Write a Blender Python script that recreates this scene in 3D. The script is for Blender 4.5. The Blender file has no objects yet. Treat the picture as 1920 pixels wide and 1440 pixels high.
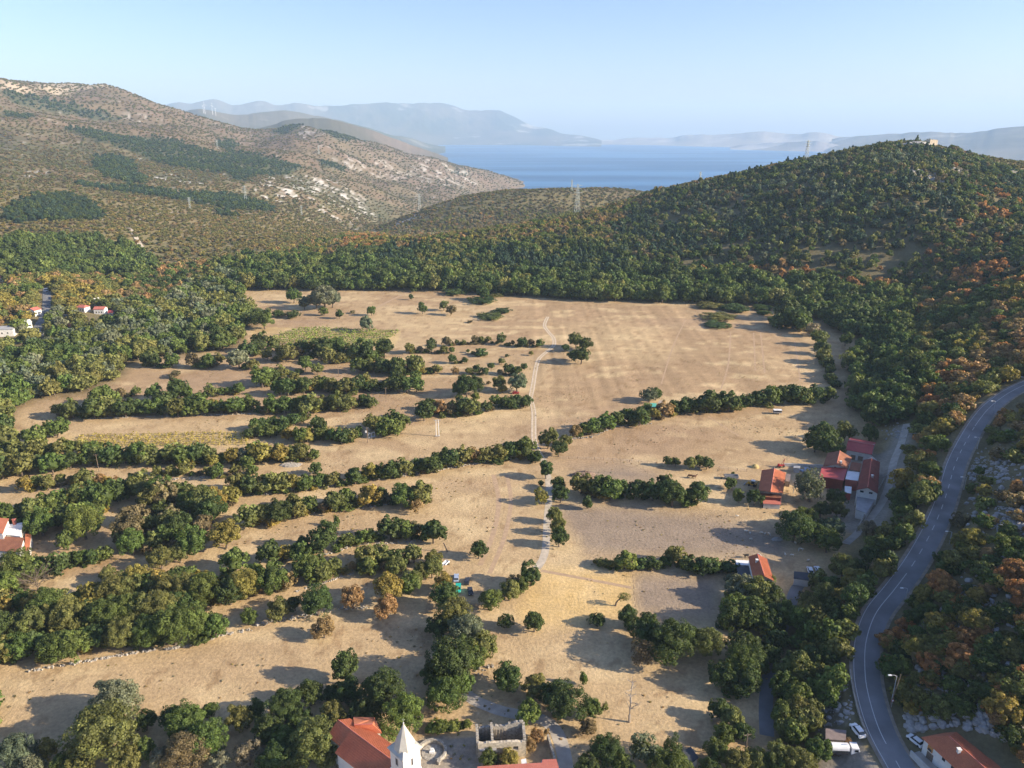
import bpy, math, random
import numpy as np
from mathutils import Vector

R = math.radians
scene = bpy.context.scene
COL = scene.collection
random.seed(7)
rng = np.random.default_rng(11)

# ------------------------------------------------------------------ camera
S = 1.4                      # metres per design unit
CAMZ = 110 * S
PITCH = R(19.18)
FPX = 1380.0                 # focal length in photo pixels (1920 wide)
cd = bpy.data.cameras.new('camera')
cd.sensor_width = 36
cd.lens = 36 * FPX / 1920
cd.clip_start = 1
cd.clip_end = 60000
cam = bpy.data.objects.new('camera', cd)
COL.objects.link(cam)
cam.location = (0, 0, CAMZ)
cam.rotation_euler = (math.pi / 2 - PITCH, 0, 0)
scene.camera = cam

# ------------------------------------------------------------------ light
SUN_EL, SUN_AZ = R(23), R(-11)      # azimuth from +X, towards the camera side
wd = bpy.data.worlds.new('World')
scene.world = wd
wd.use_nodes = True
wn = wd.node_tree
bg = wn.nodes['Background']
sky = wn.nodes.new('ShaderNodeTexSky')
sky.sky_type = 'NISHITA'
sky.sun_disc = False
sky.sun_elevation = SUN_EL
sky.sun_rotation = R(90) - SUN_AZ
sky.altitude = 200
sky.air_density = 1.0
sky.dust_density = 1.0
sky.ozone_density = 4.2
tint = wn.nodes.new('ShaderNodeVectorMath'); tint.operation = 'MULTIPLY'; tint.inputs[1].default_value = (1.0, 0.90, 0.97)
wn.links.new(sky.outputs[0], tint.inputs[0]); wn.links.new(tint.outputs[0], bg.inputs[0])
bg.inputs[1].default_value = 0.105
sl = bpy.data.lights.new('sun', 'SUN')
sl.energy = 5.0
sl.angle = R(0.5)
sl.color = (1.0, 0.86, 0.65)
sun = bpy.data.objects.new('sun', sl)
COL.objects.link(sun)
sdir = Vector((math.cos(SUN_EL) * math.cos(SUN_AZ), math.cos(SUN_EL) * math.sin(SUN_AZ), math.sin(SUN_EL)))
sun.rotation_euler = sdir.to_track_quat('Z', 'Y').to_euler()
sun.location = (300, -100, 400)

scene.view_settings.view_transform = 'Standard'
scene.view_settings.look = 'None'
scene.view_settings.gamma = 1
scene.view_settings.exposure = 1.13
scene.render.engine = 'CYCLES'
cy = scene.cycles
cy.max_bounces = 5
cy.diffuse_bounces = 2
cy.glossy_bounces = 2
cy.transmission_bounces = 3
cy.transparent_max_bounces = 6
cy.volume_bounces = 1
cy.use_denoising = True
cy.use_adaptive_sampling = True
cy.adaptive_threshold = 0.02

# ------------------------------------------------------------------ pixel <-> world (used only to survey the place)
SP, CP = math.sin(PITCH), math.cos(PITCH)

def P(px, py, z=0.0):
    a = (px - 960) / FPX
    b = -(py - 720) / FPX
    dy = CP + b * SP
    dz = -SP + b * CP
    t = (z - CAMZ) / dz
    return Vector((a * t, dy * t, z))

def ray(px, py):
    a = (px - 960) / FPX
    b = -(py - 720) / FPX
    return a, CP + b * SP, -SP + b * CP

def proj(x, y, z):
    zz = z - CAMZ
    depth = y * CP - zz * SP
    up = y * SP + zz * CP
    depth = np.maximum(depth, 1.0)
    return 960 + FPX * x / depth, 720 - FPX * up / depth, depth

# ------------------------------------------------------------------ noise
def _hash(ix, iy, s):
    h = (ix.astype(np.int64) * 374761393 + iy.astype(np.int64) * 668265263 + s * 1442695041) & 0xffffffff
    h = ((h ^ (h >> 13)) * 1274126177) & 0xffffffff
    return ((h ^ (h >> 16)) & 0xffff) / 65535.0

def vnoise(x, y, s=0):
    ix = np.floor(x); iy = np.floor(y)
    fx = x - ix; fy = y - iy
    fx = fx * fx * (3 - 2 * fx); fy = fy * fy * (3 - 2 * fy)
    a = _hash(ix, iy, s); b = _hash(ix + 1, iy, s); c = _hash(ix, iy + 1, s); d = _hash(ix + 1, iy + 1, s)
    return (a * (1 - fx) + b * fx) * (1 - fy) + (c * (1 - fx) + d * fx) * fy

def fbm(x, y, oct=5, s=0, gain=0.5):
    v = 0; a = 1; t = 0
    for o in range(oct):
        v = v + a * vnoise(x * 2 ** o + 17.3 * o, y * 2 ** o - 9.1 * o, s + o)
        t += a; a *= gain
    return v / t

def sstep(a, b, x):
    t = np.clip((x - a) / (b - a), 0, 1)
    return t * t * (3 - 2 * t)

def inpoly(x, y, poly):
    x = np.asarray(x, float); y = np.asarray(y, float)
    r = np.zeros(x.shape, bool)
    n = len(poly)
    for i in range(n):
        x1, y1 = poly[i]; x2, y2 = poly[(i + 1) % n]
        if y1 == y2: continue
        c = ((y1 > y) != (y2 > y)) & (x < (x2 - x1) * (y - y1) / (y2 - y1) + x1)
        r ^= c
    return r

# ------------------------------------------------------------------ terrain surveyed from control points
CT = []       # (x, y, z) metres
def cz(px, py, z):
    p = P(px, py, z * S); CT.append((p.x, p.y, z * S))
def cdist(px, py, d):           # ray at horizontal distance d (design units)
    a, dy, dz = ray(px, py)
    t = d * S / math.hypot(a, dy)
    CT.append((a * t, dy * t, CAMZ + dz * t))
def cw(x, y, z): CT.append((x * S, y * S, z * S))

SEA = -150
for (px, py, d) in [
    # castle hill crest and silhouette
    (1715, 270, 1000), (1600, 286, 990), (1500, 308, 980), (1420, 322, 965), (1350, 338, 950), (1230, 361, 930), (1800, 292, 960),
    (1880, 320, 900), (1930, 338, 850), (2100, 395, 760), (2400, 430, 700),
    # low ridge left of it
    (1150, 388, 900), (1050, 412, 860), (900, 438, 830), (760, 448, 815), (700, 449, 800), (600, 458, 800),
    # middle hill
    (1180, 357, 1400), (1080, 357, 1430), (950, 360, 1400), (850, 376, 1350), (780, 400, 1250), (720, 430, 1170), (700, 440, 1130),
    (1100, 385, 1180), (950, 405, 1100),
    # left mountain ridge
    (-60, 140, 2500), (0, 150, 2600), (60, 162, 2750), (130, 166, 2900), (205, 157, 3000), (250, 175, 3000), (330, 209, 2900), (420, 237, 2800), (470, 258, 2750),
    (520, 246, 2950), (560, 232, 3000), (600, 240, 3050), (640, 250, 3100), (700, 266, 3150), (760, 284, 3200), (870, 311, 3400), (960, 339, 3600), (985, 348, 3650),
    (-300, 130, 2300), (-700, 120, 2000),
    # its face
    (0, 200, 2200), (100, 200, 2450), (200, 200, 2600), (300, 230, 2500), (0, 250, 1850), (100, 250, 1900), (200, 250, 2000), (300, 260, 2100), (400, 260, 2300),
    (0, 300, 1500), (100, 300, 1550), (200, 300, 1600), (300, 300, 1680), (400, 300, 1750), (480, 300, 1900), (550, 300, 2050), (480, 275, 2400), (560, 262, 2600),
    (0, 350, 1200), (100, 350, 1220), (200, 350, 1250), (300, 350, 1300), (400, 350, 1380), (480, 345, 1500), (550, 350, 1550),
    (0, 400, 950), (100, 400, 970), (200, 400, 1000), (300, 400, 1020), (400, 400, 1080), (480, 400, 1130), (550, 405, 1180), (0, 450, 750), (150, 450, 780),
    (300, 445, 840), (450, 445, 860), (560, 440, 930), (620, 425, 1200), (600, 400, 1350),
    (650, 400, 1500), (650, 350, 1850), (650, 300, 2450), (700, 410, 1650), (700, 350, 2050), (750, 360, 2200), (740, 385, 1900), (750, 320, 2750),
    (850, 350, 2650), (850, 332, 3050), (820, 365, 2300), (660, 436, 1250),
    (-300, 400, 900), (-300, 300, 1350), (-300, 200, 2000), (-700, 300, 1200), (-700, 400, 850),
]:
    cdist(px, py, d)
for (px, py, z) in [
    # plain and its rim
    (0, 1440, 0), (480, 1440, 0), (960, 1440, 0), (1400, 1440, 0), (0, 1100, 0), (500, 1100, 0), (1000, 1100, 0), (1400, 1100, 0),
    (0, 850, 0), (400, 850, 0), (800, 850, 0), (1200, 850, 0), (1500, 900, 0), (200, 700, 0), (600, 700, 0), (1000, 700, 0), (1400, 700, 0),
    (450, 545, 0), (700, 540, 0), (1000, 555, 0), (1250, 560, 0), (1500, 600, 0), (1600, 700, 0), (300, 600, 0), (0, 640, 1), (0, 560, 8), (120, 540, 7),
    (230, 540, 1), (-300, 600, 10), (-300, 900, 0), (-300, 1400, 0), (-700, 700, 12), (350, 500, 0), (150, 490, 0), (0, 490, 3), (0, 520, 6),
    # castle hill face
    (1250, 540, 3), (1000, 530, 3), (800, 520, 3), (600, 515, 2), (1500, 545, 5), (1250, 480, 14), (1000, 480, 9), (800, 485, 6), (1500, 460, 28), (1250, 420, 26),
    (1700, 500, 20), (1500, 400, 44), (1700, 400, 50), (1700, 330, 72), (1850, 400, 50), (1900, 480, 34), (1900, 560, 26), (1750, 600, 11), (1650, 620, 4), (1900, 650, 20),
    (1750, 700, 10), (1650, 740, 3.5), (1700, 850, 6), (1740, 920, 8), (1680, 1000, 5), (1600, 1100, 2.5), (1520, 1250, 1.5),
    # the road
    (1700, 1470, 3), (1665, 1350, 4), (1630, 1250, 5), (1640, 1150, 7), (1710, 1060, 9.6), (1765, 960, 11.5), (1790, 880, 13), (1830, 800, 15.5), (1895, 738, 18.5), (1990, 700, 22),
    # slope above the road
    (1800, 1300, 10), (1900, 1250, 15), (1800, 1120, 14), (1900, 1050, 20), (1900, 900, 20), (1920, 820, 20), (1900, 1400, 9),
]:
    cz(px, py, z)
for (x, y, z) in [
    # hillside to the right, outside the frame
    (60, 30, 5), (100, 30, 15), (150, 40, 30), (200, 40, 48), (260, 40, 74),
    (125, 100, 19), (150, 100, 27), (185, 100, 39), (240, 100, 58),
    (135, 150, 22), (165, 150, 32), (200, 150, 44), (250, 150, 61),
    (165, 200, 26), (195, 200, 36), (230, 200, 48), (280, 200, 64),
    (230, 260, 30), (280, 260, 44), (340, 300, 46), (420, 420, 50), (560, 560, 56), (700, 700, 54),
    (420, 120, 88), (500, 300, 66),
    # behind the castle hill and the middle hill down to the sea bed
    (300, 1500, -40), (700, 1350, -30), (1000, 1200, 0), (100, 1700, -80), (500, 1900, -140), (900, 1800, -130), (1300, 1500, -90), (0, 2000, -120),
    (600, 2400, -175), (1200, 2300, -175), (200, 2600, -175), (0, 3200, -178), (800, 3400, -180), (300, 4200, -180), (1700, 2000, -160), (2400, 2000, -170), (2000, 3600, -180),
    (-1500, 4600, -60), (-2600, 4300, 20), (-700, 4500, -175), (-150, 4600, -180), (-200, 1500, -95), (-150, 2000, -110), (-60, 2600, -150),
    (-3400, 3400, 200), (-1900, 3900, 60), (-1200, 3900, -60), (-50, 900, -30), (200, 1080, -12), (0, 1020, -22), (-120, 960, -25),
    (-60, 40, 0), (0, 40, 0), (40, 40, 1),
]:
    cw(x, y, z)

CT = np.array(CT)
def _feat(x, y):
    return np.stack([np.arctan2(x, y) * 1.6, np.log(np.hypot(x, y) / 100.0)], -1)
def _U(r2): return 0.5 * r2 * np.log(r2 + 1e-12)
_F = _feat(CT[:, 0], CT[:, 1])
_n = len(_F)
_K = _U(((_F[:, None] - _F[None]) ** 2).sum(-1)) + np.eye(_n) * 2e-4
_Pm = np.concatenate([np.ones((_n, 1)), _F], 1)
_A = np.zeros((_n + 3, _n + 3)); _A[:_n, :_n] = _K; _A[:_n, _n:] = _Pm; _A[_n:, :_n] = _Pm.T
_w = np.linalg.solve(_A, np.concatenate([CT[:, 2], np.zeros(3)]))

NA, NR = 1150, 680
az = np.linspace(R(-78), R(82), NA)
lr = np.linspace(math.log(24 * S), math.log(4900 * S), NR)
AZ, LR = np.meshgrid(az, lr, indexing='ij')
GX = np.exp(LR) * np.sin(AZ); GY = np.exp(LR) * np.cos(AZ)
ff = _feat(GX.ravel(), GY.ravel())
GZ = np.empty(len(ff))
for i in range(0, len(ff), 20000):
    f = ff[i:i + 20000]
    GZ[i:i + 20000] = _U(((f[:, None] - _F[None]) ** 2).sum(-1)) @ _w[:_n] + _w[_n] + f @ _w[_n + 1:]
GZ = GZ.reshape(NA, NR)
# the level plain
FLATPX = [(-1700, 1440), (-1500, 1100), (-900, 900), (-500, 780), (0, 690), (200, 600), (330, 560), (430, 540), (560, 528), (800, 535), (1100, 550), (1350, 545), (1500, 565),
          (1600, 600), (1640, 700), (1615, 800), (1650, 860), (1640, 930), (1600, 1000), (1550, 1080), (1490, 1200), (1450, 1440)]
FLAT = [tuple(P(a, b)[:2]) for a, b in FLATPX] + [(45 * S, 15 * S), (45 * S, -10 * S), (-260 * S, -10 * S)]
fm = inpoly(GX, GY, FLAT).astype(float)
def blur(a, n, ax):
    k = 2 * n + 1
    p = np.pad(a, [(n + 1, n) if i == ax else (0, 0) for i in range(2)], mode='edge')
    c = np.cumsum(p, ax)
    return (np.take(c, range(k, c.shape[ax]), ax) - np.take(c, range(0, c.shape[ax] - k), ax)) / k
for _ in range(2):
    fm = blur(blur(fm, 6, 0), 5, 1)
GZ = GZ * (1 - fm)
# roughness of the slopes, growing with distance
dist = np.hypot(GX, GY)
rough = (1 - fm) * sstep(300, 900, dist)
gul = np.abs(fbm(GX / 420, GY / 420, 5, 3) - 0.5) * 2
GZ += rough * ((fbm(GX / 300, GY / 300, 5, 1) - 0.5) * 14 * sstep(900, 1800, dist) + (gul - 0.35) * 52 * sstep(1300, 3200, dist)
               + (fbm(GX / 60, GY / 60, 4, 2) - 0.5) * 4.5)
# road bench
ROADPX = [(1735, 1520, 2.6), (1690, 1440, 3), (1652, 1370, 3.8), (1630, 1300, 4.4), (1624, 1250, 5), (1627, 1200, 6), (1645, 1150, 7), (1680, 1105, 8.4), (1713, 1060, 9.6), (1742, 1010, 10.6),
          (1765, 960, 11.5), (1780, 915, 12.4), (1793, 870, 13.4), (1812, 830, 14.5), (1836, 790, 16), (1862, 760, 17.3), (1900, 733, 19), (1950, 712, 20.5), (2030, 690, 22.5)]
road_c = np.array([P(a, b, c * S) for a, b, c in ROADPX])
def resample(pts, step):
    pts = np.asarray(pts, float)
    # catmull-rom then equal steps
    out = []
    n = len(pts)
    for i in range(n - 1):
        p0 = pts[max(i - 1, 0)]; p1 = pts[i]; p2 = pts[i + 1]; p3 = pts[min(i + 2, n - 1)]
        for t in np.linspace(0, 1, 12, endpoint=False):
            out.append(0.5 * ((2 * p1) + (-p0 + p2) * t + (2 * p0 - 5 * p1 + 4 * p2 - p3) * t * t + (-p0 + 3 * p1 - 3 * p2 + p3) * t ** 3))
    out.append(pts[-1]); out = np.array(out)
    s = np.concatenate([[0], np.cumsum(np.linalg.norm(np.diff(out[:, :2], axis=0), axis=1))])
    m = max(2, int(s[-1] / step))
    q = np.linspace(0, s[-1], m)
    return np.stack([np.interp(q, s, out[:, k]) for k in range(out.shape[1])], 1)
road_l = resample(road_c, 2.0)
def line_dist(x, y, line):
    best = np.full(np.shape(x), 1e9); zz = np.zeros(np.shape(x))
    for i in range(len(line) - 1):
        a = line[i]; b = line[i + 1]
        dx, dy = b[0] - a[0], b[1] - a[1]
        t = np.clip(((x - a[0]) * dx + (y - a[1]) * dy) / (dx * dx + dy * dy + 1e-9), 0, 1)
        d = np.hypot(x - a[0] - t * dx, y - a[1] - t * dy)
        m = d < best
        best = np.where(m, d, best)
        if len(a) > 2: zz = np.where(m, a[2] + t * (b[2] - a[2]), zz)
    return best, zz
sel = (GX > 50) & (GX < 620) & (dist < 900) & (GY > 50)
rd = np.full(GX.shape, 1e9)
d_, z_ = line_dist(GX[sel], GY[sel], road_l[::2])
rd[sel] = d_
w_ = 1 - sstep(5.6, 13, d_)
GZ[sel] = GZ[sel] * (1 - w_) + (z_ - 0.12) * w_

def TZ(x, y):
    x = np.asarray(x, float); y = np.asarray(y, float)
    u = (np.arctan2(x, y) - az[0]) / (az[1] - az[0])
    v = (np.log(np.maximum(np.hypot(x, y), 1)) - lr[0]) / (lr[1] - lr[0])
    u = np.clip(u, 0, NA - 1.001); v = np.clip(v, 0, NR - 1.001)
    i = u.astype(int); j = v.astype(int); fu = u - i; fv = v - j
    return (GZ[i, j] * (1 - fu) + GZ[i + 1, j] * fu) * (1 - fv) + (GZ[i, j + 1] * (1 - fu) + GZ[i + 1, j + 1] * fu) * fv

def G(px, py, h=0.0):
    """point on the ground (raised by h) seen at a photo pixel"""
    a, dy, dz = ray(px, py)
    k = math.hypot(a, dy)
    ts = np.exp(np.linspace(math.log(60.0), math.log(6800.0), 4000)) / k
    x = a * ts; y = dy * ts; z = CAMZ + dz * ts
    g = TZ(x, y) + h
    m = np.nonzero(z < g)[0]
    if len(m) == 0: return Vector((x[-1], y[-1], g[-1] - h))
    i = m[0]
    if i > 0:
        d0 = z[i - 1] - g[i - 1]; d1 = g[i] - z[i]
        t = ts[i - 1] + (ts[i] - ts[i - 1]) * d0 / max(d0 + d1, 1e-9)
    else: t = ts[0]
    X, Y = a * t, dy * t
    return Vector((X, Y, float(TZ(X, Y))))

# ------------------------------------------------------------------ helpers: materials
def newmat(name):
    m = bpy.data.materials.new(name); m.use_nodes = True
    return m, m.node_tree, m.node_tree.nodes['Principled BSDF']
def N(nt, t, **kw):
    n = nt.nodes.new('ShaderNode' + t)
    for k, v in kw.items(): setattr(n, k, v)
    return n
def simple(name, col, rough=0.8, var=0.12, scale=1.5, bump=0.0, metal=0.0, spec=0.3, dirt=None):
    m, nt, b = newmat(name)
    tc = N(nt, 'TexCoord'); nz = N(nt, 'TexNoise'); nz.inputs['Scale'].default_value = scale; nz.inputs['Detail'].default_value = 5
    nt.links.new(tc.outputs['Object'], nz.inputs['Vector'])
    cr = N(nt, 'ValToRGB')
    c = np.array(col); e = cr.color_ramp.elements
    lo = c * (1 - var * 1.6) if dirt is None else np.array(dirt)
    e[0].position = 0.3; e[0].color = (*lo, 1); e[1].position = 0.7; e[1].color = (*np.minimum(c * (1 + var), 0.95), 1)
    nt.links.new(nz.outputs['Fac'], cr.inputs[0]); nt.links.new(cr.outputs[0], b.inputs['Base Color'])
    b.inputs['Roughness'].default_value = rough; b.inputs['Metallic'].default_value = metal
    b.inputs['Specular IOR Level'].default_value = spec
    if bump:
        n2 = N(nt, 'TexNoise'); n2.inputs['Scale'].default_value = scale * 6; n2.inputs['Detail'].default_value = 4
        nt.links.new(tc.outputs['Object'], n2.inputs['Vector'])
        bp = N(nt, 'Bump'); bp.inputs['Strength'].default_value = 0.8; bp.inputs['Distance'].default_value = bump
        nt.links.new(n2.outputs['Fac'], bp.inputs['Height']); nt.links.new(bp.outputs[0], b.inputs['Normal'])
    return m

# ------------------------------------------------------------------ helpers: meshes and objects
class MB:
    def __init__(s): s.v = []; s.f = []; s.m = []; s.mi = 0
    def quad(s, *p):
        n = len(s.v); s.v += [tuple(q) for q in p]; s.f.append(tuple(range(n, n + len(p)))); s.m.append(s.mi)
    def box(s, c, sz, rz=0.0, taper=1.0):
        cx, cy, cz_ = c; hx, hy, hz = sz[0] / 2, sz[1] / 2, sz[2] / 2
        ca, sa = math.cos(rz), math.sin(rz)
        n = len(s.v)
        for k, t in ((-1, 1.0), (1, taper)):
            for (i, j) in ((-1, -1), (1, -1), (1, 1), (-1, 1)):
                x, y = i * hx * t, j * hy * t
                s.v.append((cx + x * ca - y * sa, cy + x * sa + y * ca, cz_ + k * hz))
        for f in ((0, 3, 2, 1), (4, 5, 6, 7), (0, 1, 5, 4), (1, 2, 6, 5), (2, 3, 7, 6), (3, 0, 4, 7)):
            s.f.append(tuple(n + q for q in f)); s.m.append(s.mi)
        return s
    def prism(s, poly, z0, z1):
        """poly: list of (x,y) counter-clockwise; z0/z1 numbers or lists"""
        k = len(poly); n = len(s.v)
        a = sum(poly[i][0] * poly[(i + 1) % k][1] - poly[(i + 1) % k][0] * poly[i][1] for i in range(k))
        idx = list(range(k)) if a > 0 else list(range(k))[::-1]
        z0 = [z0] * k if not hasattr(z0, '__len__') else z0
        z1 = [z1] * k if not hasattr(z1, '__len__') else z1
        for i in idx: s.v.append((poly[i][0], poly[i][1], z0[i]))
        for i in idx: s.v.append((poly[i][0], poly[i][1], z1[i]))
        s.f.append(tuple(range(n + k - 1, n - 1, -1))); s.f.append(tuple(range(n + k, n + 2 * k)))
        s.m += [s.mi] * 2
        for i in range(k):
            j = (i + 1) % k
            s.f.append((n + i, n + j, n + k + j, n + k + i)); s.m.append(s.mi)
        return s
    def tube(s, pts, rad, n=8, sq=1.0):
        pts = [Vector(p) for p in pts]
        rings = []
        for i, p in enumerate(pts):
            d = (pts[min(i + 1, len(pts) - 1)] - pts[max(i - 1, 0)]).normalized()
            u = d.cross(Vector((0, 0, 1)))
            if u.length < 1e-3: u = Vector((1, 0, 0))
            u.normalize(); w = u.cross(d)
            r = rad[i] if hasattr(rad, '__len__') else rad
            b = len(s.v)
            for k in range(n):
                a = 2 * math.pi * k / n
                s.v.append(tuple(p + u * math.cos(a) * r + w * math.sin(a) * r * sq))
            rings.append(b)
        for a, b in zip(rings, rings[1:]):
            for k in range(n):
                s.f.append((a + k, a + (k + 1) % n, b + (k + 1) % n, b + k)); s.m.append(s.mi)
        s.f.append(tuple(rings[0] + k for k in range(n - 1, -1, -1))); s.f.append(tuple(rings[-1] + k for k in range(n))); s.m += [s.mi] * 2
        return s
    def lathe(s, c, prof, n=16, rot=0.0):
        """prof: (radius, z) from bottom to top"""
        rings = []
        for r, z in prof:
            b = len(s.v)
            for k in range(n):
                a = 2 * math.pi * k / n + rot
                s.v.append((c[0] + r * math.cos(a), c[1] + r * math.sin(a), c[2] + z))
            rings.append(b)
        for a, b in zip(rings, rings[1:]):
            for k in range(n):
                s.f.append((a + k, a + (k + 1) % n, b + (k + 1) % n, b + k)); s.m.append(s.mi)
        s.f.append(tuple(rings[0] + k for k in range(n - 1, -1, -1))); s.f.append(tuple(rings[-1] + k for k in range(n))); s.m += [s.mi] * 2
        return s
    def mesh(s, name, mats, smooth=False):
        me = bpy.data.meshes.new(name)
        me.from_pydata(s.v, [], s.f)
        for m in (mats if isinstance(mats, (list, tuple)) else [mats]): me.materials.append(m)
        if isinstance(mats, (list, tuple)): me.polygons.foreach_set('material_index', s.m)
        if smooth: me.polygons.foreach_set('use_smooth', [True] * len(me.polygons))
        me.update()
        return me
    def build(s, name, mats, parent=None, loc=(0, 0, 0), rz=0.0, smooth=False):
        o = bpy.data.objects.new(name, s.mesh(name, mats, smooth))
        COL.objects.link(o)
        o.location = loc; o.rotation_euler = (0, 0, rz)
        if parent: o.parent = parent
        return o

def tag(o, label=None, cat=None, group=None, kind=None):
    if label: o['label'] = label
    if cat: o['category'] = cat
    if group: o['group'] = group
    if kind: o['kind'] = kind
    return o
def empty(name, loc, rz=0.0, label=None, cat=None, group=None):
    o = bpy.data.objects.new(name, None); COL.objects.link(o)
    o.location = loc; o.rotation_euler = (0, 0, rz); o.empty_display_size = 0.5
    return tag(o, label, cat, group)
def copy_tree(o, parent=None):
    c = o.copy(); COL.objects.link(c); c.parent = parent
    for ch in [q for q in KIDS.get(o.name, [])]:
        d = copy_tree(ch, c)
    return c
KIDS = {}
def kids_scan(root):
    def rec(o):
        ch = [q for q in bpy.data.objects if q.parent == o]
        KIDS[o.name] = ch
        for q in ch: rec(q)
    rec(root)
def gridmesh(name, X, Y, Z, mat, col=None, flip=False):
    na, nr = X.shape
    me = bpy.data.meshes.new(name)
    v = np.stack([X, Y, Z], -1).reshape(-1, 3).astype(np.float32)
    idx = np.arange(na * nr).reshape(na, nr)
    q = np.stack([idx[:-1, :-1], idx[1:, :-1], idx[1:, 1:], idx[:-1, 1:]], -1).reshape(-1, 4)
    if flip: q = q[:, ::-1]
    me.vertices.add(len(v)); me.vertices.foreach_set('co', v.ravel())
    me.loops.add(q.size); me.loops.foreach_set('vertex_index', q.ravel().astype(np.int32))
    me.polygons.add(len(q)); me.polygons.foreach_set('loop_start', np.arange(0, q.size, 4, dtype=np.int32))
    me.update(calc_edges=True)
    me.polygons.foreach_set('use_smooth', [True] * len(q))
    if col is not None:
        at = me.color_attributes.new('col', 'FLOAT_COLOR', 'POINT')
        c = np.concatenate([col.reshape(-1, 3), np.ones((len(v), 1))], 1).astype(np.float32)
        at.data.foreach_set('color', c.ravel())
    me.materials.append(mat)
    o = bpy.data.objects.new(name, me); COL.objects.link(o)
    return o

# ------------------------------------------------------------------ land cover
def poly3(pts, s=3.0, ox=0, oy=120): return [(ox + a / s, oy + b / s) for a, b in pts]
Z_DARK = [   # evergreen belts on the far slopes
    [(0, 168), (60, 180), (130, 196), (190, 212), (250, 224), (200, 228), (120, 214), (50, 198), (0, 190)],
    [(100, 230), (160, 242), (230, 256), (300, 256), (345, 268), (400, 288), (415, 325), (340, 318), (280, 302), (230, 276), (150, 256)],
    [(175, 288), (240, 296), (262, 330), (285, 342), (250, 348), (200, 334), (168, 312)],
    [(120, 338), (200, 348), (270, 353), (350, 363), (420, 363), (500, 383), (525, 400), (430, 392), (340, 378), (240, 362), (150, 352)],
    [(405, 290), (450, 283), (520, 298), (570, 315), (530, 328), (470, 332), (455, 352), (440, 330), (410, 322)],
    [(0, 402), (60, 368), (130, 363), (200, 400), (190, 414), (130, 416), (60, 422), (0, 418)],
    [(0, 206), (60, 220), (80, 230), (30, 224), (0, 216)], [(400, 262), (440, 262), (452, 280), (410, 282)],
    [(590, 300), (640, 305), (660, 320), (600, 316)], [(600, 245), (660, 250), (700, 262), (640, 266)], [(500, 250), (560, 230), (572, 236), (540, 252)],
    [(840, 316), (880, 318), (900, 330), (850, 328)], [(400, 398), (440, 396), (450, 408), (410, 410)],
    [(360, 205), (400, 208), (460, 222), (420, 230), (370, 218)],
]
Z_ROCK = [
    [(285, 328), (330, 326), (385, 345), (378, 358), (300, 352)], [(470, 345), (500, 328), (545, 318), (560, 335), (560, 384), (520, 380), (480, 366)],
    [(545, 320), (640, 340), (700, 400), (705, 440), (680, 440), (640, 415), (570, 385)], [(225, 212), (265, 208), (310, 222), (300, 234), (240, 228)],
    [(640, 292), (720, 300), (780, 330), (720, 340), (650, 320)], [(855, 314), (885, 320), (880, 334), (858, 328)], [(45, 318), (105, 325), (100, 340), (50, 332)],
    [(780, 290), (880, 322), (900, 345), (820, 350), (760, 330)], [(560, 235), (600, 238), (610, 262), (570, 262), (545, 250)],
    [(760, 400), (800, 395), (780, 425), (730, 440)], [(1080, 345), (1120, 348), (1110, 357), (1070, 356)],
    [(1550, 330), (1600, 328), (1590, 350), (1560, 352)], [(1690, 320), (1770, 300), (1830, 320), (1760, 345)], [(0, 560), (60, 575), (75, 605), (20, 590)], [(1830, 860), (1900, 860), (1890, 900), (1810, 900)], [(1880, 950), (1920, 960), (1920, 1000), (1870, 990)], [(1510, 1300), (1600, 1280), (1600, 1360), (1520, 1370)], [(1680, 1320), (1920, 1290), (1920, 1380), (1780, 1370), (1690, 1380)], [(1820, 1120), (1860, 1130), (1850, 1150), (1820, 1145)],
    [(290, 570), (345, 578), (360, 595), (310, 600)],
]
Z_OLIVE = [(600, 460), (900, 440), (1230, 362), (1180, 352), (950, 356), (700, 440)]
def lanes(px, py, polys):
    m = np.zeros(np.shape(px), bool)
    for p in polys: m |= inpoly(px, py, p)
    return m
px_, py_, dp_ = proj(GX, GY, GZ)
def C(r, g, b): return np.array([r, g, b])[None, None, :]
def mixc(a, b, t): return a * (1 - t[..., None]) + b * t[..., None]
n1 = fbm(GX / 90, GY / 90, 5, 21); n2 = fbm(GX / 22, GY / 9, 5, 22); n3 = fbm(GX / 4, GY / 4, 4, 23); n4 = fbm(GX / 160, GY / 60, 4, 24)
# dry grassland of the plain
field = mixc(C(0.47, 0.340, 0.192), C(0.38, 0.262, 0.150), sstep(0.40, 0.66, n1))
field = mixc(field, C(0.57, 0.43, 0.245), sstep(0.5, 0.70, n2) * 0.8)
field = mixc(field, C(0.35, 0.24, 0.15), sstep(0.56, 0.72, n4) * 0.6)
field = mixc(field, C(0.26, 0.165, 0.085), sstep(0.60, 0.74, n3) * 0.55)
str_ = fbm(GX / 3.2, GY / 70, 3, 29)
field = field * (1 + (str_ - 0.5) * 0.55 * inpoly(px_, py_, [(1000, 560), (1500, 590), (1560, 740), (1000, 850)]))[..., None]
gold = blur(blur(inpoly(px_, py_, [(960, 1150), (1015, 1065), (1185, 1075), (1190, 1150), (1120, 1170), (1000, 1180)]).astype(float), 2, 0), 2, 1)
field = mixc(field, C(0.66, 0.46, 0.19), gold * 0.75 * (0.6 + 0.8 * (n3 - 0.3)))
vin = inpoly(px_, py_, [(130, 820), (470, 808), (480, 835), (120, 850)]) | inpoly(px_, py_, [(470, 612), (755, 622), (740, 648), (470, 640)]) | inpoly(px_, py_, [(590, 800), (670, 808), (660, 822), (590, 822)])
field = mixc(field, C(0.66, 0.50, 0.22), vin * 0.35)
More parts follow.
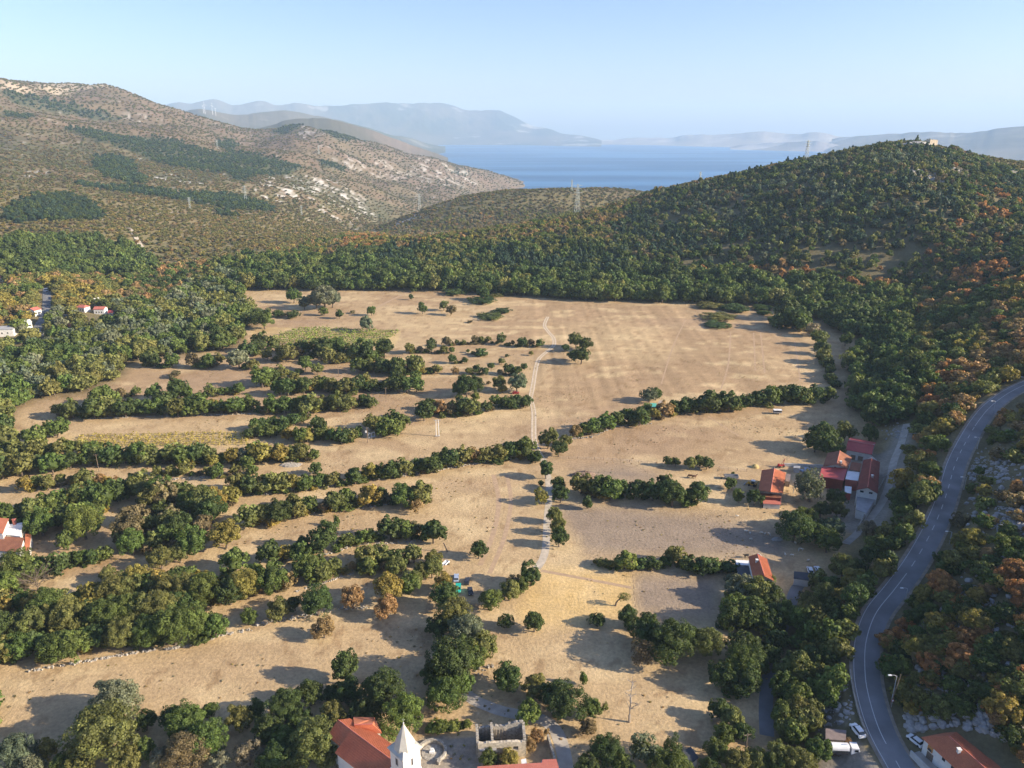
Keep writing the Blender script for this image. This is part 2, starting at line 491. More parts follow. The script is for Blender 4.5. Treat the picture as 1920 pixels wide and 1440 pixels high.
gry = lanes(px_, py_, [[(1060, 880), (1180, 872), (1250, 895), (1230, 910), (1080, 895)], [(1080, 950), (1150, 960), (1150, 1010), (1060, 1000)], [(1040, 940), (1330, 965), (1480, 1000), (1480, 1050), (1100, 1040)], [(1190, 1075), (1340, 1078), (1350, 1160), (1195, 1150)]])
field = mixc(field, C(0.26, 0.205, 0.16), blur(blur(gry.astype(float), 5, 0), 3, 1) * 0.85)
# slopes
hn = fbm(GX / 130, GY / 130, 5, 31); hm = fbm(GX / 28, GY / 28, 5, 32); hf = fbm(GX / 9, GY / 9, 4, 33)
hill = mixc(C(0.150, 0.130, 0.062), C(0.185, 0.130, 0.078), sstep(0.4, 0.62, hn))
hill = mixc(hill, C(0.215, 0.180, 0.098), sstep(0.5, 0.66, hm) * 0.8)
hill = mixc(hill, C(0.105, 0.112, 0.055), sstep(0.52, 0.66, hf) * 0.7)
hill = mixc(hill, C(0.075, 0.090, 0.048), (1 - sstep(0.03, 0.22, gul)) * 0.75 * sstep(700, 1200, dist))
hill = mixc(hill, C(0.235, 0.165, 0.105), sstep(0.45, 0.75, gul) * 0.6 * sstep(900, 1500, dist))
far = sstep(1900, 3600, dist)
hill = mixc(hill, C(0.4, 0.31, 0.15) * 0.75, (1 - sstep(1300, 2300, dist)) * 0.45)
hill = mixc(hill, C(0.185, 0.130, 0.092), far * 0.8 * (0.5 + hn * 0.8).clip(0, 1))
top_ = inpoly(px_, py_, [(0, 150), (60, 160), (60, 178), (0, 170)]) | inpoly(px_, py_, [(70, 158), (200, 155), (215, 160), (130, 172), (120, 184), (80, 170)])
hill = mixc(hill, C(0.52, 0.42, 0.30), blur(top_.astype(float), 3, 0) * 0.8)
dk = blur(blur(lanes(px_, py_, Z_DARK).astype(float), 5, 0), 3, 1)
dk = sstep(0.50, 0.60, dk * 0.62 + (hm * 0.6 + hf * 0.4) * 0.5)
hill = mixc(hill, C(0.065, 0.080, 0.045), dk * 0.8)
rk = blur(blur(lanes(px_, py_, Z_ROCK).astype(float), 4, 0), 2, 1)
rn = fbm(GX / 34 + GY / 90, GY / 16, 5, 41)
rkm = sstep(0.56, 0.61, rn * 0.8 + hf * 0.2) * sstep(0.2, 0.7, rk)
rkm = np.maximum(rkm, sstep(0.74, 0.78, rn) * 0.5 * sstep(700, 1400, dist) * (px_ < 900))
hill = mixc(hill, C(0.54, 0.51, 0.47), rkm * (0.35 + 0.65 * sstep(0.42, 0.56, fbm(GX / 11, GY / 6, 4, 47))) * sstep(900, 1400, dist) * (1 - 0.35 * far))
hill = mixc(hill, C(0.20, 0.18, 0.15), rkm * (1 - sstep(900, 1400, dist)) * 0.6)
# forest floor near the woods
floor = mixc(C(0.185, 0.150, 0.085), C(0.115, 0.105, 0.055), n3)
W_LEFT = [(-900, 690), (0, 640), (60, 600), (230, 575), (230, 530), (330, 510), (420, 505), (445, 545), (462, 580), (500, 600), (450, 618), (455, 645), (430, 655), (330, 668), (245, 682), (238, 702), (170, 736), (130, 742), (85, 745), (30, 765), (18, 800), (0, 830), (-900, 1200)]
W_RIGHT = [(1455, 572), (1480, 565), (1350, 540), (1100, 548), (800, 532), (560, 525), (430, 538), (400, 500), (600, 440), (900, 430), (1230, 350), (1715, 255), (2600, 300), (2600, 1500), (1440, 1500), (1452, 1380), (1440, 1290), (1470, 1180), (1500, 1120), (1580, 1060), (1640, 1010), (1690, 900), (1715, 830), (1700, 790), (1640, 800), (1600, 770), (1592, 700), (1618, 640), (1590, 605), (1530, 600)]
infield = (fm > 0.5)
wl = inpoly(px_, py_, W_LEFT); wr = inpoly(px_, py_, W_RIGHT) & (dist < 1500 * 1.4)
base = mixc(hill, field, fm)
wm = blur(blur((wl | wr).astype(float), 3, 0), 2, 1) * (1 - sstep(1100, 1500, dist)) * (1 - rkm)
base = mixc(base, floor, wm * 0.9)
conc = lanes(px_, py_, [[(800, 1380), (900, 1385), (905, 1460), (780, 1460), (770, 1400)], [(1560, 850), (1660, 850), (1680, 800), (1720, 790), (1700, 880), (1660, 990), (1600, 1000), (1560, 985)], [(1540, 1415), (1610, 1390), (1680, 1480), (1520, 1500)]])
base = mixc(base, C(0.30, 0.27, 0.23), blur(conc.astype(float), 2, 0) * 0.8)

gm, nt, b = newmat('ground_cover')
at = N(nt, 'Attribute'); at.attribute_name = 'col'
tc = N(nt, 'TexCoord')
na_ = N(nt, 'TexNoise'); na_.inputs['Scale'].default_value = 0.9; na_.inputs['Detail'].default_value = 6; na_.inputs['Roughness'].default_value = 0.65
nb_ = N(nt, 'TexNoise'); nb_.inputs['Scale'].default_value = 0.14; nb_.inputs['Detail'].default_value = 5
nt.links.new(tc.outputs['Object'], na_.inputs['Vector']); nt.links.new(tc.outputs['Object'], nb_.inputs['Vector'])
mr = N(nt, 'MapRange'); mr.inputs[1].default_value = 0.25; mr.inputs[2].default_value = 0.75; mr.inputs[3].default_value = 0.72; mr.inputs[4].default_value = 1.25
nt.links.new(na_.outputs['Fac'], mr.inputs[0])
mr2 = N(nt, 'MapRange'); mr2.inputs[1].default_value = 0.3; mr2.inputs[2].default_value = 0.7; mr2.inputs[3].default_value = 0.88; mr2.inputs[4].default_value = 1.1
nt.links.new(nb_.outputs['Fac'], mr2.inputs[0])
mm = N(nt, 'Math', operation='MULTIPLY'); nt.links.new(mr.outputs[0], mm.inputs[0]); nt.links.new(mr2.outputs[0], mm.inputs[1])
vm = N(nt, 'VectorMath', operation='SCALE'); nt.links.new(at.outputs['Color'], vm.inputs[0]); nt.links.new(mm.outputs[0], vm.inputs['Scale'])
nt.links.new(vm.outputs[0], b.inputs['Base Color'])
b.inputs['Roughness'].default_value = 0.95; b.inputs['Specular IOR Level'].default_value = 0.1
bp = N(nt, 'Bump'); bp.inputs['Strength'].default_value = 0.55; bp.inputs['Distance'].default_value = 0.5
nt.links.new(na_.outputs['Fac'], bp.inputs['Height']); nt.links.new(bp.outputs[0], b.inputs['Normal'])
terr = gridmesh('terrain', GX, GY, GZ, gm, base)
tag(terr, 'dry grass plain rising into brown scrub covered hills', kind='structure')

# ------------------------------------------------------------------ sea
wmx, nt, b = newmat('sea_water')
b.inputs['Base Color'].default_value = (0.012, 0.075, 0.19, 1)
b.inputs['Roughness'].default_value = 0.45; b.inputs['IOR'].default_value = 1.33; b.inputs['Specular IOR Level'].default_value = 0.3
tc = N(nt, 'TexCoord'); mp = N(nt, 'Mapping'); mp.inputs['Scale'].default_value = (0.006, 0.02, 1)
nz = N(nt, 'TexNoise'); nz.inputs['Scale'].default_value = 1.0; nz.inputs['Detail'].default_value = 6; nz.inputs['Roughness'].default_value = 0.65
nt.links.new(tc.outputs['Object'], mp.inputs[0]); nt.links.new(mp.outputs[0], nz.inputs['Vector'])
bp = N(nt, 'Bump'); bp.inputs['Strength'].default_value = 0.5; bp.inputs['Distance'].default_value = 3.0
nt.links.new(nz.outputs['Fac'], bp.inputs['Height']); nt.links.new(bp.outputs[0], b.inputs['Normal'])
mp2 = N(nt, 'Mapping'); mp2.inputs['Scale'].default_value = (0.00035, 0.0016, 1)
nz2 = N(nt, 'TexNoise'); nz2.inputs['Detail'].default_value = 4; nz2.inputs['Scale'].default_value = 1.0
nt.links.new(tc.outputs['Object'], mp2.inputs[0]); nt.links.new(mp2.outputs[0], nz2.inputs['Vector'])
cr = N(nt, 'ValToRGB'); cr.color_ramp.elements[0].position = 0.42; cr.color_ramp.elements[0].color = (0.020, 0.095, 0.22, 1)
cr.color_ramp.elements[1].position = 0.60; cr.color_ramp.elements[1].color = (0.060, 0.185, 0.36, 1)
nt.links.new(nz2.outputs['Fac'], cr.inputs[0]); nt.links.new(cr.outputs[0], b.inputs['Base Color'])
mb = MB(); mb.quad((-14000, 1900, SEA * S), (22000, 1900, SEA * S), (26000, 24500, SEA * S), (-16000, 24500, SEA * S))
tag(mb.build('sea', wmx), 'blue sea channel beyond the hills', kind='structure')

# ------------------------------------------------------------------ far ranges (each a real ridge with two flanks)
def range_mesh(name, label, crest, front, back, col_lo, col_hi, rock, seed, amp=0.12, nr=90, na=700):
    """crest: (px, py, design distance); front/back: flank widths in design units"""
    A_, D_, Z_ = [], [], []
    for px, py, d in crest:
        a, dy, dz = ray(px, py); t = d * S / math.hypot(a, dy)
        A_.append(math.atan2(a, dy)); D_.append(d * S); Z_.append(CAMZ + dz * t)
    aa = np.linspace(A_[0], A_[-1], na)
    rs = resample(np.stack([A_, np.zeros(len(A_)), D_, Z_], 1), (A_[-1] - A_[0]) / 300)
    dd = np.interp(aa, rs[:, 0], rs[:, 2]); zc = np.interp(aa, rs[:, 0], rs[:, 3])
    zc = zc + (fbm(aa * 45, aa * 0 + seed, 4, seed) - 0.5) * 0.0035 * dd
    t = np.concatenate([np.linspace(0, 1, nr, endpoint=False), np.linspace(1, 2, nr // 2)])
    AA, TT = np.meshgrid(aa, t, indexing='ij')
    DD = np.where(TT < 1, dd[:, None] - (1 - TT) * front * S, dd[:, None] + (TT - 1) * back * S)
    X = DD * np.sin(AA); Y = DD * np.cos(AA)
    s = np.where(TT < 1, TT, 2 - TT)
    prof = np.where(TT < 1, s ** 1.25, s ** 0.9)
    z0 = (SEA - 12) * S
    gl = np.abs(fbm(X / 1500, Y / 2600, 5, seed) - 0.5) * 2
    h = (zc[:, None] - z0)
    g2 = np.abs(fbm(X / 620 + Y / 2400, Y / 1500, 5, seed + 3) - 0.5) * 2
    Z = z0 + h * prof * (1 - amp * (2.6 * gl + 2.0 * g2) * (1 - s ** 3) * s) + (fbm(X / 420, Y / 420, 4, seed + 9) - 0.5) * h * amp * .5 * s
    ed = sstep(0, 0.03, (AA - aa[0]) / (aa[-1] - aa[0])) * sstep(0, 0.03, (aa[-1] - AA) / (aa[-1] - aa[0]))
    c = mixc(np.array(col_lo)[None, None], np.array(col_hi)[None, None], sstep(0.35, 0.65, fbm(X / 900, Y / 900, 5, seed + 5)))
    rk = sstep(0.52, 0.60, fbm(X / 700, Y / 400, 5, seed + 7) * 0.7 + gl * 0.3) * rock
    c = mixc(c, C(0.62, 0.57, 0.52), rk)
    o = gridmesh(name, X, Y, Z, gm, c)
    return tag(o, label, kind='structure')
range_mesh('far_mountain', 'long hazy blue mountain range behind the sea channel', [(150, 212, 14500), (250, 206, 14500), (330, 193, 14500), (360, 193, 14500), (400, 184, 14500), (440, 196, 14500), (490, 189, 14500), (520, 196, 14500), (560, 194, 14500), (600, 199, 14500), (640, 198, 14500), (680, 195, 14500),
    (722, 190, 14500), (760, 195, 14500), (795, 193, 14500), (840, 197, 14500), (880, 206, 14400), (930, 207, 14300), (960, 218, 14200), (1000, 235, 14000), (1050, 249, 13600), (1090, 256, 13300), (1128, 264, 13000)], 1900, 2500, (0.06, 0.07, 0.055), (0.14, 0.12, 0.09), 0.45, 71)
range_mesh('middle_hills', 'blue green hills in front of the far range', [(250, 215, 7600), (330, 209, 7600), (380, 203, 7400), (430, 214, 7600), (480, 213, 7800), (540, 208, 8000), (580, 213, 8200), (640, 228, 8400), (700, 243, 8600), (760, 258, 9200), (800, 268, 9800), (835, 277, 10200)], 2600, 2200, (0.06, 0.07, 0.045), (0.12, 0.10, 0.07), 0.2, 81, amp=0.10)
range_mesh('brown_foothill', 'brown plateau with rocky crest behind the left ridge', [(430, 250, 5000), (500, 236, 5000), (540, 224, 5000), (600, 220, 5000), (640, 228, 5000), (700, 246, 5100), (750, 263, 5200), (800, 282, 5300), (840, 296, 5300)], 1500, 1500, (0.095, 0.085, 0.055), (0.17, 0.125, 0.09), 0.35, 91, amp=0.10)
range_mesh('island_hills', 'pale bare island hills across the water', [(1120, 263, 14000), (1180, 259, 14000), (1250, 258, 13600), (1290, 253, 13200), (1340, 251, 13000), (1420, 247, 12800), (1470, 249, 12800), (1500, 250, 12600), (1530, 248, 12500), (1570, 254, 12300), (1610, 257, 12000), (1700, 256, 12000), (1800, 256, 12000), (1900, 256, 12000)], 1500, 2000, (0.30, 0.26, 0.22), (0.46, 0.40, 0.35), 0.7, 101, amp=0.16)
range_mesh('island_headland', 'low pale headland lying before the island hills', [(1370, 274, 10600), (1420, 269, 10400), (1480, 266, 10200), (1540, 267, 10000), (1580, 272, 9900)], 500, 700, (0.26, 0.23, 0.2), (0.38, 0.33, 0.3), 0.6, 111)
range_mesh('island_mountain', 'blue hazy island mountain right of the castle hill', [(1560, 262, 11000), (1610, 254, 10500), (1660, 251, 10200), (1720, 248, 9900), (1770, 247, 9600), (1800, 249, 9500), (1840, 246, 9300), (1870, 239, 9200), (1920, 237, 9100), (2050, 232, 9000), (2250, 236, 9000), (2450, 262, 9000)], 2600, 2500, (0.13, 0.12, 0.09), (0.24, 0.2, 0.15), 0.3, 121, amp=0.14)

# ------------------------------------------------------------------ roads, lanes, tracks
def ribbon(name, line, w0, w1, mat, dz, label=None, kind='structure', step=None, follow=True, nx=4):
    """strip from offset w0 to w1 (metres right of the line)"""
    L = np.asarray(line, float)
    t = np.gradient(L[:, :2], axis=0); t /= np.linalg.norm(t, axis=1)[:, None] + 1e-9
    nrm = np.stack([t[:, 1], -t[:, 0]], 1)
    vs, fs = [], []
    ks = np.linspace(w0, w1, nx)
    for i in range(len(L)):
        for k in ks:
            x, y = L[i, :2] + nrm[i] * k
            z = float(TZ(x, y)) if follow else L[i, 2]
            vs.append((x, y, z + dz))
    for i in range(len(L) - 1):
        for k in range(nx - 1):
            a = i * nx + k
            fs.append((a, a + nx, a + nx + 1, a + 1)[::-1])
    me = bpy.data.meshes.new(name); me.from_pydata(vs, [], fs); me.materials.append(mat); me.update()
    o = bpy.data.objects.new(name, me); COL.objects.link(o)
    if label: o['label'] = label
    if kind: o['kind'] = kind
    return o
def gline(pts, step=2.0, z=None):
    q = []
    for p in pts:
        g = G(p[0], p[1]) if z is None else P(p[0], p[1], z)
        q.append((g.x, g.y, g.z))
    return resample(q, step)
M_asph = simple('asphalt', (0.20, 0.20, 0.205), 0.85, 0.17, 0.12, 0.02)
M_white = simple('road_paint', (0.52, 0.52, 0.50), 0.7, 0.06, 2)
M_gravel = simple('gravel', (0.50, 0.43, 0.34), 0.95, 0.15, 0.5, 0.05)
M_rut = simple('rut_dust', (0.62, 0.52, 0.40), 0.95, 0.15, 0.6, 0.03)
M_conc = simple('old_concrete', (0.42, 0.375, 0.32), 0.9, 0.12, 0.4, 0.02)
RW = 3.6
rl = road_l.copy()
o = ribbon('road', rl, -RW, RW, M_asph, 0.02, 'grey asphalt road winding up the right hillside', follow=False, nx=5)
ribbon('road_verge', rl, -RW - 0.9, RW + 0.9, simple('verge_dust', (0.27, 0.23, 0.18), .95, .2, .5, .05), 0.008, 'dusty gravel verge under the asphalt road edges', follow=False, nx=5)
rl2 = rl[(rl[:, 1] > 90 * 1.0)]
ribbon('edge_line', rl, -RW + 0.25, -RW + 0.42, M_white, 0.03, 'white edge line on the left of the asphalt road', follow=False, nx=2)
# centre line: solid in the bend, dashed elsewhere
cum = np.concatenate([[0], np.cumsum(np.linalg.norm(np.diff(rl[:, :2], axis=0), axis=1))])
pyr = proj(rl[:, 0], rl[:, 1], rl[:, 2])[1]
mbv, mbf = [], []
fine = resample(rl, 0.8)
tt = np.gradient(fine[:, :2], axis=0); tt /= np.linalg.norm(tt, axis=1)[:, None]
nn = np.stack([tt[:, 1], -tt[:, 0]], 1)
pyf = proj(fine[:, 0], fine[:, 1], fine[:, 2])[1]
for i in range(len(fine) - 1):
    s = i * 0.8
    solid = 1085 < pyf[i] < 1385 or pyf[i] < 800
    if solid or (s % 9.0) < 4.0:
        k = len(mbv)
        for j in (i, i + 1):
            for w in (-0.11, 0.11):
                x, y = fine[j, :2] + nn[j] * (w - 0.35)
                mbv.append((x, y, fine[j, 2] + 0.03))
        mbf.append((k + 2, k + 3, k + 1, k))
me = bpy.data.meshes.new('centre_line'); me.from_pydata(mbv, [], [f[::-1] for f in mbf]); me.materials.append(M_white)
o = bpy.data.objects.new('centre_line', me); COL.objects.link(o); tag(o, 'white centre line of the asphalt road', kind='structure')
# dirt track through the plain
TRACK = [(1027, 594), (1021, 610), (1028, 622), (1038, 634), (1038, 648), (1022, 662), (1010, 674), (1004, 695), (1000, 720), (996, 740), (994, 748), (998, 758), (1001, 775), (1001, 800), (1002, 826), (1010, 848), (1018, 860)]
tl = gline(TRACK, 3, 0)
ribbon('dirt_track', tl[::1], -1.5, 1.5, simple('trodden_grass', (0.50, 0.385, 0.25), .95, .15, .6, .03), 0.03, 'pale dirt track crossing the dry plain', nx=3)
ribbon('wheel_rut', tl, -1.25, -0.7, M_rut, 0.06, 'left wheel rut of the pale dirt track', nx=2)
ribbon('wheel_rut', tl, 0.7, 1.25, M_rut, 0.06, 'right wheel rut of the pale dirt track', nx=2)
tl2 = gline([(1018, 860), (1026, 885), (1029, 910), (1029, 940), (1026, 975), (1025, 1000), (1023, 1030), (1016, 1052), (1006, 1066)], 3, 0)
ribbon('gravel_lane', tl2, -1.5, 1.5, M_gravel, 0.035, 'pale gravel lane lined with trees', nx=3)
tl3 = gline([(872, 1298), (885, 1310), (905, 1320), (940, 1333), (975, 1340), (1005, 1345), (1027, 1355), (1043, 1372), (1054, 1400), (1060, 1430), (1066, 1475), (1070, 1560)], 2, 0)
ribbon('village_lane', tl3, -1.9, 1.9, M_conc, 0.035, 'grey paved lane bending past the roofless stone ruin', nx=3)
tl4 = gline([(1700, 795), (1690, 830), (1676, 865), (1668, 905), (1655, 940), (1634, 970), (1608, 1000), (1585, 1020)], 2)
ribbon('farm_lane', tl4, -1.6, 1.6, M_conc, 0.12, 'grey lane behind the farm buildings', nx=4)
tl5 = gline([(1508, 1085), (1490, 1110), (1478, 1150), (1458, 1200), (1443, 1260), (1436, 1320), (1438, 1380)], 2, 0)
ribbon('dark_lane', tl5, -1.9, 1.9, M_asph, 0.05, 'dark shaded lane between the trees left of the road', nx=3)
tl6 = gline([(88, 540), (88, 565), (84, 590), (72, 612), (64, 632)], 3)
ribbon('village_road', tl6, -3.2, 3.2, M_asph, 0.25, 'grey road between the village houses at far left', nx=3)
for pts, lab in (([(30, 1000), (60, 1020)], None),):
    pass
for pts in ([(240, 425), (262, 458), (275, 478)], [(240, 422), (275, 408), (300, 400), (335, 398)]):
    tr = gline(pts, 6)
    ribbon('hill_track', tr, -3.0, 3.0, M_gravel, 0.8, 'pale track climbing the scrub hill' if pts[0][1] == 425 else 'pale track crossing the scrub hill towards a pylon', nx=3)

M_rutd = simple('pressed_earth', (0.43, 0.30, 0.19), 0.95, 0.12, 0.6, 0.03)
for pts, w_, lb in (([(1327, 780), (1350, 795), (1386, 818)], .5, 'thin dark wheel line crossing the field right of the hedge'), ([(1426, 624), (1430, 660), (1434, 700)], .5, 'faint wheel line near the right rim of the plain'), ([(1413, 624), (1415, 660), (1416, 695)], .45, 'second faint wheel line beside the first at the rim'),
        ([(1370, 622), (1366, 680), (1352, 730)], .5, 'long faint tramline down the right half of the plain'), ([(1285, 600), (1262, 650), (1240, 720)], .45, 'faint tramline in the middle of the large plain'), ([(700, 580), (735, 562), (768, 546)], 1.2, 'faded track towards the wood edge'),
        ([(1015, 1070), (1080, 1082), (1184, 1102)], .8, 'worn double track inside the golden field'), ([(1490, 640), (1496, 680), (1500, 715)], .45, 'faint wheel line closest to the rim trees'), ([(900, 1060), (925, 1000), (935, 940), (925, 890)], 1.0, 'broad worn tractor track on the central meadow'), ([(918, 1075), (945, 1010), (958, 940), (950, 890)], .9, 'second worn tractor track on the central meadow')):
    ribbon('field_track', gline(pts, 3, 0), -w_, w_, M_rutd, 0.02, lb, nx=3)

# ------------------------------------------------------------------ haze
hm_ = bpy.data.materials.new('haze_air'); hm_.use_nodes = True
nt = hm_.node_tree; nt.nodes.remove(nt.nodes['Principled BSDF'])
pv = N(nt, 'VolumePrincipled'); pv.inputs['Color'].default_value = (0.56, 0.77, 1.0, 1)
pv.inputs['Density'].default_value = 5.5e-5; pv.inputs['Anisotropy'].default_value = 0.0
nt.links.new(pv.outputs[0], nt.nodes['Material Output'].inputs['Volume'])
hm_.cycles.homogeneous_volume = True
mb = MB(); mb.box((3000, 11500, (SEA * S - 40 + 900) / 2), (52000, 30000, 900 - SEA * S + 40))
hz = mb.build('haze', hm_); tag(hz, 'thin blue air over the whole valley and sea', kind='stuff')

# ------------------------------------------------------------------ vegetation: materials
TINT = dict(D=(0.066, 0.094, 0.027), G=(0.100, 0.134, 0.032), O=(0.150, 0.155, 0.046), Y=(0.240, 0.195, 0.048), L=(0.150, 0.185, 0.042), T=(0.290, 0.190, 0.085),
            R=(0.350, 0.175, 0.065), S=(0.140, 0.160, 0.095), B=(0.165, 0.130, 0.065), K=(0.042, 0.072, 0.044), W=(0.220, 0.195, 0.125))
TNAME = dict(D='dark green', G='green', O='olive green', Y='yellowing', L='bright green', T='tan leaved', R='rusty orange', S='silvery green', B='brownish', K='dark pine green', W='pale dry leaved')
def leafmat(name, instancer):
    m, nt, b = newmat(name)
    if instancer:
        a = N(nt, 'Attribute'); a.attribute_type = 'INSTANCER'; a.attribute_name = 'tint'; src = a.outputs['Color']
    else:
        a = N(nt, 'ObjectInfo'); src = a.outputs['Color']
    v = N(nt, 'Attribute'); v.attribute_name = 'leaf'
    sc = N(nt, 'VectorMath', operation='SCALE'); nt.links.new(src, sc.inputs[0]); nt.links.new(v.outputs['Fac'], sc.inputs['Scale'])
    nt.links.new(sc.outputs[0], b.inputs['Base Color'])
    b.inputs['Roughness'].default_value = 0.62; b.inputs['Specular IOR Level'].default_value = 0.22
    tr = N(nt, 'BsdfTranslucent'); mx = N(nt, 'MixShader'); mx.inputs[0].default_value = 0.22
    sc2 = N(nt, 'VectorMath', operation='MULTIPLY'); sc2.inputs[1].default_value = (1.5, 1.6, 0.7)
    nt.links.new(sc.outputs[0], sc2.inputs[0]); nt.links.new(sc2.outputs[0], tr.inputs['Color'])
    nt.links.new(b.outputs[0], mx.inputs[1]); nt.links.new(tr.outputs[0], mx.inputs[2])
    nt.links.new(mx.outputs[0], nt.nodes['Material Output'].inputs['Surface'])
    return m
M_leaf = leafmat('foliage', False)
M_leafi = leafmat('foliage_wood', True)
M_bark = simple('bark', (0.16, 0.125, 0.095), 0.9, 0.2, 4, 0.01)
M_dead = simple('bleached_bark', (0.36, 0.31, 0.26), 0.9, 0.2, 4, 0.01)

def crown_arrays(seed, ncl, nleaf, size, shape='round', core=0.72, rag=0.18):
    """unit tree: crown width 1, total height 1; returns leaf quads (n,4,3) and leaf shade"""
    g = np.random.default_rng(seed)
    cc = []; cr = []
    if shape == 'round':
        C0 = np.array([0, 0, 0.50]); RX, RZ = 0.36, 0.36
    elif shape == 'tall':
        C0 = np.array([0, 0, 0.52]); RX, RZ = 0.34, 0.38
    elif shape == 'low':
        C0 = np.array([0, 0, 0.36]); RX, RZ = 0.40, 0.34
    elif shape == 'cone':
        C0 = np.array([0, 0, 0.5]); RX, RZ = 0.3, 0.4
    lob = g.normal(size=(5, 3)); lob /= np.linalg.norm(lob, axis=1)[:, None]; la = g.uniform(-0.35, 0.42, 5)
    for i in range(ncl):
        for _ in range(20):
            d = g.normal(size=3); d /= np.linalg.norm(d)
            if d[2] > -0.55: break
        r = g.uniform(0.70, 1.1) if g.random() < 0.85 else g.uniform(0.3, 0.7)
        r *= 1 + sum(a * max(0, float(d @ l)) ** 3 for a, l in zip(la, lob))
        p = C0 + d * r * np.array([RX, RX, RZ])
        s = g.uniform(0.10, 0.18) if ncl < 50 else g.uniform(0.065, 0.125)
        if shape == 'cone':
            t = g.uniform(0, 1) ** 0.8; ang = g.uniform(0, 6.28); rr = (1 - t) * 0.36 + 0.03
            rr *= g.uniform(0.75, 1.1)
            p = np.array([math.cos(ang) * rr, math.sin(ang) * rr, 0.16 + 0.8 * t]); s = g.uniform(0.07, 0.13) * (1.25 - t * 0.7)
        cc.append(p); cr.append(s)
    cc = np.array(cc); cr = np.array(cr)
    per = max(3, int(nleaf / ncl))
    q = []; sh = []
    for c, r in zip(cc, cr):
        d = g.normal(size=(per, 3)); out = (c - C0); out = out / (np.linalg.norm(out) + 1e-6)
        d = d + out * 0.7; d /= np.linalg.norm(d, axis=1)[:, None]
        pos = c + d * r * g.uniform(0.75, 1.12, (per, 1))
        nrm = d + g.normal(size=(per, 3)) * 0.42; nrm /= np.linalg.norm(nrm, axis=1)[:, None]
        u = np.cross(nrm, g.normal(size=(per, 3))); u /= np.linalg.norm(u, axis=1)[:, None] + 1e-9
        w = np.cross(nrm, u); sz = (size * g.uniform(0.7, 1.35, (per, 1)))
        k = g.uniform(0.6, 1.0, (per, 1))
        q.append(np.stack([pos - u * sz - w * sz * k, pos + u * sz - w * sz * k * 0.7, pos + u * sz * 0.8 + w * sz * k, pos - u * sz + w * sz * k], 1))
        clb = g.uniform(0.62, 1.38)
        sh.append(np.clip(clb * g.uniform(0.8, 1.22, per), 0.4, 1.7))
    q = np.concatenate(q); sh = np.concatenate(sh)
    return q, sh, C0, RX, RZ

def crown_mesh(name, mat, seed, ncl, nleaf, size, shape='round', core=0.8, trunk=None, bark=None):
    q, sh, C0, RX, RZ = crown_arrays(seed, ncl, nleaf, size, shape)
    # inner leaf mass, coloured darker to stand for shade between the clumps
    g = np.random.default_rng(seed + 500)
    nu, nv = (12, 7) if nleaf > 500 else (7, 4)
    vs = []; fs = []
    for j in range(nv + 1):
        th = math.pi * j / nv
        for i in range(nu):
            ph = 2 * math.pi * i / nu
            k = core * g.uniform(0.82, 1.12)
            if shape == 'cone':
                t = j / nv; rr = (t * 0.30 + 0.01) * g.uniform(0.8, 1.1); vs.append((rr * math.cos(ph), rr * math.sin(ph), 0.9 - 0.72 * t))
            else:
                vs.append((C0[0] + RX * k * math.sin(th) * math.cos(ph), C0[1] + RX * k * math.sin(th) * math.sin(ph), C0[2] + RZ * k * math.cos(th)))
    for j in range(nv):
        for i in range(nu):
            a = j * nu + i; b_ = j * nu + (i + 1) % nu
            fs.append((a, a + nu, b_ + nu, b_))
    nc = len(vs)
    V = np.concatenate([np.array(vs), q.reshape(-1, 3)])
    Q = np.arange(len(q) * 4).reshape(-1, 4) + nc
    F = [tuple(f) for f in fs] + [tuple(f) for f in Q.tolist()]
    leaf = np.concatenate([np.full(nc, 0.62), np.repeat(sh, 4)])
    mi = [0] * len(F)
    if trunk:
        mbt = MB(); trunk(mbt, g)
        n = len(V); V = np.concatenate([V, np.array(mbt.v)]); F += [tuple(n + k for k in f) for f in mbt.f]
        leaf = np.concatenate([leaf, np.ones(len(mbt.v))]); mi += [1] * len(mbt.f)
    me = bpy.data.meshes.new(name)
    me.from_pydata(V.tolist(), [], F)
    a = me.attributes.new('leaf', 'FLOAT', 'POINT'); a.data.foreach_set('value', leaf.astype(np.float32))
    me.materials.append(mat)
    if trunk: me.materials.append(bark); me.polygons.foreach_set('material_index', mi)
    me.update()
    return me
def trunk_fn(mb, g, th=0.03, top=0.5, limbs=5, shape='round'):
    lean = g.normal(size=2) * 0.03
    mb.tube([(0, 0, -0.04), (lean[0] * .5, lean[1] * .5, 0.14), (lean[0], lean[1], 0.3), (lean[0] * 1.4, lean[1] * 1.4, top)], [th * 1.35, th, th * 0.8, th * 0.4], 6)
    for i in range(limbs):
        a = g.uniform(0, 6.28); z = g.uniform(0.2, 0.36); r = g.uniform(0.2, 0.32)
        mb.tube([(lean[0], lean[1], z), (math.cos(a) * r * 0.5, math.sin(a) * r * 0.5, z + 0.13), (math.cos(a) * r, math.sin(a) * r, z + 0.3)], [th * 0.6, th * 0.4, th * 0.15], 5)
def tr_std(mb, g): trunk_fn(mb, g)
def tr_only(seed, **k):
    mb = MB(); trunk_fn(mb, np.random.default_rng(seed), **k); return mb.mesh('trunk', M_bark)

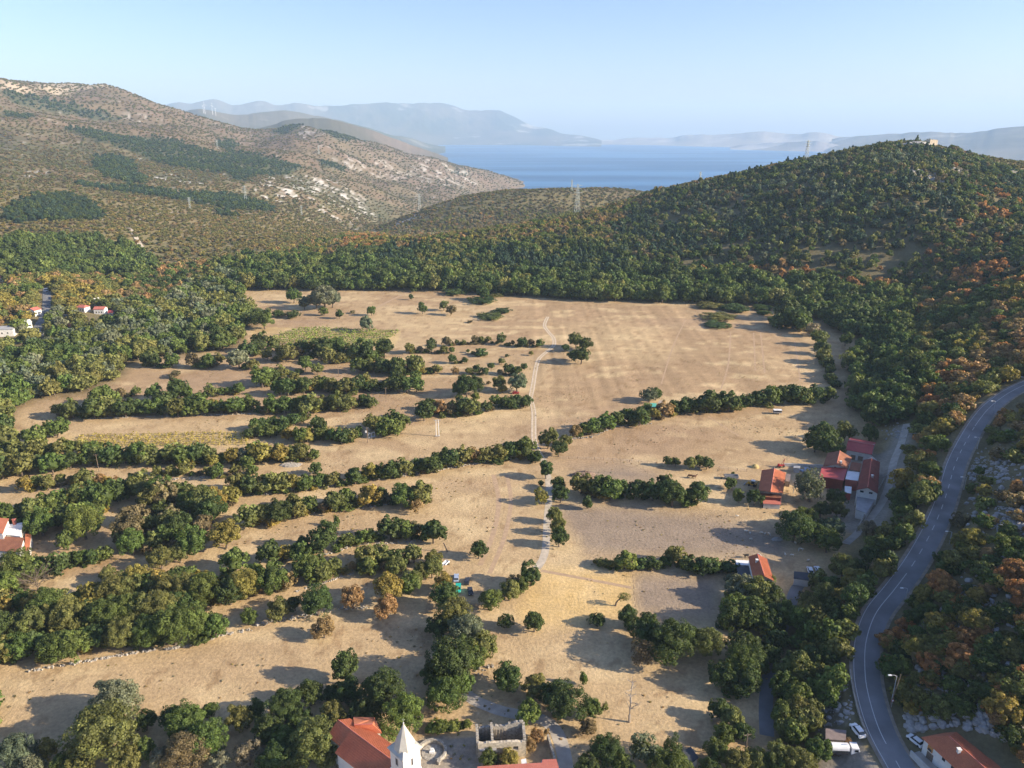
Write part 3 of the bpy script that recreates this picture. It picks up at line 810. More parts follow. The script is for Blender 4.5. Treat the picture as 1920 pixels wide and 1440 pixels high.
NEAR = {'round': [crown_mesh('crown', M_leaf, 10 + i, 70, 4600, 0.0185, core=0.72) for i in range(7)],
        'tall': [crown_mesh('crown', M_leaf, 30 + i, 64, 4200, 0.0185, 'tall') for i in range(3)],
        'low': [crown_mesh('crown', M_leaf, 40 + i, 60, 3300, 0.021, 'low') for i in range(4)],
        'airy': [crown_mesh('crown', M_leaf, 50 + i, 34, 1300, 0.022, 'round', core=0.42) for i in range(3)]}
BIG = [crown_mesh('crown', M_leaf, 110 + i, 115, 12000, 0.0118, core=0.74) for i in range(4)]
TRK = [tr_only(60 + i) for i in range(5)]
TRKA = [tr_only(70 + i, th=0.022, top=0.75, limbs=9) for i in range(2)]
MID = {'round': [crown_mesh('tree', M_leaf, 80 + i, 30, 800, 0.042, trunk=tr_std, bark=M_bark) for i in range(6)],
       'tall': [crown_mesh('tree', M_leaf, 90 + i, 30, 800, 0.042, 'tall', trunk=tr_std, bark=M_bark) for i in range(2)],
       'low': [crown_mesh('shrub', M_leaf, 95 + i, 34, 800, 0.045, 'low') for i in range(4)],
       'airy': [crown_mesh('tree', M_leaf, 99 + i, 18, 380, 0.038, 'round', core=0.4, trunk=tr_std, bark=M_bark) for i in range(3)]}
# library for the woods (instanced stuff)
lib = bpy.data.collections.new('wood_library')
LIBI = {}
def addlib(key, mesh):
    o = bpy.data.objects.new('lib%03d' % sum(len(v) for v in LIBI.values()), mesh); lib.objects.link(o)
    LIBI.setdefault(key, []).append(sum(len(v) for v in LIBI.values()))
for i in range(6): addlib('mid', crown_mesh('wood_tree', M_leafi, 200 + i, 34, 950, 0.042, trunk=tr_std, bark=M_bark))
for i in range(4): addlib('far', crown_mesh('wood_tree_far', M_leafi, 220 + i, 16, 230, 0.07))
for i in range(3): addlib('cone', crown_mesh('wood_pine', M_leafi, 240 + i, 34, 330, 0.055, 'cone'))
for i in range(4): addlib('scrub', crown_mesh('wood_scrub', M_leafi, 250 + i, 9, 90, 0.11, 'low'))
for i in range(3): addlib('scrubmid', crown_mesh('wood_shrub', M_leafi, 260 + i, 26, 600, 0.05, 'low'))
def rockmesh(seed, mat):
    g = np.random.default_rng(seed); mb = MB()
    k = 7; rings = []
    for z, r in ((-0.3, 0.5), (0.1, 0.55), (0.35, 0.42), (0.5, 0.15)):
        b0 = len(mb.v)
        for i in range(k):
            a = 6.283 * i / k; rr = r * g.uniform(0.7, 1.15)
            mb.v.append((rr * math.cos(a), rr * math.sin(a) * 0.8, z + g.uniform(-.06, .06)))
        rings.append(b0)
    for a, b_ in zip(rings, rings[1:]):
        for i in range(k): mb.f.append((a + i, a + (i + 1) % k, b_ + (i + 1) % k, b_ + i)); mb.m.append(0)
    mb.f.append(tuple(rings[-1] + i for i in range(k))); mb.m.append(0)
    return mb.mesh('rock', mat)
M_rock = simple('limestone', (0.36, 0.345, 0.33), 0.9, 0.15, 0.7, 0.03)
for i in range(4): addlib('rock', rockmesh(300 + i, M_rock))

def scatter(name, pts, rot, scl, vi, tint, label):
    n = len(pts)
    me = bpy.data.meshes.new(name); me.vertices.add(n); me.vertices.foreach_set('co', np.asarray(pts, np.float32).ravel())
    a = me.attributes.new('rot', 'FLOAT_VECTOR', 'POINT'); a.data.foreach_set('vector', np.asarray(rot, np.float32).ravel())
    a = me.attributes.new('scl', 'FLOAT_VECTOR', 'POINT'); a.data.foreach_set('vector', np.asarray(scl, np.float32).ravel())
    a = me.attributes.new('vi', 'INT', 'POINT'); a.data.foreach_set('value', np.asarray(vi, np.int32))
    a = me.attributes.new('tint', 'FLOAT_COLOR', 'POINT'); a.data.foreach_set('color', np.concatenate([tint, np.ones((n, 1))], 1).astype(np.float32).ravel())
    o = bpy.data.objects.new(name, me); COL.objects.link(o)
    ng = bpy.data.node_groups.new('plant_' + name, 'GeometryNodeTree')
    ng.interface.new_socket('Geometry', in_out='INPUT', socket_type='NodeSocketGeometry')
    ng.interface.new_socket('Geometry', in_out='OUTPUT', socket_type='NodeSocketGeometry')
    gi = ng.nodes.new('NodeGroupInput'); go = ng.nodes.new('NodeGroupOutput')
    ip = ng.nodes.new('GeometryNodeInstanceOnPoints'); ci = ng.nodes.new('GeometryNodeCollectionInfo')
    ci.inputs['Collection'].default_value = lib; ci.inputs['Separate Children'].default_value = True; ci.inputs['Reset Children'].default_value = True
    def na(nm, t):
        k = ng.nodes.new('GeometryNodeInputNamedAttribute'); k.data_type = t; k.inputs['Name'].default_value = nm; return k.outputs['Attribute']
    L = ng.links.new
    L(gi.outputs[0], ip.inputs['Points']); L(ci.outputs[0], ip.inputs['Instance']); ip.inputs['Pick Instance'].default_value = True
    L(na('vi', 'INT'), ip.inputs['Instance Index']); L(na('rot', 'FLOAT_VECTOR'), ip.inputs['Rotation']); L(na('scl', 'FLOAT_VECTOR'), ip.inputs['Scale'])
    L(ip.outputs[0], go.inputs[0])
    md = o.modifiers.new('plant', 'NODES'); md.node_group = ng
    return tag(o, label, kind='stuff')

# ------------------------------------------------------------------ vegetation: surveyed trees
# groups: name -> (where phrase, kind, items); item = (x, y, width, tint[, height ratio[, shape]]) in photo pixels of the crown centre
GR = []
def grp(where, items, kind='tree', forced=False): GR.append([where, kind, items, forced])
def row(pts, w, tints, sp=0.58, jit=0.16, hr=0.95, shape=None, seed=0):
    g = random.Random(int(pts[0][0] * 7 + pts[0][1] * 13 + seed))
    out = []; seg = 0; pts = [tuple(p) for p in pts]
    ln = [math.dist(a, b) for a, b in zip(pts, pts[1:])]; tot = sum(ln); s = 0
    while s <= tot:
        u = s
        for a, b, l in zip(pts, pts[1:], ln):
            if u <= l or (a, b) == (pts[-2], pts[-1]): break
            u -= l
        k = min(u / l, 1) if l else 0
        ww = w * g.uniform(0.6, 1.3)
        out.append((a[0] + (b[0] - a[0]) * k + g.uniform(-jit, jit) * w, a[1] + (b[1] - a[1]) * k + g.uniform(-jit, jit) * w * 0.6, ww, g.choice(tints), hr * g.uniform(0.88, 1.15)) + ((shape,) if shape else ()))
        s += ww * sp
    return out
def area(poly, w, tints, spx=0.78, spy=0.5, seed=0, hr=0.95, shape=None, keep=1.0):
    g = random.Random(seed + int(poly[0][0]))
    xs = [p[0] for p in poly]; ys = [p[1] for p in poly]; out = []; y = min(ys); k = 0
    while y < max(ys):
        x = min(xs) + (k % 2) * w * spx / 2
        while x < max(xs):
            X = x + g.uniform(-.25, .25) * w; Y = y + g.uniform(-.2, .2) * w
            if inpoly([X], [Y], poly)[0] and g.random() < keep:
                out.append((X, Y, w * g.uniform(0.7, 1.3), g.choice(tints), hr * g.uniform(0.88, 1.15)) + ((shape,) if shape else ()))
            x += w * spx
        y += w * spy; k += 1
    return out
def area_rows(where, poly, w, tints, band, kind='tree', **k):
    it = area(poly, w, tints, **k)
    y1 = max(p[1] for p in poly)
    bands = {}
    for t in it: bands.setdefault(int((y1 - t[1]) // band), []).append(t)
    ordn = ['front', 'second', 'third', 'fourth', 'fifth', 'sixth', 'seventh', 'eighth', 'ninth', 'tenth', 'eleventh', 'twelfth']
    for n_, b_ in enumerate(sorted(bands)): grp(f'in the {ordn[min(n_, 11)]} rank {where}', bands[b_], kind)

# ---- foreground
grp('in the bottom left corner grove', [(28, 1412, 80, 'S'), (212, 1312, 104, 'S', .85), (185, 1376, 145, 'O', .8), (85, 1408, 46, 'Y'), (118, 1432, 50, 'G'), (235, 1428, 64, 'O'), (272, 1352, 42, 'D'), (60, 1440, 60, 'S'),
    (350, 1355, 78, 'G'), (382, 1384, 84, 'G'), (350, 1408, 88, 'B', .9), (412, 1430, 44, 'W'), (300, 1422, 46, 'W'), (445, 1345, 54, 'O'), (395, 1330, 32, 'G'), (320, 1345, 46, 'D'), (270, 1405, 50, 'G'), (150, 1440, 60, 'O')], forced=True)
grp('in the grove behind the church', [(532, 1325, 74, 'D'), (580, 1300, 56, 'D'), (620, 1302, 38, 'D'), (648, 1252, 64, 'D', 1.15, 'tall'), (652, 1298, 62, 'D'), (715, 1300, 88, 'D'), (682, 1335, 64, 'D'), (757, 1340, 80, 'L', 1.1),
    (585, 1388, 104, 'O', .9), (625, 1342, 60, 'O'), (465, 1412, 58, 'W'), (502, 1368, 62, 'D'), (515, 1420, 72, 'D'), (555, 1425, 60, 'O'), (480, 1330, 40, 'D'), (560, 1350, 50, 'D'), (610, 1422, 46, 'O'), (530, 1390, 60, 'G')], forced=True)
grp('in the tall clump left of the village lane', [(850, 1152, 78, 'O'), (877, 1182, 78, 'S'), (845, 1240, 104, 'D'), (905, 1212, 62, 'O'), (837, 1297, 78, 'G'), (835, 1118, 60, 'D'), (856, 1178, 30, 'T'), (822, 1178, 50, 'D'), (880, 1232, 60, 'G'), (812, 1265, 50, 'D'), (868, 1275, 50, 'G')], forced=True)
grp('standing in the lower left dry meadow', [(607, 1177, 44, 'T'), (725, 1138, 46, 'T', 1.0), (660, 1120, 46, 'T', 1.0), (728, 1102, 64, 'Y', 1.0), (595, 1126, 70, 'D'), (522, 1142, 46, 'O'), (467, 1155, 32, 'G'), (552, 1132, 30, 'D'), (768, 1096, 42, 'G'), (742, 1060, 40, 'O')], forced=True)
grp('in the front rank of the lower left wood', row([(8, 1222), (60, 1212), (150, 1200), (230, 1185), (310, 1180), (380, 1165), (432, 1170)], 62, 'DGGOO'))
grp('in the middle rank of the lower left wood', row([(0, 1172), (100, 1165), (220, 1145), (320, 1135), (400, 1128)], 60, 'DGOOG', .55))
grp('in the rear rank of the lower left wood', row([(0, 1128), (90, 1132), (170, 1120), (240, 1108), (310, 1104), (370, 1108), (430, 1104), (470, 1088)], 52, 'GOOYG', .55))
grp('in the stone edged hedgerow south of the second strip', row([(262, 1085), (310, 1094), (355, 1078), (400, 1092)], 50, 'DOYG') + [(430, 1108, 60, 'D'), (372, 1106, 60, 'G'), (440, 1050, 48, 'G'), (420, 1002, 62, 'Y'), (487, 1100, 30, 'T'), (540, 1090, 30, 'T'), (472, 1078, 44, 'G'), (437, 1106, 52, 'D')])
grp('beside the terrace house at the left edge', [(30, 1058, 66, 'G'), (8, 1095, 56, 'L'), (155, 980, 74, 'L'), (125, 1012, 34, 'G', 1.2, 'tall'), (60, 1068, 44, 'G')] + row([(75, 1060), (120, 1052), (190, 1040)], 36, 'DG'))
grp('standing alone on the second left strip', [(200, 1075, 30, 'O'), (228, 1082, 34, 'D', .6, 'low'), (300, 1046, 46, 'O'), (335, 1036, 42, 'O'), (350, 1002, 30, 'O')], forced=True)
area_rows('of the left centre thicket', [(235, 930), (330, 915), (405, 940), (392, 985), (350, 1030), (240, 1030), (220, 990)], 46, 'GDOOB', 32, seed=3)
grp('in the thicket above the terrace house', row([(15, 968), (70, 950), (140, 934), (215, 926)], 46, 'GDGO') + row([(40, 985), (110, 975), (200, 950)], 44, 'DG', seed=2))
grp('in the hedgerow on the third left strip', row([(215, 918), (280, 912), (350, 922), (392, 936), (432, 925)], 42, 'DOGY'))
grp('in the sapling line on the fourth left strip', row([(45, 908), (110, 900), (190, 896), (225, 905)], 26, 'OGYT', .8) + row([(295, 884), (350, 880), (400, 885), (440, 880), (482, 880)], 22, 'OG', 1.4))
grp('in the hedgerow under the upper left vineyard', row([(0, 872), (60, 868), (130, 865), (200, 856), (260, 848), (330, 852), (400, 852)], 38, 'DGOG', .6) + row([(20, 845), (110, 840), (190, 838)], 30, 'OG'))
grp('at the far left end of the strips', row([(62, 820), (85, 805), (105, 800), (120, 812)], 34, 'LOG') + row([(0, 800), (10, 840), (0, 880)], 36, 'GDO', .5))
# ---- middle hedgerows
grp('in the long hedgerow ending at the dirt track', [(985, 838, 40, 'G'), (957, 843, 37, 'D'), (935, 848, 35, 'O'), (912, 852, 30, 'O'), (892, 853, 28, 'T'), (870, 853, 34, 'O'), (842, 858, 38, 'D'), (818, 864, 30, 'D'), (806, 872, 34, 'D'), (785, 872, 28, 'D'), (760, 876, 34, 'O'),
    (732, 880, 34, 'D'), (712, 884, 26, 'G'), (695, 882, 30, 'Y'), (665, 892, 34, 'D'), (625, 898, 28, 'O'), (600, 900, 28, 'G'), (572, 906, 32, 'G'), (548, 905, 34, 'Y'), (525, 904, 40, 'O'), (500, 908, 38, 'O'), (470, 908, 38, 'D'), (445, 905, 36, 'O'), (1005, 858, 20, 'D')])
grp('in the short hedgerow below the long one', [(785, 925, 48, 'O'), (755, 927, 50, 'G'), (713, 925, 26, 'D'), (690, 931, 40, 'Y'), (648, 932, 36, 'G'), (625, 940, 42, 'O'), (607, 950, 24, 'B', .9, 'airy'), (580, 945, 36, 'G'), (560, 955, 30, 'O'), (548, 938, 30, 'O'), (520, 958, 52, 'D'), (492, 965, 42, 'O'), (466, 966, 44, 'O')])
grp('standing alone beside the middle strips', [(783, 948, 22, 'T', 1.4, 'airy'), (632, 977, 13, 'G', 1.6), (191, 742, 36, 'G')], forced=True)
grp('in the hedgerow beside the leaning post', [(812, 997, 48, 'D'), (782, 992, 28, 'B', 1, 'airy'), (760, 994, 38, 'G'), (732, 990, 46, 'D'), (695, 1003, 30, 'G', .8), (677, 1008, 30, 'G', .8), (652, 1012, 30, 'G', .8), (606, 1010, 64, 'D'), (568, 1018, 28, 'D')])
grp('in the hedgerow behind the parked cars', [(775, 1038, 38, 'O'), (741, 1046, 36, 'D'), (712, 1038, 42, 'O'), (686, 1042, 44, 'O'), (690, 1062, 36, 'G'), (660, 1062, 18, 'T', 1.1), (626, 1060, 34, 'O'), (577, 1062, 62, 'G'), (604, 1072, 44, 'O'), (535, 1036, 30, 'Y'), (505, 1036, 46, 'D'), (560, 1036, 36, 'G'), (510, 1082, 62, 'G'), (722, 1062, 20, 'T')])
grp('in the clump left of the teal pickup', [(812, 1046, 34, 'O'), (810, 1064, 44, 'O'), (832, 1092, 40, 'Y'), (772, 1088, 42, 'O'), (790, 1070, 36, 'O')], forced=True)
grp('standing alone on the meadow north of the cars', [(897, 1030, 36, 'D', 1.0)], forced=True)
grp('in the hedge right of the parked cars', [(922, 1123, 48, 'G'), (955, 1106, 46, 'O'), (978, 1098, 32, 'G'), (995, 1078, 46, 'D'), (962, 1090, 26, 'W')], forced=True)
grp('in the avenue beside the gravel lane', [(1024, 880, 31, 'D', 1.15), (1015, 906, 13, 'D', .9), (1016, 931, 27, 'Y', 1.1), (1046, 906, 30, 'G'), (1051, 926, 35, 'D'), (1040, 965, 30, 'O', 1.1), (1045, 986, 31, 'O', 1.1), (1048, 1006, 37, 'D', 1.1), (1102, 941, 21, 'D', 1.2)], forced=True)
grp('in the hedgerow between the two grey pastures', [(1090, 906, 42, 'O'), (1120, 911, 42, 'D'), (1146, 917, 46, 'G'), (1168, 915, 34, 'D'), (1197, 916, 36, 'D'), (1225, 920, 40, 'D'), (1262, 924, 60, 'D'), (1245, 908, 34, 'D'), (1308, 922, 52, 'D')])
grp('where the dirt track meets the hedges', [(1027, 822, 40, 'O'), (1048, 840, 34, 'D'), (1062, 825, 21, 'O'), (1005, 857, 21, 'D')], forced=True)
grp('in the long hedgerow right of the dirt track', [(1079, 808, 26, 'T'), (1096, 803, 24, 'G'), (1110, 798, 30, 'G'), (1137, 791, 34, 'G'), (1157, 785, 30, 'G'), (1178, 779, 28, 'D'), (1200, 780, 36, 'D'), (1225, 776, 24, 'Y'), (1247, 768, 31, 'T'), (1265, 762, 28, 'D'), (1284, 760, 30, 'D'), (1302, 757, 26, 'G'), (1327, 753, 42, 'D'),
    (1345, 755, 30, 'D'), (1366, 752, 42, 'D'), (1398, 750, 26, 'D'), (1412, 748, 26, 'D'), (1428, 745, 32, 'D'), (1446, 742, 36, 'G'), (1470, 738, 36, 'D'), (1490, 738, 36, 'D'), (1508, 742, 32, 'O'), (1528, 738, 34, 'D'), (1554, 738, 28, 'G')])
grp('shading the teal roofed shed', [(1218, 741, 30, 'S', .9), (1230, 738, 22, 'G', 1.1), (1212, 765, 22, 'G')], forced=True)
grp('lying flat on the far part of the plain', [(905, 563, 52, 'D', .2, 'low'), (942, 582, 34, 'D', .22, 'low'), (920, 593, 54, 'G', .16, 'low'), (850, 547, 42, 'D', .25, 'low'), (928, 553, 30, 'O', .25, 'low'), (1332, 573, 48, 'O', .25, 'low'), (1382, 577, 60, 'D', .25, 'low'), (1430, 577, 36, 'D', .28, 'low'), (1431, 586, 28, 'G', .3, 'low'), (1350, 593, 60, 'O', .2, 'low'), (1344, 608, 50, 'D', .18, 'low')], 'shrub', forced=True)
grp('in the clump standing in the open plain', [(1080, 637, 30, 'O'), (1098, 645, 26, 'D'), (1060, 652, 15, 'D'), (1090, 666, 32, 'D', 1.0), (1072, 667, 19, 'D')], forced=True)
# ---- small scattered rows near the track
grp('in the thin tree line left of the open plain', [(890, 637, 16, 'B'), (902, 637, 15, 'O'), (915, 636, 12, 'O'), (939, 636, 18, 'D', 1.1), (961, 643, 9, 'B', 1.2), (979, 641, 18, 'D', 1.05), (995, 642, 14, 'B'), (1011, 644, 15, 'G'), (837, 640, 19, 'B'), (856, 641, 10, 'O'), (870, 642, 10, 'O')])
grp('in the second thin tree line', [(809, 647, 20, 'D', 1.4, 'tall'), (767, 653, 20, 'O'), (787, 655, 14, 'W', .9, 'airy'), (832, 655, 17, 'O'), (847, 656, 13, 'G'), (877, 658, 7, 'D'), (902, 661, 24, 'D', .6, 'low')])
grp('dotted along the third thin line', [(847, 673, 17, 'D'), (871, 675, 13, 'D'), (940, 677, 12, 'O'), (921, 686, 13, 'D'), (996, 662, 9, 'O'), (950, 667, 8, 'D', .7)])
grp('in the fourth short row left of the track', [(880, 695, 14, 'O'), (893, 693, 17, 'D'), (911, 696, 15, 'D'), (937, 697, 10, 'B'), (954, 692, 22, 'D'), (970, 695, 20, 'D'), (983, 687, 14, 'D')])
grp('near the small red vehicle', [(875, 722, 48, 'D'), (862, 728, 30, 'D'), (893, 720, 34, 'D'), (935, 717, 28, 'O'), (970, 717, 38, 'S'), (916, 718, 8, 'B'), (892, 742, 17, 'L'), (942, 728, 18, 'Y')], forced=True)
grp('in the hedge ending at the dirt track bend', [(868, 760, 35, 'D'), (885, 764, 32, 'O'), (845, 766, 27, 'B'), (822, 765, 27, 'T'), (795, 769, 40, 'D'), (805, 757, 24, 'D'), (912, 762, 20, 'D'), (930, 751, 23, 'G'), (952, 753, 26, 'D'), (970, 752, 26, 'D'), (986, 753, 23, 'D')])
grp('in the thicket around the frame goalpost', [(695, 792, 30, 'O'), (712, 792, 24, 'O'), (742, 785, 32, 'D'), (752, 790, 30, 'G'), (730, 800, 34, 'G'), (745, 802, 32, 'L'), (718, 806, 26, 'G'), (590, 790, 6, 'B')])
grp('in the hedge ending right of the vineyard plots', row([(605, 812), (640, 816), (665, 814)], 24, 'DGO') + [(597, 800, 30, 'D', 1.2), (672, 806, 18, 'G')] + row([(470, 812), (500, 806), (540, 812), (580, 818)], 30, 'DOYG') + row([(480, 795), (520, 790), (560, 788)], 20, 'DG') + [(568, 783, 22, 'G'), (595, 790, 18, 'D')])
grp('in the broken hedge crossing the middle strips', row([(400, 862), (450, 852), (500, 845), (540, 848), (585, 852)], 32, 'SOGY') + [(465, 866, 24, 'G'), (592, 878, 24, 'D')])
grp('in the long central hedgerow', row([(107, 770), (140, 768), (175, 766), (212, 763), (250, 762), (310, 766), (360, 762), (400, 760), (460, 758), (488, 752)], 34, 'DGOOGY', .6) + row([(515, 757), (545, 760), (600, 756), (640, 755), (680, 752), (712, 753)], 30, 'GDGO', .62))
grp('in the hedge above the long central hedgerow', [(330, 730, 46, 'D'), (290, 736, 32, 'G'), (255, 733, 17, 'G'), (225, 736, 21, 'B'), (190, 744, 42, 'G'), (305, 748, 32, 'D'), (397, 732, 24, 'O'), (415, 733, 16, 'G'), (430, 732, 16, 'G'), (448, 728, 24, 'G'), (350, 738, 26, 'G')])
grp('in the hedge below the round green trees', row([(520, 724), (560, 722), (600, 720), (645, 724), (680, 722)], 28, 'DGOD') + row([(690, 724), (740, 718), (790, 722)], 27, 'GDO') + [(685, 710, 22, 'O'), (780, 705, 22, 'G'), (740, 706, 26, 'D')])
grp('in the hedge through the middle of the strips', row([(668, 686), (700, 686), (730, 684), (765, 683), (800, 686)], 28, 'DOGD', .62) + [(820, 692, 18, 'O'), (855, 695, 14, 'T'), (572, 680, 30, 'G'), (530, 698, 26, 'O'), (490, 706, 42, 'G'), (508, 704, 30, 'D'), (552, 708, 22, 'O'), (595, 691, 22, 'O')])
grp('in the upper hedge of the strips', [(617, 667, 30, 'O'), (640, 670, 22, 'O'), (697, 666, 24, 'G'), (447, 672, 38, 'S'), (475, 683, 20, 'O'), (535, 662, 34, 'O'), (500, 665, 22, 'O'), (555, 660, 22, 'B'), (660, 668, 20, 'O')])
grp('in the hedge under the green orchard', [(465, 655, 32, 'D'), (487, 643, 36, 'D'), (515, 646, 24, 'O'), (570, 652, 30, 'D'), (602, 650, 42, 'D'), (630, 647, 30, 'G'), (685, 655, 40, 'D'), (720, 652, 40, 'D'), (660, 655, 26, 'O'), (545, 652, 22, 'G')])
grp('along the top left meadow edge', [(290, 675, 28, 'D'), (322, 675, 28, 'G'), (362, 675, 26, 'B', 1, 'airy'), (390, 676, 30, 'G'), (272, 672, 24, 'D'), (412, 672, 20, 'O'), (327, 702, 22, 'B', .6, 'low')])
grp('standing alone in the far part of the plain', [(550, 553, 28, 'G', 1.0), (570, 568, 24, 'S'), (592, 562, 36, 'S'), (608, 556, 50, 'S', .9), (622, 560, 34, 'S'), (607, 583, 16, 'G', 1), (636, 589, 17, 'D'), (661, 585, 10, 'B', .6, 'low'), (696, 582, 18, 'G', 1), (687, 606, 27, 'S', 1.1), (775, 544, 11, 'D', .7), (772, 557, 8, 'D', 1.3),
    (792, 578, 19, 'D', 1.05), (832, 572, 19, 'O', 1), (845, 581, 20, 'B'), (881, 603, 11, 'B', .5, 'low'), (905, 549, 26, 'D', 1), (1320, 557, 18, 'G'), (1586, 636, 25, 'G'), (1582, 614, 24, 'G'), (495, 597, 40, 'G'), (1232, 548, 18, 'G'), (1255, 548, 18, 'G'), (522, 588, 26, 'D', .6, 'low'), (547, 590, 26, 'D', .6, 'low')], forced=True)
grp('in the dark clump at the right rim of the plain', [(1475, 578, 42, 'D'), (1490, 594, 46, 'D'), (1462, 602, 32, 'D'), (1502, 604, 36, 'G'), (1525, 617, 27, 'W'), (1450, 600, 22, 'D', .7)])
grp('in the narrow tree belt along the right rim', [(1537, 633, 30, 'O'), (1541, 651, 28, 'G'), (1545, 666, 29, 'O'), (1553, 680, 22, 'D'), (1557, 693, 22, 'D'), (1558, 708, 24, 'D', .7), (1566, 720, 22, 'D', .6)])
# ---- right centre
grp('beside the farm buildings', [(1545, 816, 62, 'D', .9), (1530, 828, 44, 'D', .9), (1585, 808, 38, 'O'), (1560, 836, 42, 'D'), (1632, 811, 35, 'G'), (1522, 912, 62, 'S', 1.0, 'airy'), (1519, 914, 48, 'S', 1.0), (1415, 932, 33, 'D'), (1387, 930, 22, 'G', 1.2), (1370, 907, 22, 'G'), (1567, 931, 36, 'D'), (1490, 986, 72, 'D'), (1511, 972, 48, 'G'), (1562, 990, 44, 'S'),
    (1570, 955, 34, 'O'), (1553, 1014, 50, 'G'), (1627, 992, 36, 'W'), (1540, 955, 34, 'D'), (1545, 985, 30, 'D'), (1530, 1000, 44, 'D')], forced=True)
grp('above the left pasture hedge', [(1253, 865, 18, 'D', 1), (1267, 866, 17, 'D', 1), (1295, 867, 26, 'O', 1), (1312, 866, 24, 'O', 1), (1326, 868, 24, 'D', 1), (1375, 888, 8, 'G')], forced=True)
grp('in the low hedge above the golden field', [(1172, 1051, 40, 'L', .8), (1147, 1058, 18, 'O'), (1265, 1040, 34, 'O', 1), (1200, 1058, 28, 'D', .7), (1228, 1056, 30, 'D', .7)] + row([(1120, 1055), (1135, 1056)], 18, 'DO', hr=.7) + row([(1290, 1058), (1330, 1060), (1372, 1062)], 32, 'DG', hr=.7))
grp('in front of the orange roofed house', [(1392, 1102, 54, 'S'), (1418, 1108, 62, 'O'), (1445, 1120, 54, 'D'), (1375, 1120, 36, 'O'), (1440, 1098, 34, 'G'), (1368, 1085, 20, 'S'), (1410, 1140, 60, 'D'), (1455, 1150, 50, 'D')], forced=True)
grp('along the edge of the lower right meadow', [(950, 1165, 28, 'D'), (1002, 1166, 44, 'D'), (1177, 1156, 44, 'D'), (1215, 1162, 36, 'D'), (1212, 1186, 62, 'D'), (1262, 1200, 86, 'D'), (1240, 1208, 56, 'D'), (1326, 1203, 70, 'O', .9), (1296, 1196, 60, 'D'), (1202, 1222, 52, 'B', 1, 'airy'), (1120, 1162, 34, 'D', .7)], forced=True)
grp('in the low hedge beside the round stone enclosure', row([(804, 1366), (830, 1361), (858, 1362)], 26, 'L', shape='low', hr=.7) + [(876, 1357, 18, 'L')])
grp('around the roofless ruin', [(1007, 1378, 26, 'T'), (995, 1396, 26, 'T'), (915, 1422, 36, 'G'), (955, 1422, 36, 'Y'), (938, 1424, 26, 'B'), (1026, 1372, 12, 'T')], forced=True)
grp('beside the village lane', [(952, 1268, 54, 'D', 1.05), (1003, 1290, 50, 'O', .7), (1055, 1316, 78, 'D'), (1032, 1300, 50, 'D'), (990, 1337, 50, 'L', 1), (1110, 1327, 40, 'G'), (1102, 1362, 34, 'B'), (1095, 1273, 17, 'G', 1.5), (1135, 1326, 13, 'O', 1.3), (1138, 1410, 66, 'D'), (1205, 1402, 56, 'S', 1, 'airy'), (1202, 1406, 44, 'O'), (1262, 1397, 40, 'D', 1, 'airy'), (1262, 1436, 72, 'G'), (1170, 1440, 50, 'G'), (1100, 1436, 50, 'D'), (1230, 1420, 40, 'D')], forced=True)
area_rows('of the wood below the garage', [(1370, 1140), (1470, 1140), (1480, 1180), (1440, 1250), (1425, 1300), (1340, 1340), (1360, 1240)], 52, 'DDGD', 40, seed=5, keep=.85)
grp('at the bottom between the pole and the lane', [(1375, 1345, 46, 'O'), (1358, 1375, 44, 'G'), (1395, 1372, 40, 'D'), (1345, 1410, 50, 'G'), (1385, 1428, 56, 'O'), (1420, 1425, 50, 'O'), (1330, 1440, 40, 'D'), (1460, 1415, 60, 'O'), (1500, 1430, 70, 'O'), (1535, 1405, 50, 'G'), (1452, 1440, 50, 'G')], forced=True)
area_rows('of the lane side wood', [(1495, 1120), (1565, 1070), (1625, 1015), (1665, 965), (1690, 905), (1715, 850), (1772, 850), (1752, 920), (1730, 980), (1692, 1050), (1645, 1110), (1612, 1160), (1596, 1220), (1590, 1270), (1555, 1310), (1530, 1370), (1480, 1390), (1458, 1330), (1470, 1240), (1500, 1170)], 44, 'GGOOYD', 40, seed=6, spy=.55)
grp('between the rocky bank and the lower lane', [(1470, 1285, 50, 'G', 1.1), (1482, 1255, 44, 'O'), (1500, 1330, 56, 'O'), (1478, 1325, 46, 'G'), (1525, 1350, 46, 'O'), (1490, 1370, 50, 'G')], forced=True)
# ---- slope right of the road: shrubs
area_rows('up the roadside slope', [(1662, 1300), (1658, 1240), (1668, 1180), (1700, 1130), (1750, 1070), (1800, 1010), (1925, 985), (1990, 1100), (1990, 1460), (1900, 1410), (1860, 1330), (1760, 1330), (1700, 1325)], 40, 'DGOOYRRTD', 42, 'shrub', seed=8, hr=.8, keep=.78)
grp('around the bend above the road', [(1680, 1190, 38, 'R'), (1672, 1210, 34, 'Y'), (1700, 1170, 34, 'R'), (1668, 1252, 44, 'G'), (1690, 1245, 40, 'L'), (1735, 1116, 44, 'Y'), (1690, 1298, 44, 'O'), (1885, 1325, 66, 'Y'), (1905, 1290, 60, 'O')], 'shrub', forced=True)

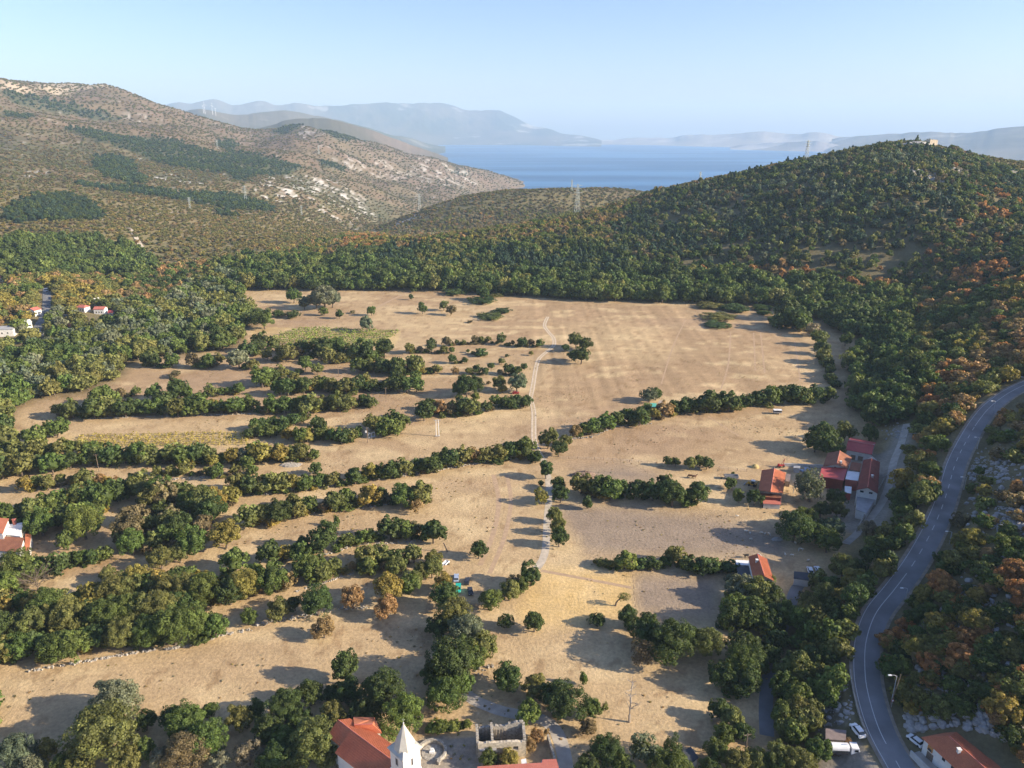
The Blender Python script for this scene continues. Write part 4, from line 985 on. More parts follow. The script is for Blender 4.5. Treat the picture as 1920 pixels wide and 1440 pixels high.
# ------------------------------------------------------------------ vegetation: place it
def solve_tree(px, py, w, hr, shape):
    zc = (0.38 if shape == 'low' else 0.5)
    g = G(px, py)
    for _ in range(6):
        dep = float(proj(g.x, g.y, g.z)[2]); wm = w * dep / FPX
        g = G(px, py, wm * hr * zc)
    return g, wm, wm * hr
ORD = lambda n: str(n) + ('th' if 10 <= n % 100 <= 20 else {1: 'st', 2: 'nd', 3: 'rd'}.get(n % 10, 'th'))
CAND = []
for gi, (where, kind, items, forced) in enumerate(GR):
    its = sorted(items, key=lambda t: t[0])
    cnt = {}; tot = {}
    for t in its: tot[t[3]] = tot.get(t[3], 0) + 1
    for t in its:
        x, y, w, ti = t[:4]; w *= 1.1 - 0.1 * min(1, max(0, (w - 38) / 32)); hr = t[4] if len(t) > 4 else 0.95
        shape = t[5] if len(t) > 5 else ('low' if kind == 'shrub' else 'round')
        if kind == 'tree' and hr > 1.12 and shape == 'round': shape = 'tall'
        cnt[ti] = cnt.get(ti, 0) + 1
        k = 'shrub' if (shape == 'low') else kind
        if tot[ti] == 1: lab = f'the only {TNAME[ti]} {k} {where}'
        else: lab = f'{ORD(cnt[ti])} {TNAME[ti]} {k} from left {where}'
        CAND.append(dict(x=x, y=y, w=w, t=ti, hr=hr, s=shape, k=k, f=forced, lab=lab, g=gi, where=where))
def inframe(c): return -c['w'] * .4 < c['x'] < 1920 + c['w'] * .4 and c['y'] < 1440 + c['w'] * .35
sel_ = []
for kind, cap in (('tree', 296), ('shrub', 230)):
    cs = [c for c in CAND if c['k'] == kind and inframe(c)]
    cs.sort(key=lambda c: (not c['f'], -c['w']))
    sel_ += cs[:cap]
chosen = set(id(c) for c in sel_)
gr = random.Random(4)
wood_pts, wood_rot, wood_scl, wood_vi, wood_tint = [], [], [], [], []
occ = []
roadxy = road_l[:, :2]
def tintcol(t, j=0.16):
    c = np.array(TINT[t]) * (1 + gr.uniform(-j, j)); c[0] *= 1 + gr.uniform(-j, j) * 0.7
    return c
PLACED = []
for c in CAND:
    g, wm, hm = solve_tree(c['x'], c['y'], c['w'], c['hr'], c['s'])
    if c['w'] > 25 and g.x > 40 and np.min(np.hypot(roadxy[:, 0] - g.x, roadxy[:, 1] - g.y)) < RW + wm * 0.22: 
        continue
    occ.append((g.x, g.y, wm * 0.4)); PLACED.append((c['g'], g.x, g.y, wm))
    col = tintcol(c['t']); rz = gr.uniform(0, 6.28)
    if id(c) in chosen:
        big = c['w'] >= 27
        nm = 'shrub' if c['k'] == 'shrub' else 'tree'
        if big:
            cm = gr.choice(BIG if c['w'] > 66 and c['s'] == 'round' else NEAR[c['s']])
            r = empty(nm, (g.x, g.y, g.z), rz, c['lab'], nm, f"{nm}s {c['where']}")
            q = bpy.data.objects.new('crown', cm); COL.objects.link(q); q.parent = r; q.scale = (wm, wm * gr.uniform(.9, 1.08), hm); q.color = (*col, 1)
            if c['s'] != 'low':
                tm = gr.choice(TRKA if c['s'] == 'airy' else TRK)
                q = bpy.data.objects.new('trunk', tm); COL.objects.link(q); q.parent = r; q.scale = (wm, wm, hm)
        else:
            q = bpy.data.objects.new(nm, gr.choice(MID[c['s']])); COL.objects.link(q)
            q.location = (g.x, g.y, g.z); q.rotation_euler = (0, 0, rz); q.scale = (wm, wm, hm); q.color = (*col, 1)
            tag(q, c['lab'], nm, f"{nm}s {c['where']}")
    else:
        wood_pts.append((g.x, g.y, g.z)); wood_rot.append((0, 0, rz)); wood_scl.append((wm, wm, hm))
        wood_vi.append(gr.choice(LIBI['scrubmid' if c['s'] == 'low' else 'mid'])); wood_tint.append(col)
for gi in range(len(GR)):
    if GR[gi][3]: continue
    cs = sorted([q for q in PLACED if q[0] == gi], key=lambda q: q[1])
    for p, q in zip(cs, cs[1:]):
        dd_ = math.hypot(p[1] - q[1], p[2] - q[2]); aw = (p[3] + q[3]) / 2
        if .45 * aw < dd_ < 1.9 * aw:
            for t in ((.5,) if dd_ < aw else (.33, .66)):
                x = p[1] + (q[1] - p[1]) * t + gr.uniform(-.1, .1) * aw; y = p[2] + (q[2] - p[2]) * t + gr.uniform(-.1, .1) * aw; w = aw * gr.uniform(.45, .8)
                wood_pts.append((x, y, float(TZ(x, y)) - .1)); wood_rot.append((0, 0, gr.uniform(0, 6.28))); wood_scl.append((w, w, w * gr.uniform(.6, .85)))
                wood_vi.append(gr.choice(LIBI['scrubmid'])); wood_tint.append(tintcol(gr.choice('DGOOGBY')))
if wood_pts:
    scatter('hedge_wood', wood_pts, wood_rot, wood_scl, wood_vi, np.array(wood_tint), 'smaller trees filling the distant hedgerows of the plain')

# woods and scrub, planted over real ground and coloured by zone
Z = []   # (polygon, tints, spacing m, size m, density, libkey, height ratio), first match wins
Z.append(([(0, 515), (235, 525), (240, 572), (60, 600), (0, 640), (-900, 690), (-900, 450)], 'YTOOYOG', 6.0, 8.0, .95, 'mid', .8))
Z.append(([(0, 455), (60, 450), (150, 450), (245, 460), (292, 492), (290, 508), (240, 518), (0, 515), (-900, 450), (-900, 400)], 'DDGDG', 6.5, 10.5, 1, 'mid', .9))
Z.append(([(330, 560), (345, 545), (420, 505), (400, 497), (290, 508), (240, 520), (235, 572), (290, 590)], 'BOGTD', 6.5, 8.5, .9, 'mid', .85))
Z.append((W_LEFT, 'DGGSSOOO', 6.6, 10.0, .93, 'mid', .95))
# forest belt at the far side of the plain
Z.append(([(400, 520), (420, 500), (560, 492), (700, 505), (850, 515), (1000, 520), (1250, 522), (1400, 520), (1560, 545), (1640, 600), (1600, 640), (1480, 575), (1100, 565), (800, 545), (430, 545)], 'DDGDGO', 6.5, 12.0, 1, 'mid', 1.0))
Z.append(([(590, 520), (640, 475), (760, 470), (900, 462), (1100, 452), (1150, 470), (1250, 520), (1000, 525), (700, 508)], 'KKDDGO', 6.0, 8.5, 1, 'cone', 1.25))
Z.append(([(640, 440), (720, 440), (740, 480), (650, 485)], 'RTYOG', 6.0, 7.5, .95, 'far', .8))
Z.append(([(1270, 505), (1440, 500), (1560, 515), (1720, 545), (1720, 560), (1560, 535), (1430, 518), (1270, 518)], 'RTRODG', 6.0, 8.0, 1, 'far', .85))
Z.append(([(1150, 478), (1150, 430), (1230, 365), (1500, 305), (1600, 285), (1720, 268), (1780, 290), (1800, 400), (1700, 470), (1560, 500), (1270, 508)], 'KDKOKGODBDS', 6.9, 7.6, .95, 'cone', 1.1))
Z.append(([(1700, 470), (1800, 400), (1780, 280), (1925, 330), (2300, 300), (2300, 540), (1900, 540), (1720, 545), (1560, 505)], 'KDGODBOGKR', 6.8, 7.4, .95, 'far', .9))
Z.append(([(1700, 545), (2500, 530), (2500, 740), (1925, 715), (1880, 725), (1800, 800), (1760, 860), (1705, 780), (1760, 700), (1700, 620)], 'RRTTYOODGG', 6.2, 8.5, .97, 'mid', .8))
Z.append(([(1700, 800), (1880, 725), (1905, 728), (1840, 770), (1780, 860), (1762, 940), (1740, 960), (1660, 1000), (1650, 960), (1690, 900)], 'YTRROGD', 6.2, 8.5, .95, 'mid', .8))
Z.append(([(1455, 572), (1540, 560), (1720, 545), (1780, 640), (1760, 760), (1705, 790), (1640, 800), (1595, 765), (1590, 700), (1622, 640), (1590, 600), (1530, 600)], 'DDGGOO', 6.2, 10.5, 1, 'mid', .95))
Z.append(([(1640, 800), (1705, 790), (1650, 800), (1630, 800)], 'G', 6, 8, 1, 'mid', .9))
Z.append(([(1820, 880), (1800, 820), (1925, 745), (2600, 700), (2600, 1600), (1930, 1600), (1930, 1000), (1800, 1000), (1790, 900)], 'DGGOOYRBT', 5.4, 6.0, .72, 'scrubmid', .8))
Z.append((Z_OLIVE, 'BOBOOTW', 8.0, 6.5, .85, 'far', .75))
Z.append(([(400, 500), (590, 455), (700, 440), (900, 430), (1240, 350), (1240, 380), (1150, 470), (800, 480), (600, 480), (560, 500)], 'OOBTYG', 7.2, 6.8, .9, 'far', .8))
Z.append(([(-12, 840), (-12, 1440), (-2400, 1440), (-2400, 900), (-900, 830)], 'DGOGOYD', 8.0, 9.0, .42, 'mid', .9))
Z.append(([(1500, 1135), (1570, 1075), (1640, 1010), (1690, 900), (1740, 850), (1800, 840), (1775, 930), (1735, 1010), (1690, 1070), (1645, 1120), (1618, 1180), (1612, 1260), (1560, 1320), (1500, 1390), (1460, 1350), (1470, 1240)], 'OGYDGB', 5.4, 5.6, .95, 'scrubmid', .9))
ZD = Z_DARK
ZGEN = ('OOBBTBOG', 'KKDKD')
HV = np.array([(190, 588, 17), (210, 592, 9), (157, 583, 14), (183, 573, 9), (10, 628, 28), (66, 590, 14), (133, 617, 11), (53, 614, 10), (3, 527, 12), (122, 598, 12), (76, 628, 14), (88, 565, 8), (170, 600, 20), (40, 650, 20)])
def plant(rmin, rmax, sp):
    # jittered world grid
    xs = np.arange(-rmax * 0.88, rmax * 0.92, sp); ys = np.arange(30, rmax, sp)
    X, Y = np.meshgrid(xs, ys); X = X + rng.uniform(-.45, .45, X.shape) * sp; Y = Y + rng.uniform(-.45, .45, X.shape) * sp
    X = X.ravel(); Y = Y.ravel(); r = np.hypot(X, Y); a = np.arctan2(X, Y)
    m = (r > rmin) & (r < rmax) & (a > R(-60)) & (a < R(62))
    X, Y = X[m], Y[m]; Zz = TZ(X, Y)
    return X, Y, Zz
occA = np.array(occ)
lanes_xy = [road_l[::2, :2], tl4[:, :2], tl5[:, :2], tl6[:, :2]]
def finish(X, Y, Zz, zone_of, spf):
    px, py, dep = proj(X, Y, Zz)
    out = []
    flat = (TZ(X, Y) * 0)
    # flat plain mask looked up on the terrain grid
    u = np.clip((np.arctan2(X, Y) - az[0]) / (az[1] - az[0]), 0, NA - 1.001).astype(int); v = np.clip((np.log(np.hypot(X, Y)) - lr[0]) / (lr[1] - lr[0]), 0, NR - 1.001).astype(int)
    fmv = fm[u, v]; rkv = rkm[u, v]; dkv = dk[u, v]
    zid = np.full(len(X), -1)
    for i, z in enumerate(Z):
        m = (zid < 0) & inpoly(px, py, z[0]); zid[m] = i
    return px, py, dep, fmv, rkv, dkv, zid
P3, R3, S3, V3, T3 = [], [], [], [], []
def emit(x, y, z, w, h, key, col):
    P3.append((x, y, z - 0.15)); R3.append((gr.uniform(-.05, .05), gr.uniform(-.05, .05), gr.uniform(0, 6.28))); S3.append((w, w * gr.uniform(.88, 1.1), h)); V3.append(gr.choice(LIBI[key])); T3.append(col)
# near and middle woods
X, Y, Zz = plant(110, 1600, 6.4)
px, py, dep, fmv, rkv, dkv, zid = finish(X, Y, Zz, None, 1)
ok = zid >= 0
gl_ = fbm(X / 45, Y / 45, 4, 61); gp_ = fbm(X / 30, Y / 30, 4, 62)
for i in np.nonzero(ok)[0]:
    z = Z[zid[i]]; x, y = X[i], Y[i]
    if rkv[i] > 0.5 and gr.random() < 0.8: continue
    if HV is not None and py[i] < 680 and px[i] < 260 and np.any((np.abs(px[i] - HV[:, 0]) < HV[:, 2]) & (py[i] > HV[:, 1] - 4) & (py[i] < HV[:, 1] + 21)): continue
    if gr.random() > z[4] * min(1.0, (6.4 / z[2]) ** 2 + 0.08): continue
    r = math.hypot(x, y)
    if r < 1000:
        w = z[3] * gr.uniform(0.6, 1.4)
    else: w = z[3] * gr.uniform(0.55, 1.35)
    bad = False
    if r < 900:
        for ln, hw in zip(lanes_xy, (RW + 0.8, 2.6, 2.8, 4.0)):
            if np.min(np.hypot(ln[:, 0] - x, ln[:, 1] - y)) < hw + w * 0.3: bad = True; break
        if not bad and np.any(np.hypot(occA[:, 0] - x, occA[:, 1] - y) < occA[:, 2] + w * 0.22): bad = True
    if bad: continue
    # colour drifts in patches
    tints = z[1]; k = int(np.clip((gl_[i] - 0.3) / 0.4, 0, 0.999) * len(tints)) if gr.random() < 0.65 else gr.randrange(len(tints))
    ti = tints[k]
    if rkm is not None and dkv[i] > .5 and zid[i] > 15: ti = 'K'
    key = z[5]
    if key == 'mid' and r > 900: key = 'far'
    if key == 'cone' and (ti in 'OGBTYRS' or gr.random() < .6): key = 'far'
    if key == 'scrubmid' and r > 700: key = 'scrub'
    hr_ = z[6] if key != 'far' or z[5] != 'cone' else 0.9
    if zid[i] in (8, 9) and gp_[i] < .42 and gr.random() < .65: continue
    emit(x, y, Zz[i], w, w * hr_ * gr.uniform(.8, 1.25), key, tintcol(ti) * 1.12)
n_mid = len(P3)
# far scrub on the left slopes, thinning with distance
for (r0, r1, sp, w0, dens) in ((900, 1600, 8.2, 7.2, .9), (1600, 2400, 10.5, 8.0, .85), (2400, 3400, 14.5, 8.5, .8), (3400, 5400, 20, 11, .8)):
    X, Y, Zz = plant(r0, r1, sp)
    px, py, dep, fmv, rkv, dkv, zid = finish(X, Y, Zz, None, 1)
    nz_ = fbm(X / 60, Y / 60, 4, 65)
    for i in range(len(X)):
        if zid[i] >= 0 and r1 <= 1600: continue
        if fmv[i] > .4 or Zz[i] < (SEA + 4) * S or px[i] < -900 or px[i] > 2500 or py[i] > 520: continue
        dark = dkv[i] > 0.5
        if rkv[i] > 0.45: continue
        if dark and dkv[i] < .97 and gr.random() < .35: dark = False
        if gr.random() > (1.0 if dark else dens * (0.35 + nz_[i] * 1.1)): continue
        ti = gr.choice(ZGEN[1] if dark else (ZGEN[0] if r1 > 1600 else 'OOYYTOGYB'))
        w = w0 * gr.uniform(.7, 1.3) * (1.05 if dark else 0.9)
        emit(X[i], Y[i], Zz[i], w, w * (0.95 if dark else .62), 'far' if dark and r1 <= 1600 else 'scrub', tintcol(ti) * .6 + np.array([.055, .045, .022]) if not dark else tintcol(ti))
scatter('woodland', P3, R3, S3, V3, np.array(T3), 'dense woods and autumn scrub covering the slopes around the plain')
print('WOOD', n_mid, len(P3), 'cand', len(CAND), 'chosen', len(chosen))

# loose limestone on the banks and slopes
P3, R3, S3, V3, T3 = [], [], [], [], []
for poly, n_, s0 in (([(1510, 1300), (1600, 1275), (1600, 1350), (1525, 1372)], 160, 1.3), ([(1690, 1330), (1760, 1320), (1880, 1345), (1925, 1400), (1800, 1360), (1700, 1372)], 230, 2.0), ([(1680, 1180), (1780, 1060), (1925, 1000), (1925, 1380), (1760, 1330), (1690, 1320)], 420, 1.9), ([(1800, 1000), (1830, 850), (1925, 780), (1925, 1000)], 260, 1.9), ([(1830, 855), (1900, 855), (1890, 905), (1810, 900)], 160, 1.5),
                     ([(1870, 950), (1925, 955), (1925, 1005), (1860, 990)], 150, 1.6), ([(1810, 1115), (1865, 1125), (1850, 1155), (1810, 1150)], 50, 1.3), ([(1900, 700), (1925, 690), (1925, 740), (1900, 745)], 20, 1.5),
                     ([(1640, 800), (1700, 790), (1700, 830), (1660, 830)], 70, 1.2), ([(1560, 330), (1600, 328), (1590, 348), (1562, 350)], 60, 5), ([(1690, 318), (1770, 300), (1830, 320), (1760, 345)], 160, 5), ([(1740, 270), (1800, 280), (1900, 325), (1880, 340), (1780, 300)], 80, 4)):
    xs = [p[0] for p in poly]; ys = [p[1] for p in poly]; k = 0
    while k < n_:
        x, y = gr.uniform(min(xs), max(xs)), gr.uniform(min(ys), max(ys))
        if not inpoly([x], [y], poly)[0]: k += 0.2; continue
        g = G(x, y); k += 1
        if np.min(np.hypot(roadxy[:, 0] - g.x, roadxy[:, 1] - g.y)) < RW + 1.5: continue
        s = s0 * (.3 + 1.2 * gr.random() ** 2.2)
        emit(g.x, g.y, g.z + 0.15, s, s * gr.uniform(.5, .9), 'rock', np.array([.4, .4, .4]))
scatter('loose_rock', P3, R3, S3, V3, np.array(T3), 'grey limestone rubble on the road banks and hill crest')
# dry tufts and weeds standing in the grassland
P3, R3, S3, V3, T3 = [], [], [], [], []
X, Y, Zz = plant(100, 520, 2.6)
px, py, dep, fmv, rkv, dkv, zid = finish(X, Y, Zz, None, 1)
tn = fbm(X / 14, Y / 14, 4, 77)
for i in range(len(X)):
    if fmv[i] < 0.7 or zid[i] >= 0 or px[i] < -20 or px[i] > 1500 or py[i] > 1460: continue
    if tn[i] < 0.56 or gr.random() > (tn[i] - 0.54) * 3: continue
    w = gr.uniform(.4, 1.0)
    emit(X[i], Y[i], Zz[i] + .15, w, w * .35, 'scrub', tintcol(gr.choice('TWWTWYB')) * 1.25)
scatter('dry_tufts', P3, R3, S3, V3, np.array(T3), 'low dry tufts and weeds dotted over the grassland')
print('TUFT', len(P3))

for c in CAND:
    if len(c['lab'].split()) > 16: print('LONG', c['lab'])

# ------------------------------------------------------------------ materials for built things
def tilemat(name, col, dark, scale=3.0):
    m, nt, b = newmat(name)
    tc = N(nt, 'TexCoord'); w = N(nt, 'TexNoise'); w.inputs['Scale'].default_value = scale; w.inputs['Detail'].default_value = 6
    w2 = N(nt, 'TexNoise'); w2.inputs['Scale'].default_value = 0.35; w2.inputs['Detail'].default_value = 4
    nt.links.new(tc.outputs['Object'], w.inputs['Vector']); nt.links.new(tc.outputs['Object'], w2.inputs['Vector'])
    mx = N(nt, 'MixRGB'); mx.inputs[0].default_value = 0.5; nt.links.new(w.outputs['Fac'], mx.inputs[1]); nt.links.new(w2.outputs['Fac'], mx.inputs[2])
    cr = N(nt, 'ValToRGB'); e = cr.color_ramp.elements; e[0].position = .38; e[0].color = (*dark, 1); e[1].position = .6; e[1].color = (*col, 1)
    nt.links.new(mx.outputs[0], cr.inputs[0]); nt.links.new(cr.outputs[0], b.inputs['Base Color'])
    b.inputs['Roughness'].default_value = .85; b.inputs['Specular IOR Level'].default_value = .2
    bp = N(nt, 'Bump'); bp.inputs['Distance'].default_value = .06; bp.inputs['Strength'].default_value = .7
    nt.links.new(w.outputs['Fac'], bp.inputs['Height']); nt.links.new(bp.outputs[0], b.inputs['Normal'])
    return m
M_tile = tilemat('orange_tile', (0.56, 0.20, 0.105), (0.44, 0.15, 0.08))
M_tileb = tilemat('old_brown_tile', (0.30, 0.13, 0.075), (0.20, 0.085, 0.055))
M_tiled = tilemat('dark_red_tile', (0.22, 0.062, 0.045), (0.15, 0.045, 0.035))
M_redm = simple('red_sheet_metal', (0.40, 0.075, 0.07), .5, .08, .6, 0, 0, .4)
M_redt = tilemat('pale_red_tile', (0.50, 0.17, 0.13), (0.40, 0.13, 0.10))
M_wall = simple('white_plaster', (0.72, 0.70, 0.66), .9, .06, .8)
M_wallp = simple('pale_grey_plaster', (0.50, 0.49, 0.47), .9, .12, .5)
M_wallb = simple('cream_stone_wall', (0.58, 0.50, 0.38), .95, .22, 1.4, .05)
M_stone = simple('rubble_stone', (0.38, 0.345, 0.29), .95, .3, 1.8, .08)
M_dstone = simple('dry_wall_stone', (0.40, 0.365, 0.32), .95, .3, 2.0, .08)
M_slate = simple('dark_sheet', (0.055, 0.06, 0.068), .6, .15, .6)
M_grey = simple('grey_sheet', (0.33, 0.33, 0.34), .6, .12, .5)
M_white = simple('white_sheet', (0.78, 0.78, 0.78), .5, .06, .5)
M_spire = simple('pale_spire_sheet', (0.50, 0.475, 0.415), .45, .08, .8, 0, .0, .4)
M_brownm = simple('brown_panel', (0.22, 0.17, 0.15), .6, .15, .8)
M_glass = simple('dark_glass', (0.02, 0.025, 0.03), .12, .05, 1, 0, 0, .6)
M_wood = simple('weathered_wood', (0.20, 0.15, 0.11), .9, .2, 2)
M_steel = simple('galvanised_steel', (0.48, 0.49, 0.50), .55, .08, 2, 0, .3)
M_pyl = simple('pylon_steel', (0.42, 0.46, 0.44), .6, .05, 1)
M_tyre = simple('tyre_rubber', (0.02, 0.02, 0.02), .85, .1, 2)
M_blue = simple('pale_blue_paint', (0.35, 0.42, 0.55), .35, .04, 1, 0, 0, .5)
M_teal = simple('teal_paint', (0.02, 0.42, 0.33), .35, .04, 1, 0, 0, .5)
M_black = simple('dark_paint', (0.035, 0.035, 0.045), .3, .04, 1, 0, 0, .5)
M_yel = simple('yellow_paint', (0.60, 0.32, 0.03), .45, .06, 1)
M_red = simple('red_paint', (0.35, 0.03, 0.03), .4, .06, 1)
M_wool = simple('wool', (0.62, 0.58, 0.50), .95, .12, 6)
M_hide = simple('brown_hide', (0.10, 0.05, 0.03), .8, .15, 3)
M_bhide = simple('black_hide', (0.02, 0.018, 0.018), .8, .1, 3)
M_or = simple('orange_crate_wood', (0.52, 0.26, 0.08), .8, .1, 2)
M_tealr = simple('teal_sheet_roof', (0.12, 0.45, 0.36), .5, .1, 1)

# ------------------------------------------------------------------ buildings
def V3(p, z): return P(p[0], p[1], z)
def winbox(parent, c, n, w, h, name='window', frame=None, glass=None, org=None):
    """window lying on a wall: centre c (world), outward normal n (2D)"""
    n = Vector((n[0], n[1], 0)).normalized(); t = Vector((-n.y, n.x, 0)); a = math.atan2(n.y, n.x)
    c = Vector(c) - org
    mb = MB()
    for s in (-1, 1):
        q = c + t * s * (w / 2 + .05) + n * .03; mb.box(q, (.12, .1, h + .2), a)
    for s in (-1, 1):
        q = c + Vector((0, 0, s * (h / 2 + .05))) + n * .03; mb.box(q, (.12, w - .002, .1), a)
    f = mb.build(name, frame or M_wall, parent)
    m2 = MB(); m2.box(c + n * .012, (.06, w, h), a); m2.build('pane' if name == 'window' else 'leaf', glass or M_glass, f)
    return f
def building(name, label, cat, eave, ze, ridge, zr, wallm, roofm, hip=(False, False), z0=None, inset=.45, courses=False, chim=None, wins=(), doors=(), group=None, th=.22):
    """eave: world xy far-left, near-left, near-right, far-right ; ridge: far, near"""
    E = [Vector((p[0], p[1], ze)) for p in eave]; A = Vector((ridge[0][0], ridge[0][1], zr)); B = Vector((ridge[1][0], ridge[1][1], zr))
    cen = sum(E, Vector()) / 4; gz = min(float(TZ(p.x, p.y)) for p in E) if z0 is None else z0
    org = Vector((cen.x, cen.y, gz))
    o = empty(name, org, 0, label, cat, group)
    FL, NL, NR, FR = [e - org for e in E]; A -= org; B -= org; zb = -0.4
    roof = MB(); up = Vector((0, 0, 1))
    def slab(poly):
        poly = [Vector(p) for p in poly]; k = len(poly); n = len(roof.v)
        roof.v += [tuple(p) for p in poly] + [tuple(p - up * th) for p in poly]
        roof.f.append(tuple(range(n, n + k))); roof.f.append(tuple(range(n + 2 * k - 1, n + k - 1, -1)))
        for i in range(k): roof.f.append((n + i, n + k + i, n + k + (i + 1) % k, n + (i + 1) % k))
        roof.m += [0] * (k + 2)
    slab([FL, NL, B, A]); slab([NR, FR, A, B])
    if hip[0]: slab([FR, FL, A])
    if hip[1]: slab([NL, NR, B])
    if courses:
        for (p, q, r, s) in ((FL, NL, B, A), (NR, FR, A, B)):
            L_ = (p - s).length; n_ = int(L_ / .5); nrm = (q - p).cross(s - p).normalized()
            if nrm.z < 0: nrm = -nrm
            for i in range(n_):
                t0 = i / n_; t1 = (i + .62) / n_
                a0 = p.lerp(s, t0); a1 = p.lerp(s, t1); b0 = q.lerp(r, t0); b1 = q.lerp(r, t1)
                roof.quad(a0 + nrm * .02, b0 + nrm * .02, b1 + nrm * .14, a1 + nrm * .14)
                roof.quad(a1 + nrm * .14, b1 + nrm * .14, b1 - nrm * .02, a1 - nrm * .02)
    rf = roof.build('roof', roofm, o)
    cap = MB(); cap.tube([A + up * .06, B + up * .06], .16, 6); cap.build('ridge_cap', M_redt if roofm in (M_tile, M_tileb, M_tiled) else roofm, rf)
    # walls
    c2 = (FL + NL + NR + FR) / 4
    def ins(p):
        d = Vector((c2.x - p.x, c2.y - p.y, 0)); return p + d.normalized() * inset * 1.3
    w = [ins(p) for p in (FL, NL, NR, FR)]; mb = MB()
    mb.prism([(p.x, p.y) for p in w], zb, ze - gz - th + .0)
    for end, (p, q, r) in enumerate(((w[3], w[0], A), (w[1], w[2], B))):
        if not hip[end]:
            r2 = (p + q) / 2; s = (zr - ze) * ((p - q).length / max((E[0] - E[3]).length if end == 0 else (E[1] - E[2]).length, .1))
            inn = ((w[1] + w[2]) / 2 - (w[0] + w[3]) / 2).normalized() * (.25 if end == 0 else -.25)
            top = Vector((r2.x, r2.y, ze - gz - th + s))
            a_, b_ = Vector((p.x, p.y, ze - gz - th)), Vector((q.x, q.y, ze - gz - th))
            n = len(mb.v); mb.v += [tuple(v) for v in (a_, b_, top, a_ + inn, b_ + inn, top + inn)]
            mb.f += [(n, n + 1, n + 2), (n + 5, n + 4, n + 3), (n, n + 2, n + 5, n + 3), (n + 1, n + 4, n + 5, n + 2)]; mb.m += [0] * 4
    mb.build('wall', wallm, o)
    sides = {'L': (w[0], w[1]), 'N': (w[1], w[2]), 'R': (w[2], w[3]), 'F': (w[3], w[0])}
    for (sd, t, z, ww, hh) in wins:
        p, q = sides[sd]; c = p.lerp(q, t); d = (q - p).normalized(); n = (d.y, -d.x)
        if (Vector((c.x - c2.x, c.y - c2.y, 0))).dot(Vector((n[0], n[1], 0))) < 0: n = (-n[0], -n[1])
        winbox(o, Vector((c.x, c.y, z)) + org, n, ww, hh, org=org)
    for (sd, t, ww, hh) in doors:
        p, q = sides[sd]; c = p.lerp(q, t); d = (q - p).normalized(); n = (d.y, -d.x)
        if (Vector((c.x - c2.x, c.y - c2.y, 0))).dot(Vector((n[0], n[1], 0))) < 0: n = (-n[0], -n[1])
        winbox(o, Vector((c.x, c.y, hh / 2)) + org, n, ww, hh, 'door', M_wood, M_wood, org=org)
    if chim:
        t, sgn, hgt = chim; p = A.lerp(B, t); e = (FL if sgn < 0 else FR).lerp(NL if sgn < 0 else NR, t); p = p.lerp(e, .3)
        mb = MB(); mb.box((p.x, p.y, p.z + hgt / 2 - .3), (.7, .7, hgt + .6)); mb.box((p.x, p.y, p.z + hgt + .1), (.95, .95, .14)); mb.build('chimney', M_wall, rf)
    return o
def gable(name, label, cat, a, b, zr, hw, ze, wallm, roofm, **k):
    A = V3(a, zr); B = V3(b, zr); d = (B - A); d.z = 0; d.normalize(); n = Vector((d.y, -d.x, 0))   # n points to the left looking near
    L = [A + n * hw, B + n * hw, B - n * hw, A - n * hw]
    if L[0].x > L[3].x: L = [L[3], L[2], L[1], L[0]]
    return building(name, label, cat, L, ze, (A, B), zr, wallm, roofm, **k)
def flatroof(name, label, cat, corners, z, wallm, roofm, z0=None, th=.2, inset=.25, wins=(), doors=(), group=None, parent=None):
    """corners: px,py,z of roof corners"""
    pts = [P(c[0], c[1], c[2] if len(c) > 2 else z) for c in corners]
    cen = sum(pts, Vector()) / len(pts); gz = min(float(TZ(p.x, p.y)) for p in pts) if z0 is None else z0
    org = Vector((cen.x, cen.y, gz)); o = empty(name, org, 0, label, cat, group)
    L = [p - org for p in pts]; mb = MB()
    mb.prism([(p.x, p.y) for p in L], [p.z - th for p in L], [p.z for p in L])
    ar = sum(L[i].x * L[(i + 1) % len(L)].y - L[(i + 1) % len(L)].x * L[i].y for i in range(len(L)))
    if ar < 0: L = L[::-1]; mb = MB(); mb.prism([(p.x, p.y) for p in L], [p.z - th for p in L], [p.z for p in L])
    mb.build('roof', roofm, o)
    W = []
    for p in L:
        d = Vector((-p.x, -p.y, 0)).normalized() * inset * 1.3; W.append(p + d)
    mb = MB(); mb.prism([(p.x, p.y) for p in W], -.3, [p.z - th for p in W]); mb.build('wall', wallm, o)
    for (i, t, zz, ww, hh, nm) in wins:
        p, q = W[i], W[(i + 1) % len(W)]; c = p.lerp(q, t); d = (q - p).normalized(); n = (d.y, -d.x)
        if c.x * n[0] + c.y * n[1] < 0: n = (-n[0], -n[1])
        winbox(o, Vector((c.x, c.y, zz)) + org, n, ww, hh, nm, org=org)
    return o

# church ------------------------------------------------------
ch = empty('church', P(690, 1400, 0), 0, 'village church with orange tiled roof and slender white bell tower', 'church')
corg = ch.location.copy()
nv = gable('nave', None, None, (658, 1369), (742, 1431), 10.4, 5.3, 7.4, M_wall, M_tile, z0=0, courses=True, wins=[('L', .62, 4.8, .9, 2.2), ('L', .85, 4.8, .9, 2.2)])
nv.parent = ch; nv.location -= corg
cho = gable('choir', None, None, (634, 1350), (660, 1370.5), 10.2, 3.7, 8.0, M_wall, M_tile, z0=0, courses=True)
cho.parent = ch; cho.location -= corg
tr_ = building('side_chapel', None, None, [P(662, 1344, 7.2), P(674, 1374, 7.2), P(716, 1374, 7.2), P(702, 1345, 7.2)], 7.2, (P(664, 1359, 9.8), P(698, 1358, 9.8)), 9.8, M_wall, M_tile, hip=(True, True), z0=0)
for q in (nv, tr_, cho):
    for k in ('label', 'category', 'group'):
        if k in q: del q[k]
tr_.parent = ch; tr_.location -= corg
